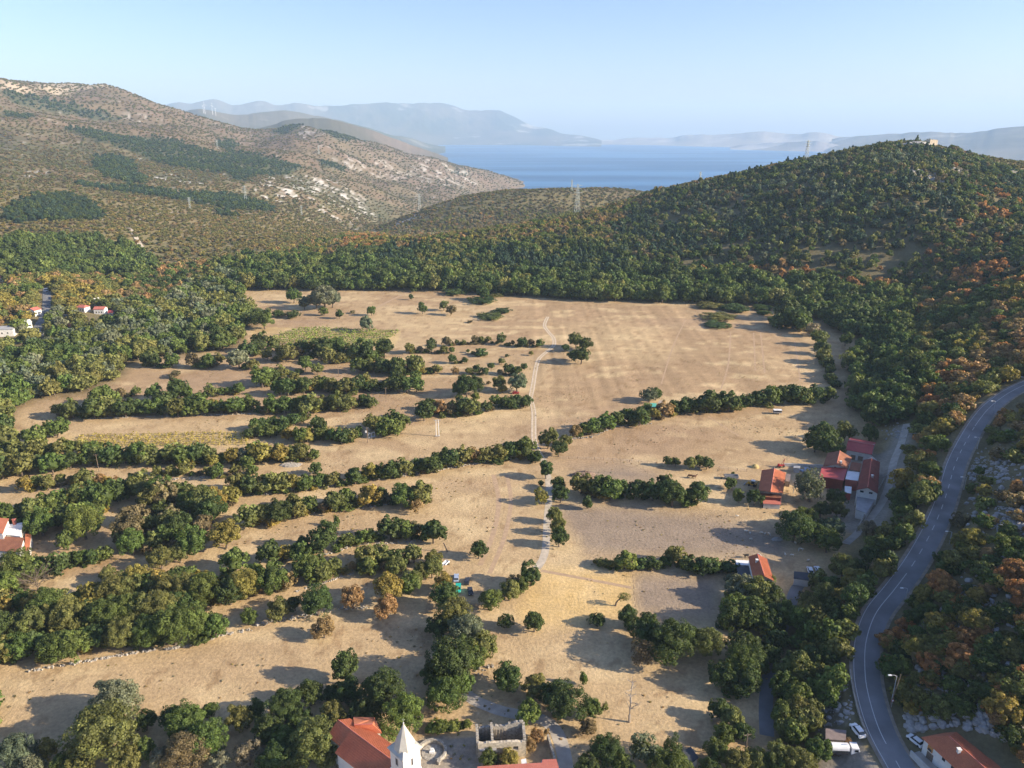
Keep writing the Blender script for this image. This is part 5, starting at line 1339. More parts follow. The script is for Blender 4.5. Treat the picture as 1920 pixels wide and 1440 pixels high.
Lc, Rc, Fc = P(727, 1401, 19), P(791, 1400, 19), P(757, 1424, 19)
tc_ = (Lc + Rc) / 2; hd = (Rc - Lc).length / 2; tang = math.atan2(Rc.y - Lc.y, Rc.x - Lc.x)
tc_.z = 0
z_ap = 30
for zz in np.arange(22, 36, .1):
    if P(755, 1357, zz).y < tc_.y: z_ap = zz; break
tw = MB(); c_ = tc_ - corg
tw.lathe(c_, [(hd * .90, -.3), (hd * .90, 12.5), (hd * .94, 12.6), (hd * .94, 12.9), (hd * .88, 13), (hd * .88, 18.9)], 4, tang)
two = tw.build('bell_tower', M_wall, ch)
sp = MB(); zt = z_ap
sp.lathe(c_, [(hd * 1.06, 18.8), (hd * 1.06, 18.95), (hd * .86, 19.35), (hd * .66, 19.9)], 4, tang)
hs = zt - 19.1
sp.lathe(c_, [(hd * u, 19.1 + hs * v) for u, v in ((.66, 0), (.63, .14), (.50, .33), (.30, .60), (.13, .84), (.015, 1))], 8, tang + .39)
spo = sp.build('spire', M_spire, two)
cr_ = MB(); cr_.lathe(c_ + Vector((0, 0, zt)), [(.05, -.1), (.22, .15), (.05, .4)], 8); cr_.box(c_ + Vector((0, 0, zt + .9)), (.07, .07, 1.1)); cr_.box(c_ + Vector((0, 0, zt + 1.05)), (.5, .07, .07))
cr_.build('cross', M_steel, two)
for s, (dx, dy) in enumerate(((-1, -1), (1, -1))):
    a = tang + (math.pi * 1.25 if s == 0 else -math.pi / 4)
    n = Vector((math.cos(a), math.sin(a), 0)); fc = tc_ + n * (hd * .88 * .7071)
    winbox(two, Vector((fc.x, fc.y, 16.4)), (n.x, n.y), .75 if s == 0 else .4, 1.9, frame=M_wallp, glass=M_black, org=corg)

# round memorial wall
g0 = P(810, 1411, 0)
rw = empty('round_wall', g0, 0, 'low round stone enclosure with a white monument beside the church', 'wall')
mb = MB(); n_ = 26
for i in range(n_):
    a0 = R(-62 + i * 285 / n_); a1 = R(-62 + (i + 1) * 285 / n_)
    pl = [(r * math.cos(a), r * math.sin(a)) for r, a in ((3.2, a0), (3.9, a0), (3.9, a1), (3.2, a1))]
    mb.prism(pl, -.2, .95)
mb.build('stone_ring', M_stone, rw)
mb = MB(); mb.lathe((0, 0, 0), [(2.7, 0.0), (2.7, .12)], 28); mb.build('gravel_bed', M_stone, rw)
mb = MB(); mb.box((0, 0, .35), (1.3, .9, .5)); mb.box((0, .1, .95), (.9, .4, .8), 0, .85); mb.build('monument', M_white, rw)
mb = MB(); g1 = P(823, 1433, 0) ; mb.lathe((0, 0, 0), [(.35, 0), (.3, .9), (.5, 1.0), (.5, 1.2)], 10)
tag(mb.build('stone_pedestal', M_stone, loc=g1), 'small stone pedestal standing at the opening of the round enclosure', 'pedestal')

# roofless ruin
def jag(o, name, a, b, h0, h1, th, mat, seed, base=-.2, step=.8, amp=.45, holes=()):
    """ragged stone wall between two world points (local to o)"""
    g = random.Random(seed); org = o.location; a = Vector(a) - org; b = Vector(b) - org; a.z = b.z = 0
    d = (b - a); L = d.length; d.normalize(); n = Vector((-d.y, d.x, 0)) * th / 2; mb = MB(); s = 0; wk = 0; step *= .6
    while s < L - .01:
        wk = wk * .75 + g.uniform(-amp, amp) * .6
        e = min(L, s + step * g.uniform(.5, 1.4)); h = h0 + (h1 - h0) * (s / L) + wk
        zs = [(base, h)]
        for (hs, he, z0_, z1_) in holes:
            if s < he * L and e > hs * L: zs = [(base, z0_)] * (z0_ > 0.05) + [(z1_, h)]
        for z0_, z1_ in zs:
            if z1_ > z0_: mb.prism([((a + d * s + n).x, (a + d * s + n).y), ((a + d * s - n).x, (a + d * s - n).y), ((a + d * e - n).x, (a + d * e - n).y), ((a + d * e + n).x, (a + d * e + n).y)], z0_, z1_)
        s = e
    return mb.build(name, mat, o)
ru = empty('stone_ruin', P(938, 1405, 0), 0, 'roofless stone house ruin with empty window openings by the paved lane', 'ruin')
r_bl, r_br, r_fr, r_fl = P(894, 1361, 5.6), P(981, 1356, 5.6), P(984, 1388, 5.2), P(896, 1392, 5.2)
md = r_fl.lerp(r_fr, .31); mdb = r_bl.lerp(r_br, .31)
jag(ru, 'wall', r_bl, r_br, 5.0, 6.2, .7, M_stone, 1)
jag(ru, 'wall', r_br, r_fr, 5.8, 5.2, .7, M_stone, 2)
jag(ru, 'wall', r_fr, r_fl, 5.1, 5.0, .7, M_wallb, 3, step=.5, amp=.22, holes=[(.14, .24, 2.4, 3.7), (.36, .46, 0, 3.1), (.56, .66, 2.2, 3.4)])
jag(ru, 'wall', r_fl, r_bl, 5.2, 6.2, .7, M_stone, 4)
jag(ru, 'wall', md, mdb, 5.6, 6.6, .6, M_stone, 5)
mb = MB(); q0 = r_fl - ru.location
for k in range(4):
    u = k / 3; mb.tube([(r_bl.lerp(r_br, .42 + u * .2) - ru.location).xy.to_3d() + Vector((0, -.4, 0)), (r_bl.lerp(r_br, .42 + u * .2) - ru.location).xy.to_3d() + Vector((0, -.6, 4.6))], .1, 5)
mb.build('roof_timber', M_dead, ru)
cs = [P(897, 1394, 4.2), P(931, 1396, 4.2), P(931, 1405, 3.4), P(900, 1407, 3.4)]
mb = MB(); mb.prism([((c - ru.location).x, (c - ru.location).y - .3) for c in cs], 3.3, 3.5); mb.build('lean_to_roof', M_grey, ru)
flatroof('red_roof_house', 'low house with flat red roof at the bottom edge below the ruin', 'house', [(895, 1437), (974, 1432), (1016, 1430), (1017, 1424), (1043, 1423), (1066, 1500), (897, 1510)], 4.4, M_wallp, M_redt, z0=0)
flatroof('white_hut', 'small white roofed hut between the ruin and the red roof', 'hut', [(977, 1424), (986, 1422), (988, 1432), (978, 1433)], 2.6, M_wallp, M_white, z0=0)
yw = empty('yard_wall', P(1033, 1400, 0), 0, 'long stone yard wall running down beside the paved lane', 'wall')
jag(yw, 'stonework', P(1027, 1380, 1.5), P(1041, 1428, 1.5), 2.2, 2.2, .5, M_stone, 8, amp=.1)

# house at bottom right
hb = building('orange_roof_house', 'white house with orange hipped roof beside the asphalt road', 'house', [P(1728, 1382, 9.6), P(1811, 1458, 9.6), P(1895, 1445, 9.6), P(1802, 1368, 9.6)], 9.6, (P(1779, 1380, 12), P(1862, 1454, 12)), 12.0, M_wall, M_tile, hip=(True, True),
              wins=[('L', .50, 4.2, .9, 1.2), ('L', .72, 4.2, .9, 1.2)], doors=[('L', .20, 1.6, 2.4)], chim=(.42, -1, 1.0), inset=.5, courses=True)
sgn = MB(); wallL = None
e0, e1 = P(1728, 1382, 9.6), P(1811, 1458, 9.6); dd = (e1 - e0).normalized(); nn_ = Vector((dd.y, -dd.x, 0)); nn_ = nn_ if nn_.x < 0 else -nn_
pp = e0 + dd * 2.6 - nn_ * .50; pp.z = 8.2
sgn.box(pp - hb.location + nn_ * .15, (1.5, .12, 1.5), math.atan2(dd.y, dd.x)); so = sgn.build('wall_sign', M_or, hb)
s2 = MB(); s2.box(pp - hb.location + nn_ * .22 + Vector((0, 0, -.3)), (1.0, .06, .7), math.atan2(dd.y, dd.x)); s2.build('dark_panel', M_black, so)
mb = MB(); t0 = e0 + nn_ * 2.6; t1 = e1 + nn_ * 2.6
for (u, v_) in ((t0, t1),):
    a_ = u - hb.location; b_ = v_ - hb.location; a_.z = b_.z = 0
    w_ = nn_ * .15
    mb.prism([((a_ + w_).x, (a_ + w_).y), ((a_ - w_).x, (a_ - w_).y), ((b_ - w_).x, (b_ - w_).y), ((b_ + w_).x, (b_ + w_).y)], -1.5, 1.6)
mb.build('terrace_wall', M_wallp, hb)
mb = MB(); a_ = e0 + nn_ * 2.4 - hb.location; b_ = e1 + nn_ * 2.4 - hb.location; c2_ = e1 - nn_ * .4 - hb.location; d2_ = e0 - nn_ * .4 - hb.location
mb.prism([(a_.x, a_.y), (d2_.x, d2_.y), (c2_.x, c2_.y), (b_.x, b_.y)], -1.5, .45); mb.build('terrace', M_conc, hb)
flatroof('red_shed', 'small dark red roofed shed behind the orange hipped roof house', 'shed', [(1853, 1420, 9), (1880, 1418, 9), (1890, 1432, 9), (1868, 1438, 9)], 9, M_wallp, M_tiled)

# farm ------------------------------------------------------------
FG = 'farm buildings'
barn = building('barn', 'barn with bright orange gabled roof left in the farmyard', 'barn', [P(1428.4, 881.5, 5.2), P(1422.5, 919, 5.2), P(1468.5, 923.5, 5.2), P(1473.4, 886.5, 5.2)], 5.2, (P(1452, 878.5, 7.8), P(1445, 921.5, 7.8)), 7.8, M_wallb, M_tile, doors=[('R', .5, 2, 2.4)], wins=[('N', .5, 3, .8, .8)], group=FG, courses=True)
flatroof('lean_to', 'long brown lean-to shed against the near gable of the orange barn', 'shed', [(1425, 923.5), (1466, 926.5), (1465, 934), (1427, 931)], 3.8, M_tiled, M_tileb, group=FG)
flatroof('terrace_block', 'terracotta terrace block in front of the brown lean-to shed', 'terrace', [(1430, 935), (1465, 937), (1464, 946), (1431, 944)], 2.4, M_wallp, M_redt, group=FG, wins=[(1, .6, 1.1, 1.8, 1.2, 'door')])
building('brown_house', 'farmhouse with old brown gabled roof behind the red sheet roof', 'house', [P(1552, 849, 6.5), P(1543, 874, 6.5), P(1589, 879, 6.5), P(1597.5, 858, 6.5)], 6.5, (P(1575, 845, 9), P(1569, 870, 9)), 9, M_wall, M_tileb, group=FG, chim=(.8, 1, .8), wins=[('N', .5, 6.2, .9, .9)])
flatroof('red_metal_shed', 'open shed with broad red sheet roof in the middle of the farm', 'shed', [(1541, 875, 6.6), (1589, 877.5, 6.6), (1582, 901, 5.4), (1537, 893, 5.4)], 6, M_tiled, M_redm, group=FG, wins=[(2, .35, 1.6, 2.2, 2.4, 'door')])
building('far_barn', 'dark red roofed barn standing farthest back at the farm', 'barn', [P(1586, 843, 4.8), P(1635, 852, 4.8), P(1643, 830, 4.8), P(1594, 819.5, 4.8)], 4.8, (P(1590, 826, 7.4), P(1639, 835, 7.4)), 7.2, M_wallp, M_redm, group=FG, doors=[('L', .3, 2, 2.4), ('L', .6, 2, 2.4)])
building('long_house', 'long farmhouse with dark brown gabled roof along the grey lane', 'house', [P(1619, 862, 8), P(1606, 918, 8), P(1646, 925, 8), P(1650, 866, 8)], 8, (P(1634, 859.5, 10.8), P(1627, 914, 10.8)), 10.8, M_wall, M_tiled, group=FG, chim=(.62, 1, 1), wins=[('N', .25, 7.2, 1.4, .9), ('N', .68, 7.2, 1.4, .9)])
flatroof('pale_annex', 'pale flat roofed annex before the gable of the long farmhouse', 'annex', [(1607, 930), (1642, 934), (1625, 962), (1605, 955)], 4.6, M_wall, M_grey, group=FG, wins=[(2, .3, 1.4, 1.6, 2.3, 'door'), (2, .62, 2.4, .8, .9, 'window'), (2, .82, 2.4, .8, .9, 'window')])
flatroof('white_roof_shed', 'shed with bright white sheet roof between red roof and long farmhouse', 'shed', [(1589, 883), (1612, 885.5), (1609, 901), (1585, 898)], 5.4, M_redt, M_white, group=FG)
flatroof('small_white_porch', 'small white porch roof over a red wall below the white shed', 'porch', [(1584, 911), (1597, 912.5), (1596, 925), (1584, 923)], 3.6, M_redm, M_white, group=FG)
flatroof('brown_link_roof', 'low brown tiled link roof joining the two brown farmhouses', 'annex', [(1597, 866), (1616, 869), (1612, 884), (1592, 880)], 5.8, M_wallp, M_tileb, group=FG)
flatroof('storage_container', 'brown storage container standing right of the orange barn', 'container', [(1474, 888), (1483, 889), (1481, 903), (1473, 902)], 2.7, M_brownm, M_brownm, inset=.02)
flatroof('stone_hut', 'small grey hut with two openings beside the farmyard wall', 'hut', [(1488, 873), (1501, 873.5), (1500, 878), (1488, 877)], 2.5, M_wallp, M_grey, wins=[(2, .3, 1, .8, 1.2, 'door'), (2, .7, 1, .8, 1.2, 'door')])
fw = empty('farm_wall', G(1508, 871), 0, 'thin concrete wall along the far side of the farmyard', 'wall')
jag(fw, 'stonework', P(1470, 870, 1.2), P(1544, 873, 1.2), 1.6, 1.6, .35, M_wallp, 12, amp=.04, step=3)
fw2 = empty('lane_wall', G(1628, 985), 0, 'dark retaining wall edging the lane behind the pale annex', 'wall')
jag(fw2, 'stonework', P(1660, 900, 1.5), P(1606, 1000, 1.0), 2.6, 1.6, .4, M_stone, 13, amp=.08, step=2)
# second house
building('gable_house', 'white house with bright orange roof and grey terrace beside the hedge', 'house', [P(1403, 1043.5, 6), P(1412, 1083, 6), P(1451, 1088, 6), P(1438, 1048, 6)], 6, (P(1420, 1038.5, 8.8), P(1433, 1079, 8.8)), 8.8, M_wall, M_tile, chim=(.35, -1, .9), wins=[('N', .45, 4.6, .9, 1.4), ('R', .4, 3, .9, 1.2)], courses=True)
flatroof('white_terrace', 'white walled terrace left of the orange roofed gable house', 'terrace', [(1379, 1049.5), (1404, 1051), (1404, 1060), (1380, 1058)], 3.4, M_wall, M_white, z0=0)
flatroof('dark_annex', 'dark flat roof annex wedged under the orange roofed gable house', 'annex', [(1381, 1060.5), (1405, 1061), (1412, 1082), (1384, 1079)], 3.2, M_wall, M_slate, z0=0)
flatroof('garage', 'long garage with dark roof and three dark openings', 'garage', [(1489, 1071, 3.4), (1523, 1074.5, 3.4), (1517, 1088, 3.0), (1488, 1084, 3.0)], 3.2, M_wall, M_slate, wins=[(1, .16, 1.3, 1.3, 1.9, 'door'), (1, .5, 1.5, 1.0, 1.3, 'window'), (1, .82, 1.3, 1.5, 1.9, 'door')])
flatroof('dark_shed', 'dark roofed shed half hidden among trees at the bottom', 'shed', [(1270, 1412, 3), (1295, 1400, 3), (1310, 1420, 2.5), (1290, 1436, 2.5)], 3, M_wallp, M_slate, z0=0)
flatroof('panel_shed', 'open shed with brown panel roof above the white tanker truck', 'shed', [(1548, 1365.5), (1587, 1369), (1586, 1388), (1548, 1386)], 5.6, M_wood, M_brownm, th=.1)
flatroof('teal_shed', 'shed with teal roof beside the large grey tree in the plain', 'shed', [(1219, 755.5), (1231, 756), (1231, 763), (1220.5, 763)], 2.6, M_wallp, M_tealr, z0=0)
flatroof('tan_shed', 'shed with tan sheet roof right of the teal roofed shed', 'shed', [(1236, 750.5), (1247, 750.5), (1241, 761), (1232, 761)], 2.8, M_wallp, simple('tan_sheet', (.42, .34, .27), .8, .1, 1), z0=0)
# terrace house at left edge
TG = 'blocks of the terrace house at the left edge'
flatroof('upper_block', 'upper block with orange roof at the left edge', 'house', [(-40, 968), (16.5, 972), (5, 1000), (-46, 998)], 8.6, M_wall, M_tile, z0=0)
flatroof('roof_terrace', 'white roof terrace between the two orange roofs at the left edge', 'terrace', [(12, 984), (44, 979), (38, 1006), (5, 1001)], 6.0, M_wall, M_white, z0=0)
flatroof('lower_block', 'lower block with dull red roof at the left edge', 'house', [(-40, 1002, 6.4), (45, 1008, 6.0), (37, 1035, 5.2), (-44, 1030, 5.2)], 6, M_wall, M_tileb, z0=0, wins=[(1, .6, 3.4, 1.2, 1.2, 'window')])
flatroof('stair_roof', 'narrow orange roof right of the dull red roof at left edge', 'porch', [(47, 1000), (59, 1001.5), (54, 1032), (46.5, 1031)], 3.4, M_wallp, M_tile, z0=0)
mb = MB(); mb.box((0, 0, 1), (.9, .9, 2.4)); mb.box((0, 0, 2.3), (1.2, 1.2, .2))
tag(mb.build('brick_chimney', M_redt, loc=P(28, 983, 6.0)), 'red brick chimney rising behind the white roof terrace', 'chimney')

# village at far left: white houses with red roofs
def vhouse(label, x, y, L, W, h, rz, roofm, wallm=M_wall, hip=False, rh=1.6):
    g = G(x, y); c, s = math.cos(rz), math.sin(rz)
    def q(u, v): return Vector((g.x + u * c - v * s, g.y + u * s + v * c, 0))
    e = [q(-L / 2, W / 2), q(-L / 2, -W / 2), q(L / 2, -W / 2), q(L / 2, W / 2)]
    i = L * .22 if hip else 0
    # ridge runs along L: order corners so far/near ends are the L ends
    ee = [e[0], e[3], e[2], e[1]]; r = (q(-L / 2 + i, 0), q(L / 2 - i, 0))
    return building('village_house', label, 'house', [e[1], e[2], e[3], e[0]], g.z + h, r, g.z + h + rh, wallm, roofm, hip=(hip, hip), z0=g.z - .5, group='houses of the village at far left', inset=.4,
                    wins=[('L', .25, h * .55, 1, 1.2), ('L', .5, h * .55, 1, 1.2), ('L', .75, h * .55, 1, 1.2)])
vhouse('white village house with long red roof and terrace', 190, 588, 9.5, 7, 4.6, R(2), M_redt)
vhouse('small annex with red roof touching the long red roofed house', 210, 592, 4.2, 5, 3.2, R(2), M_redm)
vhouse('white village house with hipped red roof near the dark shed', 157, 583, 9, 7, 3.8, R(-14), M_redt, hip=True)
vhouse('tall narrow white house behind the long red roofed house', 183, 573, 5, 5, 5.2, R(60), M_wallp)
vhouse('broad white house with grey hipped roof at the left edge', 10, 628, 17, 9, 5.5, R(10), M_grey, hip=True)
vhouse('white house with red roof beside the village road', 66, 590, 7, 9, 4.5, R(70), M_redt)
vhouse('little house with orange roof in the village trees', 133, 617, 6, 5, 2.6, R(-10), M_tile)
vhouse('narrow white gable house left of the village road', 53, 614, 5, 6, 4.6, R(55), M_wallp)
vhouse('small white house highest at the far left edge', 3, 527, 7, 6, 3.6, R(0), M_redt)
vhouse('low dark roofed shed in the village gardens', 122, 598, 8, 5, 2.4, R(-5), M_slate)
vhouse('low flat grey outbuilding beside the village road', 76, 628, 9, 5, 2.2, R(-4), M_grey, rh=.3)

# castle ruins on the hill crest
def crest(px, py, h=0):
    g = G(px, py + 6); return g
cw_ = empty('castle_ruin', G(1742, 274), 0, 'broken castle wall with gaps on top of the wooded hill', 'ruin')
o1 = cw_.location
jag(cw_, 'wall', o1 + Vector((-10, 0, 0)), o1 + Vector((-2, -3, 0)), 9, 12, 2, M_wallb, 21, base=-6, step=2, amp=2)
jag(cw_, 'wall', o1 + Vector((-2, -3, 0)), o1 + Vector((12, 1, 0)), 10, 7.5, 2, M_wallb, 22, base=-6, step=2.2, amp=1.2)
jag(cw_, 'wall', o1 + Vector((12, 1, 0)), o1 + Vector((10, 10, 0)), 7, 8, 2, M_wallb, 23, base=-6, step=2, amp=1)
cw2 = empty('tower_stump', G(1681, 280), 0, 'low tower stump left of the castle wall on the hill', 'ruin'); o2 = cw2.location
jag(cw2, 'wall', o2 + Vector((-4, 0, 0)), o2 + Vector((5, 0, 0)), 6, 4, 3, M_wallb, 24, base=-6, step=2, amp=1)
cw3 = empty('ridge_ruin', G(1899, 333), 0, 'small ruined arch low on the right end of the ridge', 'ruin'); o3 = cw3.location
jag(cw3, 'wall', o3 + Vector((-4, 0, 0)), o3 + Vector((4, 1, 0)), 9, 8, 2, M_stone, 25, base=-6, step=1.5, amp=.8, holes=[(.35, .6, 0, 5)])
def boulder(name, label, g, sx, sy, sz, seed, mat=None):
    h = np.random.default_rng(seed); mb = MB(); nu, nv = 16, 8; 
    for j in range(nv + 1):
        for i in range(nu):
            th = math.pi * .5 * j / nv; k = h.uniform(.85, 1.12)
            mb.v.append((sx * k * math.cos(6.283 * i / nu) * math.sin(th + .05), sy * k * math.sin(6.283 * i / nu) * math.sin(th + .05), sz * k * math.cos(th) - sz * .15))
    for j in range(nv):
        for i in range(nu):
            a = j * nu + i; b_ = j * nu + (i + 1) % nu; mb.f.append((a, a + nu, b_ + nu, b_)); mb.m.append(0)
    return tag(mb.build(name, mat or M_rock, loc=g), label, 'rock')
boulder('rock_outcrop', 'grey rock outcrop crowning the hill left of the castle wall', G(1715, 277), 26, 14, 10, 4)
boulder('rock_outcrop', 'pale boulder showing at the wood edge of the sheep pasture', G(1457, 1012), 2.2, 1.3, 1.1, 5)
boulder('rubble_mound', 'white rubble mound at the end of the middle strips', G(545, 872), 5.5, 2.6, 1.1, 6, M_dstone)
boulder('earth_mound', 'brown earth mound behind the hedgerow of the grey pasture', G(1095, 892), 6, 3, 2.6, 7, simple('earth', (.24, .17, .13), .95, .15, .6, .1))

# ------------------------------------------------------------------ dry stone walls
def drystone(label, pts, h=.8, w=1.2, seed=0):
    g = random.Random(seed); L = gline(pts, 1.3, 0); org = Vector(L[len(L) // 2]); mb = MB()
    for i in range(len(L)):
        if g.random() < .22: continue
        for k in range(5):
            s = g.uniform(.25, .8); x = L[i][0] + g.uniform(-w, w) * .6 + g.uniform(-.6, .6); y = L[i][1] + g.uniform(-w, w) * .45
            mb.box((x - org.x, y - org.y, g.uniform(0, h * .5)), (s, s * g.uniform(.6, 1), h * g.uniform(.3, .8)), g.uniform(0, 3), g.uniform(.6, .9))
    return tag(mb.build('dry_stone_wall', M_dstone, loc=(org.x, org.y, 0)), label, 'stone wall', 'dry stone walls under the hedgerows')
drystone('pale dry stone wall under the long hedgerow ending at dirt track', [(487, 928), (560, 920), (637, 909), (680, 901), (737, 895), (800, 886), (870, 873), (920, 866), (1000, 856)], seed=1)
drystone('pale dry stone wall under the short hedgerow below', [(560, 965), (620, 958), (700, 950), (742, 942), (772, 940)], seed=2)
drystone('broad white rubble wall at the lower left meadow', [(482, 1172), (520, 1164), (560, 1158), (595, 1150), (640, 1143), (690, 1138)], 1.0, 2.4, 3)
drystone('pale stone wall at the foot of the lower left wood', [(60, 1258), (107, 1250), (160, 1241), (212, 1232), (280, 1220), (350, 1212), (420, 1190), (470, 1182)], seed=4)
drystone('pale stone wall under the hedgerow right of the dirt track', [(1075, 823), (1110, 819), (1135, 808), (1170, 798), (1220, 795)], seed=5)
drystone('pale stone edging along the fourth left strip', [(285, 902), (340, 898), (400, 894), (480, 886)], seed=6)
drystone('stone edging between the paired dark hedges', [(600, 1042), (640, 1032), (672, 1022), (740, 1018), (790, 1014)], .5, 1.4, 7)
drystone('stone edging under the hedge behind the parked cars', [(560, 1108), (610, 1092), (660, 1076), (690, 1070)], .5, 1.2, 8)
drystone('faint stone line under the long central hedgerow', [(165, 786), (250, 782), (330, 780), (400, 778), (470, 776)], .5, .8, 9)
drystone('stone heap edging the clump left of village lane', [(893, 1262), (905, 1256), (925, 1250)], .8, 2.2, 10)
kb = empty('parapet_wall', G(1605, 1320), 0, 'pale concrete parapet along the left edge of the asphalt road', 'wall')
pl = [(i) for i in range(len(rl)) if 1262 < proj(rl[i, 0], rl[i, 1], rl[i, 2])[1] < 1385]
mb = MB(); ko = kb.location
for a, b_ in zip(pl, pl[1:]):
    t = rl[b_] - rl[a]; n = np.array([t[1], -t[0]]) / np.hypot(t[0], t[1]); p, q = rl[a], rl[b_]
    if b_ != a + 1: continue
    o_ = [p[:2] - n * (RW + .5), p[:2] - n * (RW + .85), q[:2] - n * (RW + .85), q[:2] - n * (RW + .5)]
    mb.prism([(v[0] - ko.x, v[1] - ko.y) for v in o_], p[2] - ko.z - 1.5, p[2] - ko.z + .75)
mb.build('concrete', M_conc, kb)

# ------------------------------------------------------------------ poles, lamps, pylons
def hgt(px, ytop, g):
    """height that makes a mast at g reach the given photo row"""
    lo = 0
    for h in np.arange(.5, 120, .1):
        if proj(g.x, g.y, g.z + h)[1] <= ytop: return float(h)
    return 10
def pole(label, px, yb, yt, arms=1, mat=None, r=.16, lean=0, name='utility_pole'):
    g = G(px, yb); h = hgt(px, yt, g); o = empty(name, g, 0, label, 'pole', 'wooden utility poles' if mat is None else None)
    mb = MB(); mb.tube([(0, 0, -.5), (lean, 0, h)], [r, r * .7], 7); mb.build('post', mat or M_wood, o)
    for k in range(arms):
        mb = MB(); mb.box((lean, 0, h - .4 - k * .8), (2.0, .14, .14), .2)
        for s in (-.85, 0, .85): mb.tube([(lean + s, s * .2, h - .35 - k * .8), (lean + s, s * .2, h - .05 - k * .8)], .07, 5)
        mb.build('crossarm', mat or M_wood, o)
    return o
pole('wooden pole at the end of the upper left hedge', 573, 664, 645)
pole('wooden pole in the middle strips above the short row', 635, 706, 682)
pole('wooden pole in front of the hedge tip', 724, 752, 727)
pole('wooden pole rising from the hedge beside the vineyard', 482, 848, 820)
pole('pale wooden pole on the left strips', 186, 885, 852)
pole('tall wooden pole with stay standing among the bottom trees', 1396, 1422, 1376, r=.2)
pole('wooden pole beside the farmyard near the orange barn', 1487, 925, 893, arms=0, mat=M_steel)
g = G(820.5, 818); h = hgt(820, 787, g)
o = empty('twin_mast', g, 0, 'white twin column mast with crossarms alone on the dry field', 'mast')
for s in (-.75, .75):
    mb = MB(); mb.tube([(s, 0, -.4), (s * .8, 0, h)], .16, 7); mb.build('column', M_white, o)
mb = MB(); mb.box((0, 0, h - .4), (3.6, .15, .18)); mb.box((0, 0, h - 1.5), (2.2, .15, .18))
for s in (-1.6, 0, 1.6): mb.tube([(s, 0, h - .3), (s, 0, h + .2)], .08, 5)
mb.build('crossarm', M_steel, o)
mb = MB(); mb.box((0, 0, .15), (2.6, 1.2, .4)); mb.build('footing', M_conc, o)
g = G(689.5, 830); h = hgt(690, 801, g)
o = empty('transformer_pole', g, 0, 'transformer pole with box standing left of the white frame', 'pole')
mb = MB(); mb.tube([(0, 0, -.4), (0, 0, h)], .17, 7); mb.build('post', M_wood, o)
mb = MB(); mb.box((0, .1, h * .62), (2.6, .15, .15)); mb.box((0, 0, h - .5), (1.8, .12, .12)); mb.build('crossarm', M_steel, o)
mb = MB(); mb.box((-.5, -.2, h * .72), (.7, .6, 1.0)); mb.build('transformer', M_white, o)
g = G(697, 820)
o = empty('pipe_frame', g, R(35), 'white pipe frame like a small goal beside the thicket', 'frame')
mb = MB()
for a, b_ in (((-1.8, 0, 0), (-1.8, 0, 2.2)), ((1.8, 0, 0), (1.8, 0, 2.6)), ((-1.8, 0, 2.2), (1.8, 0, 2.6)), ((-1.8, 0, .3), (1.8, 0, .3)), ((0, 0, .3), (0, 0, 2.4))): mb.tube([a, b_], .12, 6)
mb.build('pipes', M_white, o)
mb = MB(); mb.box((0, -.2, .08), (4.4, .9, .2)); mb.build('slab', M_conc, o)
# leaning post
g = G(839, 1034); mb = MB(); mb.box((0, 0, 2.0), (.42, .42, 4.6)); o = mb.build('leaning_post', M_bark, loc=g); o.rotation_euler = (R(8), R(-17), 0)
tag(o, 'dark leaning timber post at the meadow edge', 'post')
def lamp(label, px, yb, yt, side=-1):
    g = G(px, yb); h = hgt(px, yt, g); o = empty('street_lamp', g, 0, label, 'street lamp', 'street lamps along the asphalt road')
    mb = MB(); mb.tube([(0, 0, -.5), (0, 0, h)], [.13, .09], 8); mb.build('post', M_steel, o)
    mb = MB(); mb.tube([(0, 0, h - .1), (side * .7, 0, h + .3), (side * 1.5, 0, h + .35)], .06, 6); mb.build('arm', M_steel, o)
    mb = MB(); mb.box((side * 1.9, 0, h + .33), (1.0, .4, .18), 0, .8); mb.build('lamp_head', M_white, o)
    return o
lamp('street lamp standing on the outside of the road bend', 1697, 1128, 1104)
lamp('tall street lamp beside the wooden post at the lower road', 1671, 1318, 1268)
lamp('street lamp half way up the road slope', 1832, 842, 821)
lamp('street lamp beside the rubble bank above the road', 1807, 918, 896)
lamp('street lamp at the narrow stretch of the road', 1780, 1020, 998)
lamp('street lamp farthest up the road', 1862, 775, 753)
pole('tall wooden post leaning beside the lower street lamp', 1668, 1325, 1265, arms=0, r=.15, lean=1.2)

def pylon(label, px, yb, yt, r=.22, w=.16):
    g = G(px, yb); h = hgt(px, yt, g); mb = MB(); b0 = h * w / 2; o = empty('pylon', g, .4, label, 'pylon', 'lattice pylons crossing the hills')
    def wd(t): return b0 * (1 - t) + h * .018 * t
    n_ = 6
    for sx, sy in ((-1, -1), (1, -1), (1, 1), (-1, 1)): mb.tube([(sx * wd(0), sy * wd(0), -1), (sx * wd(1), sy * wd(1), h)], r, 4)
    for k in range(n_):
        t0, t1 = k / n_, (k + 1) / n_
        for (ax, ay), (bx, by) in (((-1, -1), (1, -1)), ((1, -1), (1, 1)), ((1, 1), (-1, 1)), ((-1, 1), (-1, -1))):
            mb.tube([(ax * wd(t0), ay * wd(t0), t0 * h), (bx * wd(t1), by * wd(t1), t1 * h)], r * .6, 3)
            mb.tube([(bx * wd(t0), by * wd(t0), t0 * h), (ax * wd(t1), ay * wd(t1), t1 * h)], r * .6, 3)
    mb.build('lattice', M_pyl, o)
    for z in (.72, .84, .95):
        mb = MB(); mb.tube([(-h * .16, 0, h * z), (0, 0, h * (z + .02)), (h * .16, 0, h * z)], r * .8, 4); mb.tube([(-h * .16, 0, h * z), (h * .16, 0, h * z)], r * .6, 4); mb.build('crossarm', M_pyl, o)
pylon('tall lattice pylon standing on the hill crest against the sea', 1511, 304, 263, .3)
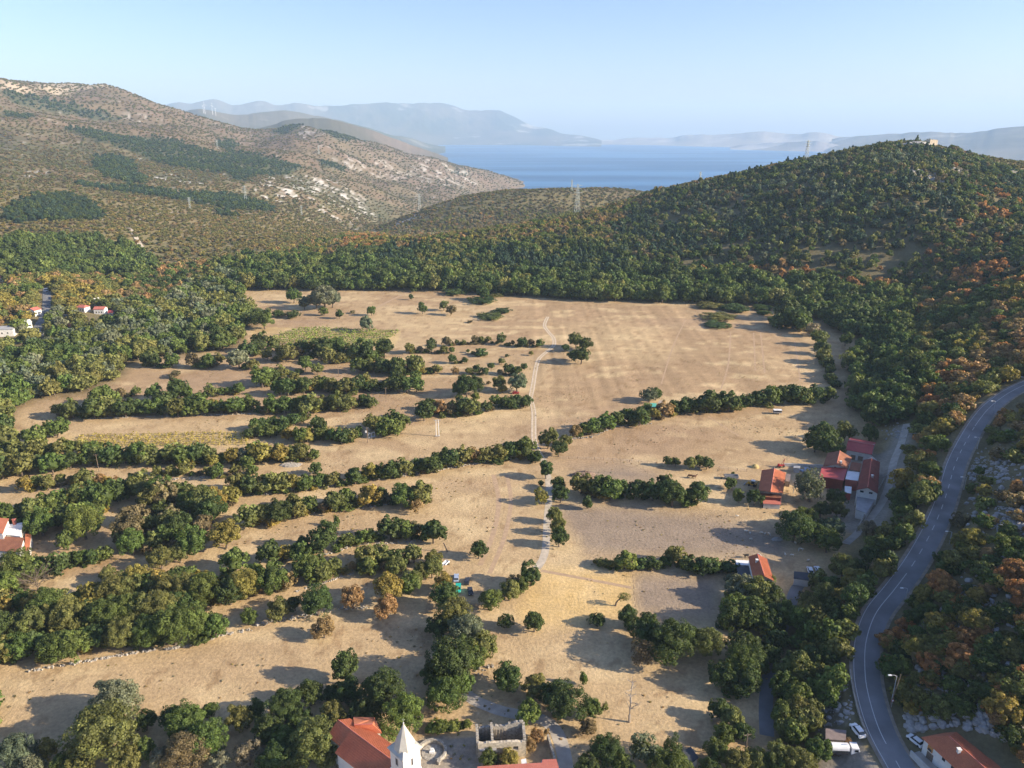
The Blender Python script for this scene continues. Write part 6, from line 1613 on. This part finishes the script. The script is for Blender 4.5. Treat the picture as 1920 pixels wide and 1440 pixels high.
pylon('small pylon at the left foot of the castle hill', 1312, 344, 322, .2)
pylon('thin pylon on the low ridge before the middle hill', 1082, 404, 345, .25)
pylon('pylon on top of the middle hill by the water', 1072, 357, 337, .25)
pylon('pylon above the gorge edge', 787, 396, 363, .3)
pylon('pale pylon on the olive scrub slope at left', 357, 394, 370, .3)
pylon('greenish pylon before the large white rock patch', 461, 378, 348, .3)
pylon('low pylon right of the white rock patch', 566, 404, 385, .25)
pylon('distant pylon in the cleared strip through dark woods', 408, 279, 262, .4)
pylon('distant pylon beside the conical hill', 598, 289, 272, .4)
# wind turbines
def turbine(label, px, yb, yt, d, ph):
    a, dy, dz = ray(px, yb); t = d * S / math.hypot(a, dy); g = Vector((a * t, dy * t, CAMZ + dz * t)); h = hgt(px, yt, g)
    o = empty('wind_turbine', g, .3, label, 'wind turbine', 'white wind turbines before the far range')
    mb = MB(); mb.tube([(0, 0, -40), (0, 0, h)], [2.4, 1.5], 8); mb.build('mast', M_white, o)
    mb = MB(); mb.box((0, -1, h + 1), (3, 8, 3)); mb.build('nacelle', M_white, o)
    for k in range(3):
        an = ph + k * 2.094; L = h * .62; mb = MB(); mb.tube([(0, -5.5, h + 1), (math.cos(an) * L * .3, -5.5, h + 1 + math.sin(an) * L * .3), (math.cos(an) * L, -5.5, h + 1 + math.sin(an) * L)], [1.2, 1.7, .4], 5); mb.build('blade', M_white, o)
turbine('leftmost white wind turbine on the blue hills', 384, 207, 196, 7000, 1.7)
turbine('small white wind turbine just left of the others', 381, 206, 200, 7200, .6)
turbine('middle white wind turbine on the blue hills', 398, 208, 198, 7000, 1.4)
turbine('rightmost and lowest white wind turbine', 404, 210, 204, 7000, 2.2)

g = G(1671, 1326); o = empty('road_sign', g, 0, 'small round red and white road sign beside the lower road', 'road sign')
mb = MB(); mb.tube([(0, 0, -.3), (0, 0, 2.4)], .05, 6); mb.build('post', M_steel, o)
mb = MB(); mb.tube([(0, -.06, 2.3), (0, -.10, 2.3)], .42, 16); mb.build('plate', M_red, o)
mb = MB(); mb.tube([(0, -.10, 2.3), (0, -.12, 2.3)], .28, 16); mb.build('plate_centre', M_white, o)

# ------------------------------------------------------------------ fence and vines
fe = empty('wire_fence', G(1200, 868), 0, 'long wire fence with wooden posts above the grey pasture', 'fence'); fo = fe.location
fl = gline([(1050, 860), (1120, 862), (1200, 868), (1280, 872), (1360, 880), (1400, 884)], 4, 0)
for p in fl:
    mb = MB(); mb.tube([(0, 0, -.2), (0, 0, 1.3)], .07, 5); mb.build('post', M_wood, fe, loc=Vector(p) - fo)
mb = MB()
for z in (.5, .9, 1.25): mb.tube([tuple(Vector(p) - fo + Vector((0, 0, z))) for p in fl], .015, 3)
mb.build('wire', M_steel, fe)
fe2 = empty('wire_fence', G(1188, 1110), 0, 'post fence along the right side of the golden field', 'fence'); fo = fe2.location
fl = gline([(1186, 1072), (1188, 1110), (1192, 1150)], 3, 0)
for p in fl:
    mb = MB(); mb.tube([(0, 0, -.2), (0, 0, 1.3)], .07, 5); mb.build('post', M_wood, fe2, loc=Vector(p) - fo)
mb = MB(); mb.tube([tuple(Vector(p) - fo + Vector((0, 0, 1))) for p in fl], .015, 3); mb.build('wire', M_steel, fe2)

def vine(label, a, b_, tint, h, gap, seed, grpn):
    A = P(*a); B = P(*b_); g = np.random.default_rng(seed); L = (B - A).length; n = int(L / gap); V, F, lf = [], [], []
    for i in range(n):
        c = A.lerp(B, (i + .5) / n); c = np.array(c) + g.normal(size=3) * [.2, .2, 0]
        hh = h * g.uniform(.6, 1.2)
        for k in range(16):
            p = c - np.array(A) + g.normal(size=3) * [hh * .38, hh * .34, hh * .26] + [0, 0, hh * .62]
            u = g.normal(size=3); u /= np.linalg.norm(u); w = np.cross(u, g.normal(size=3)); w /= np.linalg.norm(w); s = hh * .21
            m = len(V); V += [tuple(p - u * s), tuple(p + w * s), tuple(p + u * s), tuple(p - w * s)]; F.append((m, m + 1, m + 2, m + 3)); lf += [float(g.uniform(.75, 1.25))] * 4
        m = len(V); p = c - np.array(A); V += [(p[0] - .06, p[1], 0), (p[0] + .06, p[1], 0), (p[0] + .04, p[1], hh * .7), (p[0] - .04, p[1], hh * .7)]; F.append((m, m + 1, m + 2, m + 3)); lf += [.5] * 4
    m = len(V); D_ = B - A; z_ = h * .55
    V += [(0, 0, z_), (D_.x, D_.y, z_), (D_.x, D_.y, z_ + .12), (0, 0, z_ + .12)]; F.append((m, m + 1, m + 2, m + 3)); lf += [.6] * 4
    me = bpy.data.meshes.new('vine_row'); me.from_pydata(V, [], F); at_ = me.attributes.new('leaf', 'FLOAT', 'POINT'); at_.data.foreach_set('value', lf); me.materials.append(M_leaf); me.update()
    o = bpy.data.objects.new('vine_row', me); COL.objects.link(o); o.location = A; o.color = (*[x * 1.5 for x in TINT[tint]], 1)
    return tag(o, label, 'vine row', grpn)
on = ['first', 'second', 'third', 'fourth', 'fifth', 'sixth', 'seventh', 'eighth', 'ninth']
for k in range(8):
    y = 617 + k * 3.7
    vine(f'green vine row, {on[k]} from the back in the orchard below the plain', (560 - k * 12, y), (748 - k * 5, y + 6), 'L' if k < 7 else 'O', 2.1, 2.0, 400 + k, 'rows of the green orchard')
for k in range(6):
    y = 815 + k * 4.2
    vine(f'sparse yellow vine row, {on[k]} from the back in the left vineyard', (150 - k * 4, y + 3), (468, y - 2), 'Y', 1.7, 2.8, 420 + k, 'rows of the left vineyard')
for k in range(3):
    y = 803 + k * 5
    vine(f'short vine row, {on[k]} from the back in the small middle vineyard', (592, y), (662, y + 4), 'Y', 1.6, 2.6, 430 + k, 'rows of the small middle vineyard')

# ------------------------------------------------------------------ vehicles
def car(label, px, py, heading, body, L=4.4, W=1.8, H=1.5, kind='car', pickup=False, group=None, base=None, name=None):
    g = G(px, py) if base is None else base
    o = empty(name or kind.replace(' ', '_'), g, heading, label, kind, group)
    prof = [(-.5, .32), (-.49, .62), (-.46, .66), (.16, .68), (.46, .60), (.5, .48), (.5, .28), (.0, .22), (-.5, .22)] if not pickup else [(-.5, .32), (-.5, .68), (-.12, .7), (.22, .72), (.47, .66), (.5, .5), (.5, .3), (0, .24), (-.5, .24)]
    mb = MB(); n = len(prof); v = []
    for s, k in ((-1, .92), (-1, 1.0), (1, 1.0), (1, .92)):
        for (x, z) in prof: v.append((x * L * (.985 if k < 1 else 1), s * W / 2 * k, z * H if k == 1.0 else (z * .97 + .01) * H))
    v = []
    for yy, sc in ((-.5, .97), (-.46, 1.0), (.46, 1.0), (.5, .97)):
        for (x, z) in prof: v.append((x * L * sc, yy * W, z * H))
    mb.v = v
    for r_ in range(3):
        for i in range(n): mb.f.append((r_ * n + i, r_ * n + (i + 1) % n, (r_ + 1) * n + (i + 1) % n, (r_ + 1) * n + i)); mb.m.append(0)
    mb.f += [tuple(range(n - 1, -1, -1)), tuple(range(3 * n, 4 * n))]; mb.m += [0, 0]
    bo = mb.build('body', body, o)
    x0, x1 = (-.40, .14) if not pickup else (-.14, .2)
    cb = MB(); nv_ = []
    for (x, y, z) in ((x0 - .03, .44, .67), (x1 + .12, .44, .69), (x1 - .04, .37, .985), (x0 + .06, .37, .985)): nv_ += [(x * L, -y * W, z * H), (x * L, y * W, z * H)]
    cb.v = nv_; cb.f = [(0, 2, 4, 6), (1, 7, 5, 3), (0, 1, 3, 2), (2, 3, 5, 4), (6, 4, 5, 7), (0, 6, 7, 1)]; cb.m = [0] * 6
    cb.build('window', M_glass, o)
    rf = MB(); rf.box(((x0 + x1) / 2 * L + .05, 0, H * .995), ((x1 - x0 - .1) * L, W * .76, .06)); rf.build('roof', body, o)
    for sx in (-.31, .32):
        for sy in (-1, 1):
            wm_ = MB(); wm_.tube([(sx * L, sy * (W / 2 - .2), H * .22), (sx * L, sy * (W / 2 + .01), H * .22)], H * .22, 12); wm_.build('wheel', M_tyre, o)
    for sy in (-1, 1):
        hm = MB(); hm.box((.497 * L, sy * W * .34, H * .52), (.06, .3, .14)); hm.build('headlight', M_white, o)
    return o
PG = 'vehicles parked at the meadow edge'
car('pale blue car parked nose to nose with the teal pickup', 855.5, 1086, R(92), M_blue, 4.6, 1.8, 1.5, group=PG)
car('teal pickup parked at the front of the meadow row', 859.5, 1106, R(-86), M_teal, 4.9, 1.85, 1.7, 'pickup', True, group=PG, name='pickup')
car('dark car parked beside the pale blue car', 876, 1092, R(86), M_black, 4.2, 1.75, 1.45, group=PG)
car('dark open jeep with pale bonnet nearest the hedge', 882, 1112, R(-80), M_black, 4.2, 1.7, 1.7, 'jeep', True, group=PG, name='jeep')
car('white car left of the pair behind the garage', 1518.7, 1072, R(80), M_white, 4.3, 1.85, 1.5, group='white cars behind the garage')
car('white car right of the pair behind the garage', 1533.6, 1071, R(88), M_white, 4.3, 1.85, 1.5, group='white cars behind the garage')
car('white car parked beside the orange hipped roof house', 1716, 1392, R(115), M_white, 4.3, 1.8, 1.5)
car('white van parked against the parapet above the tanker', 1607, 1374, R(100), M_white, 4.6, 1.9, 1.9, 'van', name='van')
car('small dark red car under the trees beside the dirt track', 967, 738, R(5), M_red, 4.3, 1.8, 1.5)
car('white lorry cab far up the village road', 88, 547, R(90), M_white, 6, 2.6, 3.2, 'van', name='van')
car('dark car on the village road beside the white house', 79, 581, R(80), M_black, 4.2, 1.8, 1.5)
# tanker truck
g = G(1581, 1413); o = empty('tanker_truck', g, R(-4), 'white tanker truck parked on the gravel corner by the road', 'truck')
mb = MB(); mb.box((0, 0, .8), (7.2, .9, .3)); mb.box((-1.3, 1.05, .95), (3.8, .25, .35)); mb.box((-1.3, -1.05, .95), (3.8, .25, .35)); mb.build('chassis', M_black, o)
mb = MB(); mb.tube([(-3.4, 0, 2.05), (-3.3, 0, 2.05), (.9, 0, 2.05), (1.0, 0, 2.05)], [1.0, 1.15, 1.15, 1.0], 16); mb.build('tank', M_white, o)
mb = MB(); mb.box((-1.2, -1.16, 1.7), (3.9, .05, .5)); mb.build('blue_band', M_slate, o)
mb = MB(); mb.prism([(-.2, 0), (0, .3), (.9, .35), (1.7, .1), (.9, .12), (.2, .05)], 0, .06); bn = mb.build('swoosh_mark', M_blue, o, loc=(-.9, -.4, 3.16))
mb = MB(); n = len(mb.v); mb.prism([(1.45, -1.1), (3.55, -1.1), (3.55, 1.1), (1.45, 1.1)], .7, [2.9, 1.7, 1.7, 2.9]); mb = MB()
pf = [(1.45, .7), (3.6, .7), (3.62, 1.75), (3.3, 2.85), (1.5, 2.9)]
mb.v = [(x, -1.1, z) for x, z in pf] + [(x, 1.1, z) for x, z in pf]; mb.f = [(0, 1, 2, 3, 4), (9, 8, 7, 6, 5)] + [(i, i + 5, (i + 1) % 5 + 5, (i + 1) % 5) for i in range(5)]; mb.m = [0] * 7
mb.build('cab', M_white, o)
mb = MB(); mb.quad((3.635, -.95, 1.8), (3.635, .95, 1.8), (3.36, .9, 2.7), (3.36, -.9, 2.7)); mb.box((2.7, -1.11, 2.1), (.95, .05, .7)); mb.box((2.7, 1.11, 2.1), (.95, .05, .7)); mb.build('window', M_glass, o)
for sx in (-2.6, -1.5, 2.6):
    for sy in (-1, 1):
        mb = MB(); mb.tube([(sx, sy * .75, .5), (sx, sy * 1.1, .5)], .5, 14); mb.build('wheel', M_tyre, o)
g = G(1552, 1408); o = empty('frame_trailer', g, R(-4), 'rusty frame trailer standing behind the white tanker truck', 'trailer')
mb = MB()
for s in (-1, 1): mb.box((0, s, .8), (3.4, .15, .2)); mb.box((0, s, 1.6), (3.4, .1, .1))
for x in (-1.6, -.5, .5, 1.6): mb.box((x, 0, .8), (.15, 2, .2)); mb.box((x, 1, 1.2), (.1, .1, .9)); mb.box((x, -1, 1.2), (.1, .1, .9))
mb.build('frame', M_wood, o)
for s in (-1, 1): mb = MB(); mb.tube([(0, s * .95, .4), (0, s * 1.2, .4)], .4, 12); mb.build('wheel', M_tyre, o)
g = G(1588, 1394); mb = MB(); mb.box((0, 0, .6), (1.8, 1.4, 1.2)); mb.box((.5, .2, 1.35), (.9, .8, .3)); tag(mb.build('crate', M_or, loc=g, rz=.2), 'orange wooden crate between the panel shed and the tanker', 'crate')
# hutch trailer in the field
g = G(1457, 776); o = empty('hutch_trailer', g, R(-3), 'white roofed barred trailer standing in the sunny field', 'trailer')
mb = MB(); mb.box((0, 0, .9), (4.4, 2.2, .15)); mb.box((0, 1.05, 1.7), (4.4, .06, 1.6)); mb.box((-2.17, 0, 1.7), (.06, 2.0, 1.6)); mb.box((2.17, 0, 1.7), (.06, 2.0, 1.6)); mb.box((0, -1.05, 1.2), (4.3, .06, .5)); mb.build('box', M_grey, o)
mb = MB(); mb.box((0, -.1, 2.55), (4.6, 2.6, .12)); mb.build('roof', M_white, o)
mb = MB()
for x in np.arange(-2, 2.1, .5): mb.box((x, -1.06, 1.95), (.06, .06, 1.1))
mb.build('bars', M_wood, o)
for s in (-1, 1): mb = MB(); mb.tube([(.3, s * .9, .4), (.3, s * 1.1, .4)], .4, 12); mb.build('wheel', M_tyre, o)
# boat trailer
g = G(836, 1058); o = empty('white_trailer', g, R(62), 'small white open trailer under the tree by the meadow', 'trailer')
mb = MB(); mb.box((0, 0, .6), (2.9, .1, .1)); 
for s in (-.75, .75): mb.box((0, s, .75), (2.8, .12, .5))
mb.box((1.35, 0, .75), (.12, 1.5, .5)); mb.box((-.1, 0, .55), (2.6, 1.4, .08)); mb.box((-2.0, 0, .5), (1.4, .1, .1)); mb.build('frame', M_white, o)
for s in (-1, 1): mb = MB(); mb.tube([(.1, s * .85, .35), (.1, s * 1.05, .35)], .35, 12); mb.build('wheel', M_tyre, o)
# tipper and backhoe
g = G(1371, 898); o = empty('tipper_trailer', g, R(-6), 'grey tipper trailer with open box near the yellow backhoe', 'trailer')
mb = MB(); mb.box((0, 0, .9), (6, 2.3, .15))
for s in (-1, 1): mb.box((0, s * 1.15, 1.5), (6, .1, 1.1))
for s in (-1, 1): mb.box((s * 2.98, 0, 1.5), (.1, 2.2, 1.1))
mb.build('box', M_grey, o)
for sx in (-.8, .6):
    for s in (-1, 1): mb = MB(); mb.tube([(sx, s * .9, .45), (sx, s * 1.15, .45)], .45, 12); mb.build('wheel', M_tyre, o)
g = G(1410, 911); o = empty('backhoe', g, R(150), 'yellow backhoe loader with white cab beside the orange barn', 'backhoe')
mb = MB(); mb.box((0, 0, 1.0), (3.4, 1.2, .7)); mb.box((1.3, 0, 1.5), (1.5, 1.0, .6), 0, .85); mb.build('body', M_yel, o)
mb = MB(); mb.box((-.3, 0, 2.0), (1.3, 1.3, 1.4), 0, .9); cbm = mb.build('cab', M_glass, o); mb = MB(); mb.box((-.3, 0, 2.78), (1.7, 1.6, .14)); mb.build('cab_roof', M_white, cbm)
mb = MB(); mb.tube([(1.2, .5, 1.2), (2.4, .5, .8), (3.0, .5, .4)], .12, 6); mb.tube([(1.2, -.5, 1.2), (2.4, -.5, .8), (3.0, -.5, .4)], .12, 6); mb.build('loader_arm', M_yel, o)
mb = MB(); mb.prism([(2.9, -1.1), (3.6, -1.1), (3.6, 1.1), (2.9, 1.1)], .1, [.9, .25, .25, .9]); mb.build('bucket', M_grey, o)
mb = MB(); mb.tube([(-1.6, 0, 1.1), (-2.6, 0, 2.9), (-3.9, 0, 2.3), (-4.3, 0, 1.0)], [.2, .17, .14, .1], 6); mb.build('boom', M_yel, o)
mb = MB(); mb.box((-4.3, 0, .7), (.5, .7, .6), 0, .7); mb.build('digging_bucket', M_grey, o)
for sx, rr in ((-1.2, .7), (1.3, .5)):
    for s in (-1, 1): mb = MB(); mb.tube([(sx, s * .65, rr), (sx, s * 1.0, rr)], rr, 14); mb.build('wheel', M_tyre, o)
# scrap: red machine beside the barn
g = G(1464, 876); o = empty('farm_machine', g, .3, 'red farm machine with upright mast behind the orange barn', 'machine')
mb = MB(); mb.box((0, 0, .9), (3.4, .9, .5)); mb.box((-1.2, 0, 1.4), (.8, 1.2, .9)); mb.tube([(1.2, 0, 1), (1.6, 0, 4.2)], .12, 6); mb.tube([(-.4, 0, 1), (1.5, 0, 3.8)], .1, 6); mb.build('frame', M_red, o)
for sx in (-1.1, 1.1):
    for s in (-1, 1): mb = MB(); mb.tube([(sx, s * .55, .55), (sx, s * .8, .55)], .55, 12); mb.build('wheel', M_tyre, o)
g = G(1505, 882); mb = MB(); gg = random.Random(3)
for k in range(12): mb.box((gg.uniform(-3.5, 3.5), gg.uniform(-1, 1), gg.uniform(.2, .7)), (gg.uniform(.8, 2), gg.uniform(.6, 1.2), gg.uniform(.4, 1)), gg.uniform(0, 3), .85)
tag(mb.build('covered_pile', M_blue, loc=g), 'pile of crates under pale blue sheets by the farmyard wall', 'pile')
g = G(1416, 876); mb = MB()
mb.lathe((0, 0, 0), [(1.8, -.1), (1.6, .7), (.9, 1.3), (.1, 1.6)], 14); tag(mb.build('hay_heap', simple('hay', (.50, .38, .16), .95, .15, 3, .1), loc=g), 'yellow hay heap left of the red farm machine', 'heap')

# ------------------------------------------------------------------ animals
def beast(label, px, py, rz, L, mat, cat, group, headmat=None, graze=False):
    g = G(px, py); h = L * .62; mb = MB()
    mb.tube([(-L * .5, 0, h * .98), (-L * .42, 0, h), (-L * .1, 0, h * .97), (L * .22, 0, h * .98), (L * .38, 0, h * 1.05), (L * .5, 0, h * (1.25 if not graze else .8)), (L * .62, 0, h * (1.38 if not graze else .35)), (L * .74, 0, h * (1.22 if not graze else .12))],
            [L * .07, L * .19, L * .21, L * .2, L * .15, L * .09, L * .085, L * .045], 10)
    for sx, sy in ((-.36, -1), (-.36, 1), (.26, -1), (.26, 1)):
        k = -.03 if sx < 0 else .01
        mb.tube([(sx * L, sy * L * .11, h * .85), ((sx + k) * L, sy * L * .11, h * .42), ((sx + .01) * L, sy * L * .11, 0)], [L * .075, L * .04, L * .028], 6)
    mb.tube([(-L * .5, 0, h * 1.05), (-L * .56, 0, h * .7)], [L * .03, L * .02], 5)
    for s in (-1, 1): mb.tube([(L * .6, s * L * .06, h * (1.45 if not graze else .45)), (L * .58, s * L * .14, h * (1.45 if not graze else .45))], [L * .03, L * .012], 4)
    o = mb.build(cat, mat, None, g, rz, True); tag(o, label, cat, group)
SG = 'sheep in the shaded pasture'
for k, (x, y, l) in enumerate([(1398.6, 998, 'pale sheep nearest the sunlit part of the pasture'), (1406, 1002, 'pale sheep just right of the leftmost one'), (1428, 1001, 'left sheep of the trio in the pasture middle'), (1434, 1003, 'middle sheep of the trio in the pasture'), (1441.5, 1003, 'right sheep of the trio near the wood edge'),
        (1407, 1013, 'lone sheep below the left pair'), (1472, 1042, 'left sheep of the pair nearest the garage'), (1485, 1043, 'right sheep of the pair nearest the garage'), (1498, 1032, 'left sheep of the pair by the trees'), (1503, 1032, 'right sheep of the pair by the trees'),
        (1515, 1053, 'single sheep beside the white cars'), (1491, 1020, 'single sheep in the darkest shade under the trees'), (1382, 970, 'single sheep at the far side of the pasture')]):
    beast(l, x, y, k * 1.3, 1.25, M_wool, 'sheep', SG, graze=k % 3 != 0)
beast('brown cow grazing above the grey pasture hedge', 1294, 896, R(175), 2.2, M_hide, 'cow', 'cows above the hedge', graze=True)
beast('brown cow standing right of the grazing one', 1302, 897, R(20), 2.2, M_hide, 'cow', 'cows above the hedge')
beast('black cow beside the white terrace of the gable house', 1399, 1046, R(200), 2.1, M_bhide, 'cow', None)

# ------------------------------------------------------------------ bare and dead trees
def deadtree(label, px, yb, yt, seed, mat, spread=.12, lean=0, limbs=14, r=.3, name='dead_tree', up=.25):
    g = G(px, yb); h = hgt(px, yt, g); q = random.Random(seed); o = empty(name, g, 0, label, 'dead tree')
    pts = [(0, 0, -.3)]; 
    for k in range(1, 8): pts.append((lean * (k / 7) ** 2 * h + q.uniform(-.12, .12), q.uniform(-.12, .12), h * k / 7))
    mb = MB(); mb.tube(pts, [r * (1 - .11 * k) for k in range(8)], 7); mb.build('trunk', mat, o)
    mb = MB()
    for k in range(limbs):
        t = q.uniform(.3, .98); i = int(t * 7); b_ = Vector(pts[i]); a = q.uniform(0, 6.28); L = h * spread * q.uniform(.5, 1.4)
        e = b_ + Vector((math.cos(a) * L, math.sin(a) * L, L * q.uniform(.1, .1 + up * 3)))
        mb.tube([b_, b_.lerp(e, .5) + Vector((0, 0, L * .1)), e], [r * .32, r * .2, r * .07], 5)
        for s in range(3):
            e2 = e + Vector((q.uniform(-1, 1), q.uniform(-1, 1), q.uniform(0, 1))) * L * .5; mb.tube([b_.lerp(e, .6), e2], [r * .14, r * .04], 4)
    mb.build('branch', mat, o)
deadtree('tall bleached dead tree standing alone in the lower right meadow', 1180, 1354, 1268, 3, M_dead, .1, 0, 16, .36)
deadtree('broad leafless grey tree on the lower left strip', 72, 1108, 1082, 5, M_bark, .9, 0, 40, .3, 'bare_tree', .3)
deadtree('small pale dead tree at the right rim of the plain', 1420, 574, 555, 6, M_dead, .3, 0, 14, .25)
deadtree('thin bleached dead tree among rocks left of the road', 1510, 1335, 1312, 9, M_dead, .5, .2, 18, .22)
# crooked small tree in the golden field
g = G(1154, 1136); o = empty('crooked_tree', g, 0, 'small crooked tree leaning right in the golden field', 'tree')
mb = MB(); mb.tube([(0, 0, -.2), (.2, 0, 1.4), (.9, 0, 2.4), (2.2, .1, 3.1), (3.2, .1, 3.6)], [.32, .27, .22, .16, .08], 7); mb.tube([(.9, 0, 2.4), (1.5, -.3, 3.6)], [.15, .06], 5); mb.build('trunk', M_bark, o)
q = bpy.data.objects.new('crown', NEAR['airy'][0]); COL.objects.link(q); q.parent = o; q.location = (2.6, 0, 1.7); q.scale = (4.2, 3.4, 3.4); q.color = (*TINT['O'], 1)
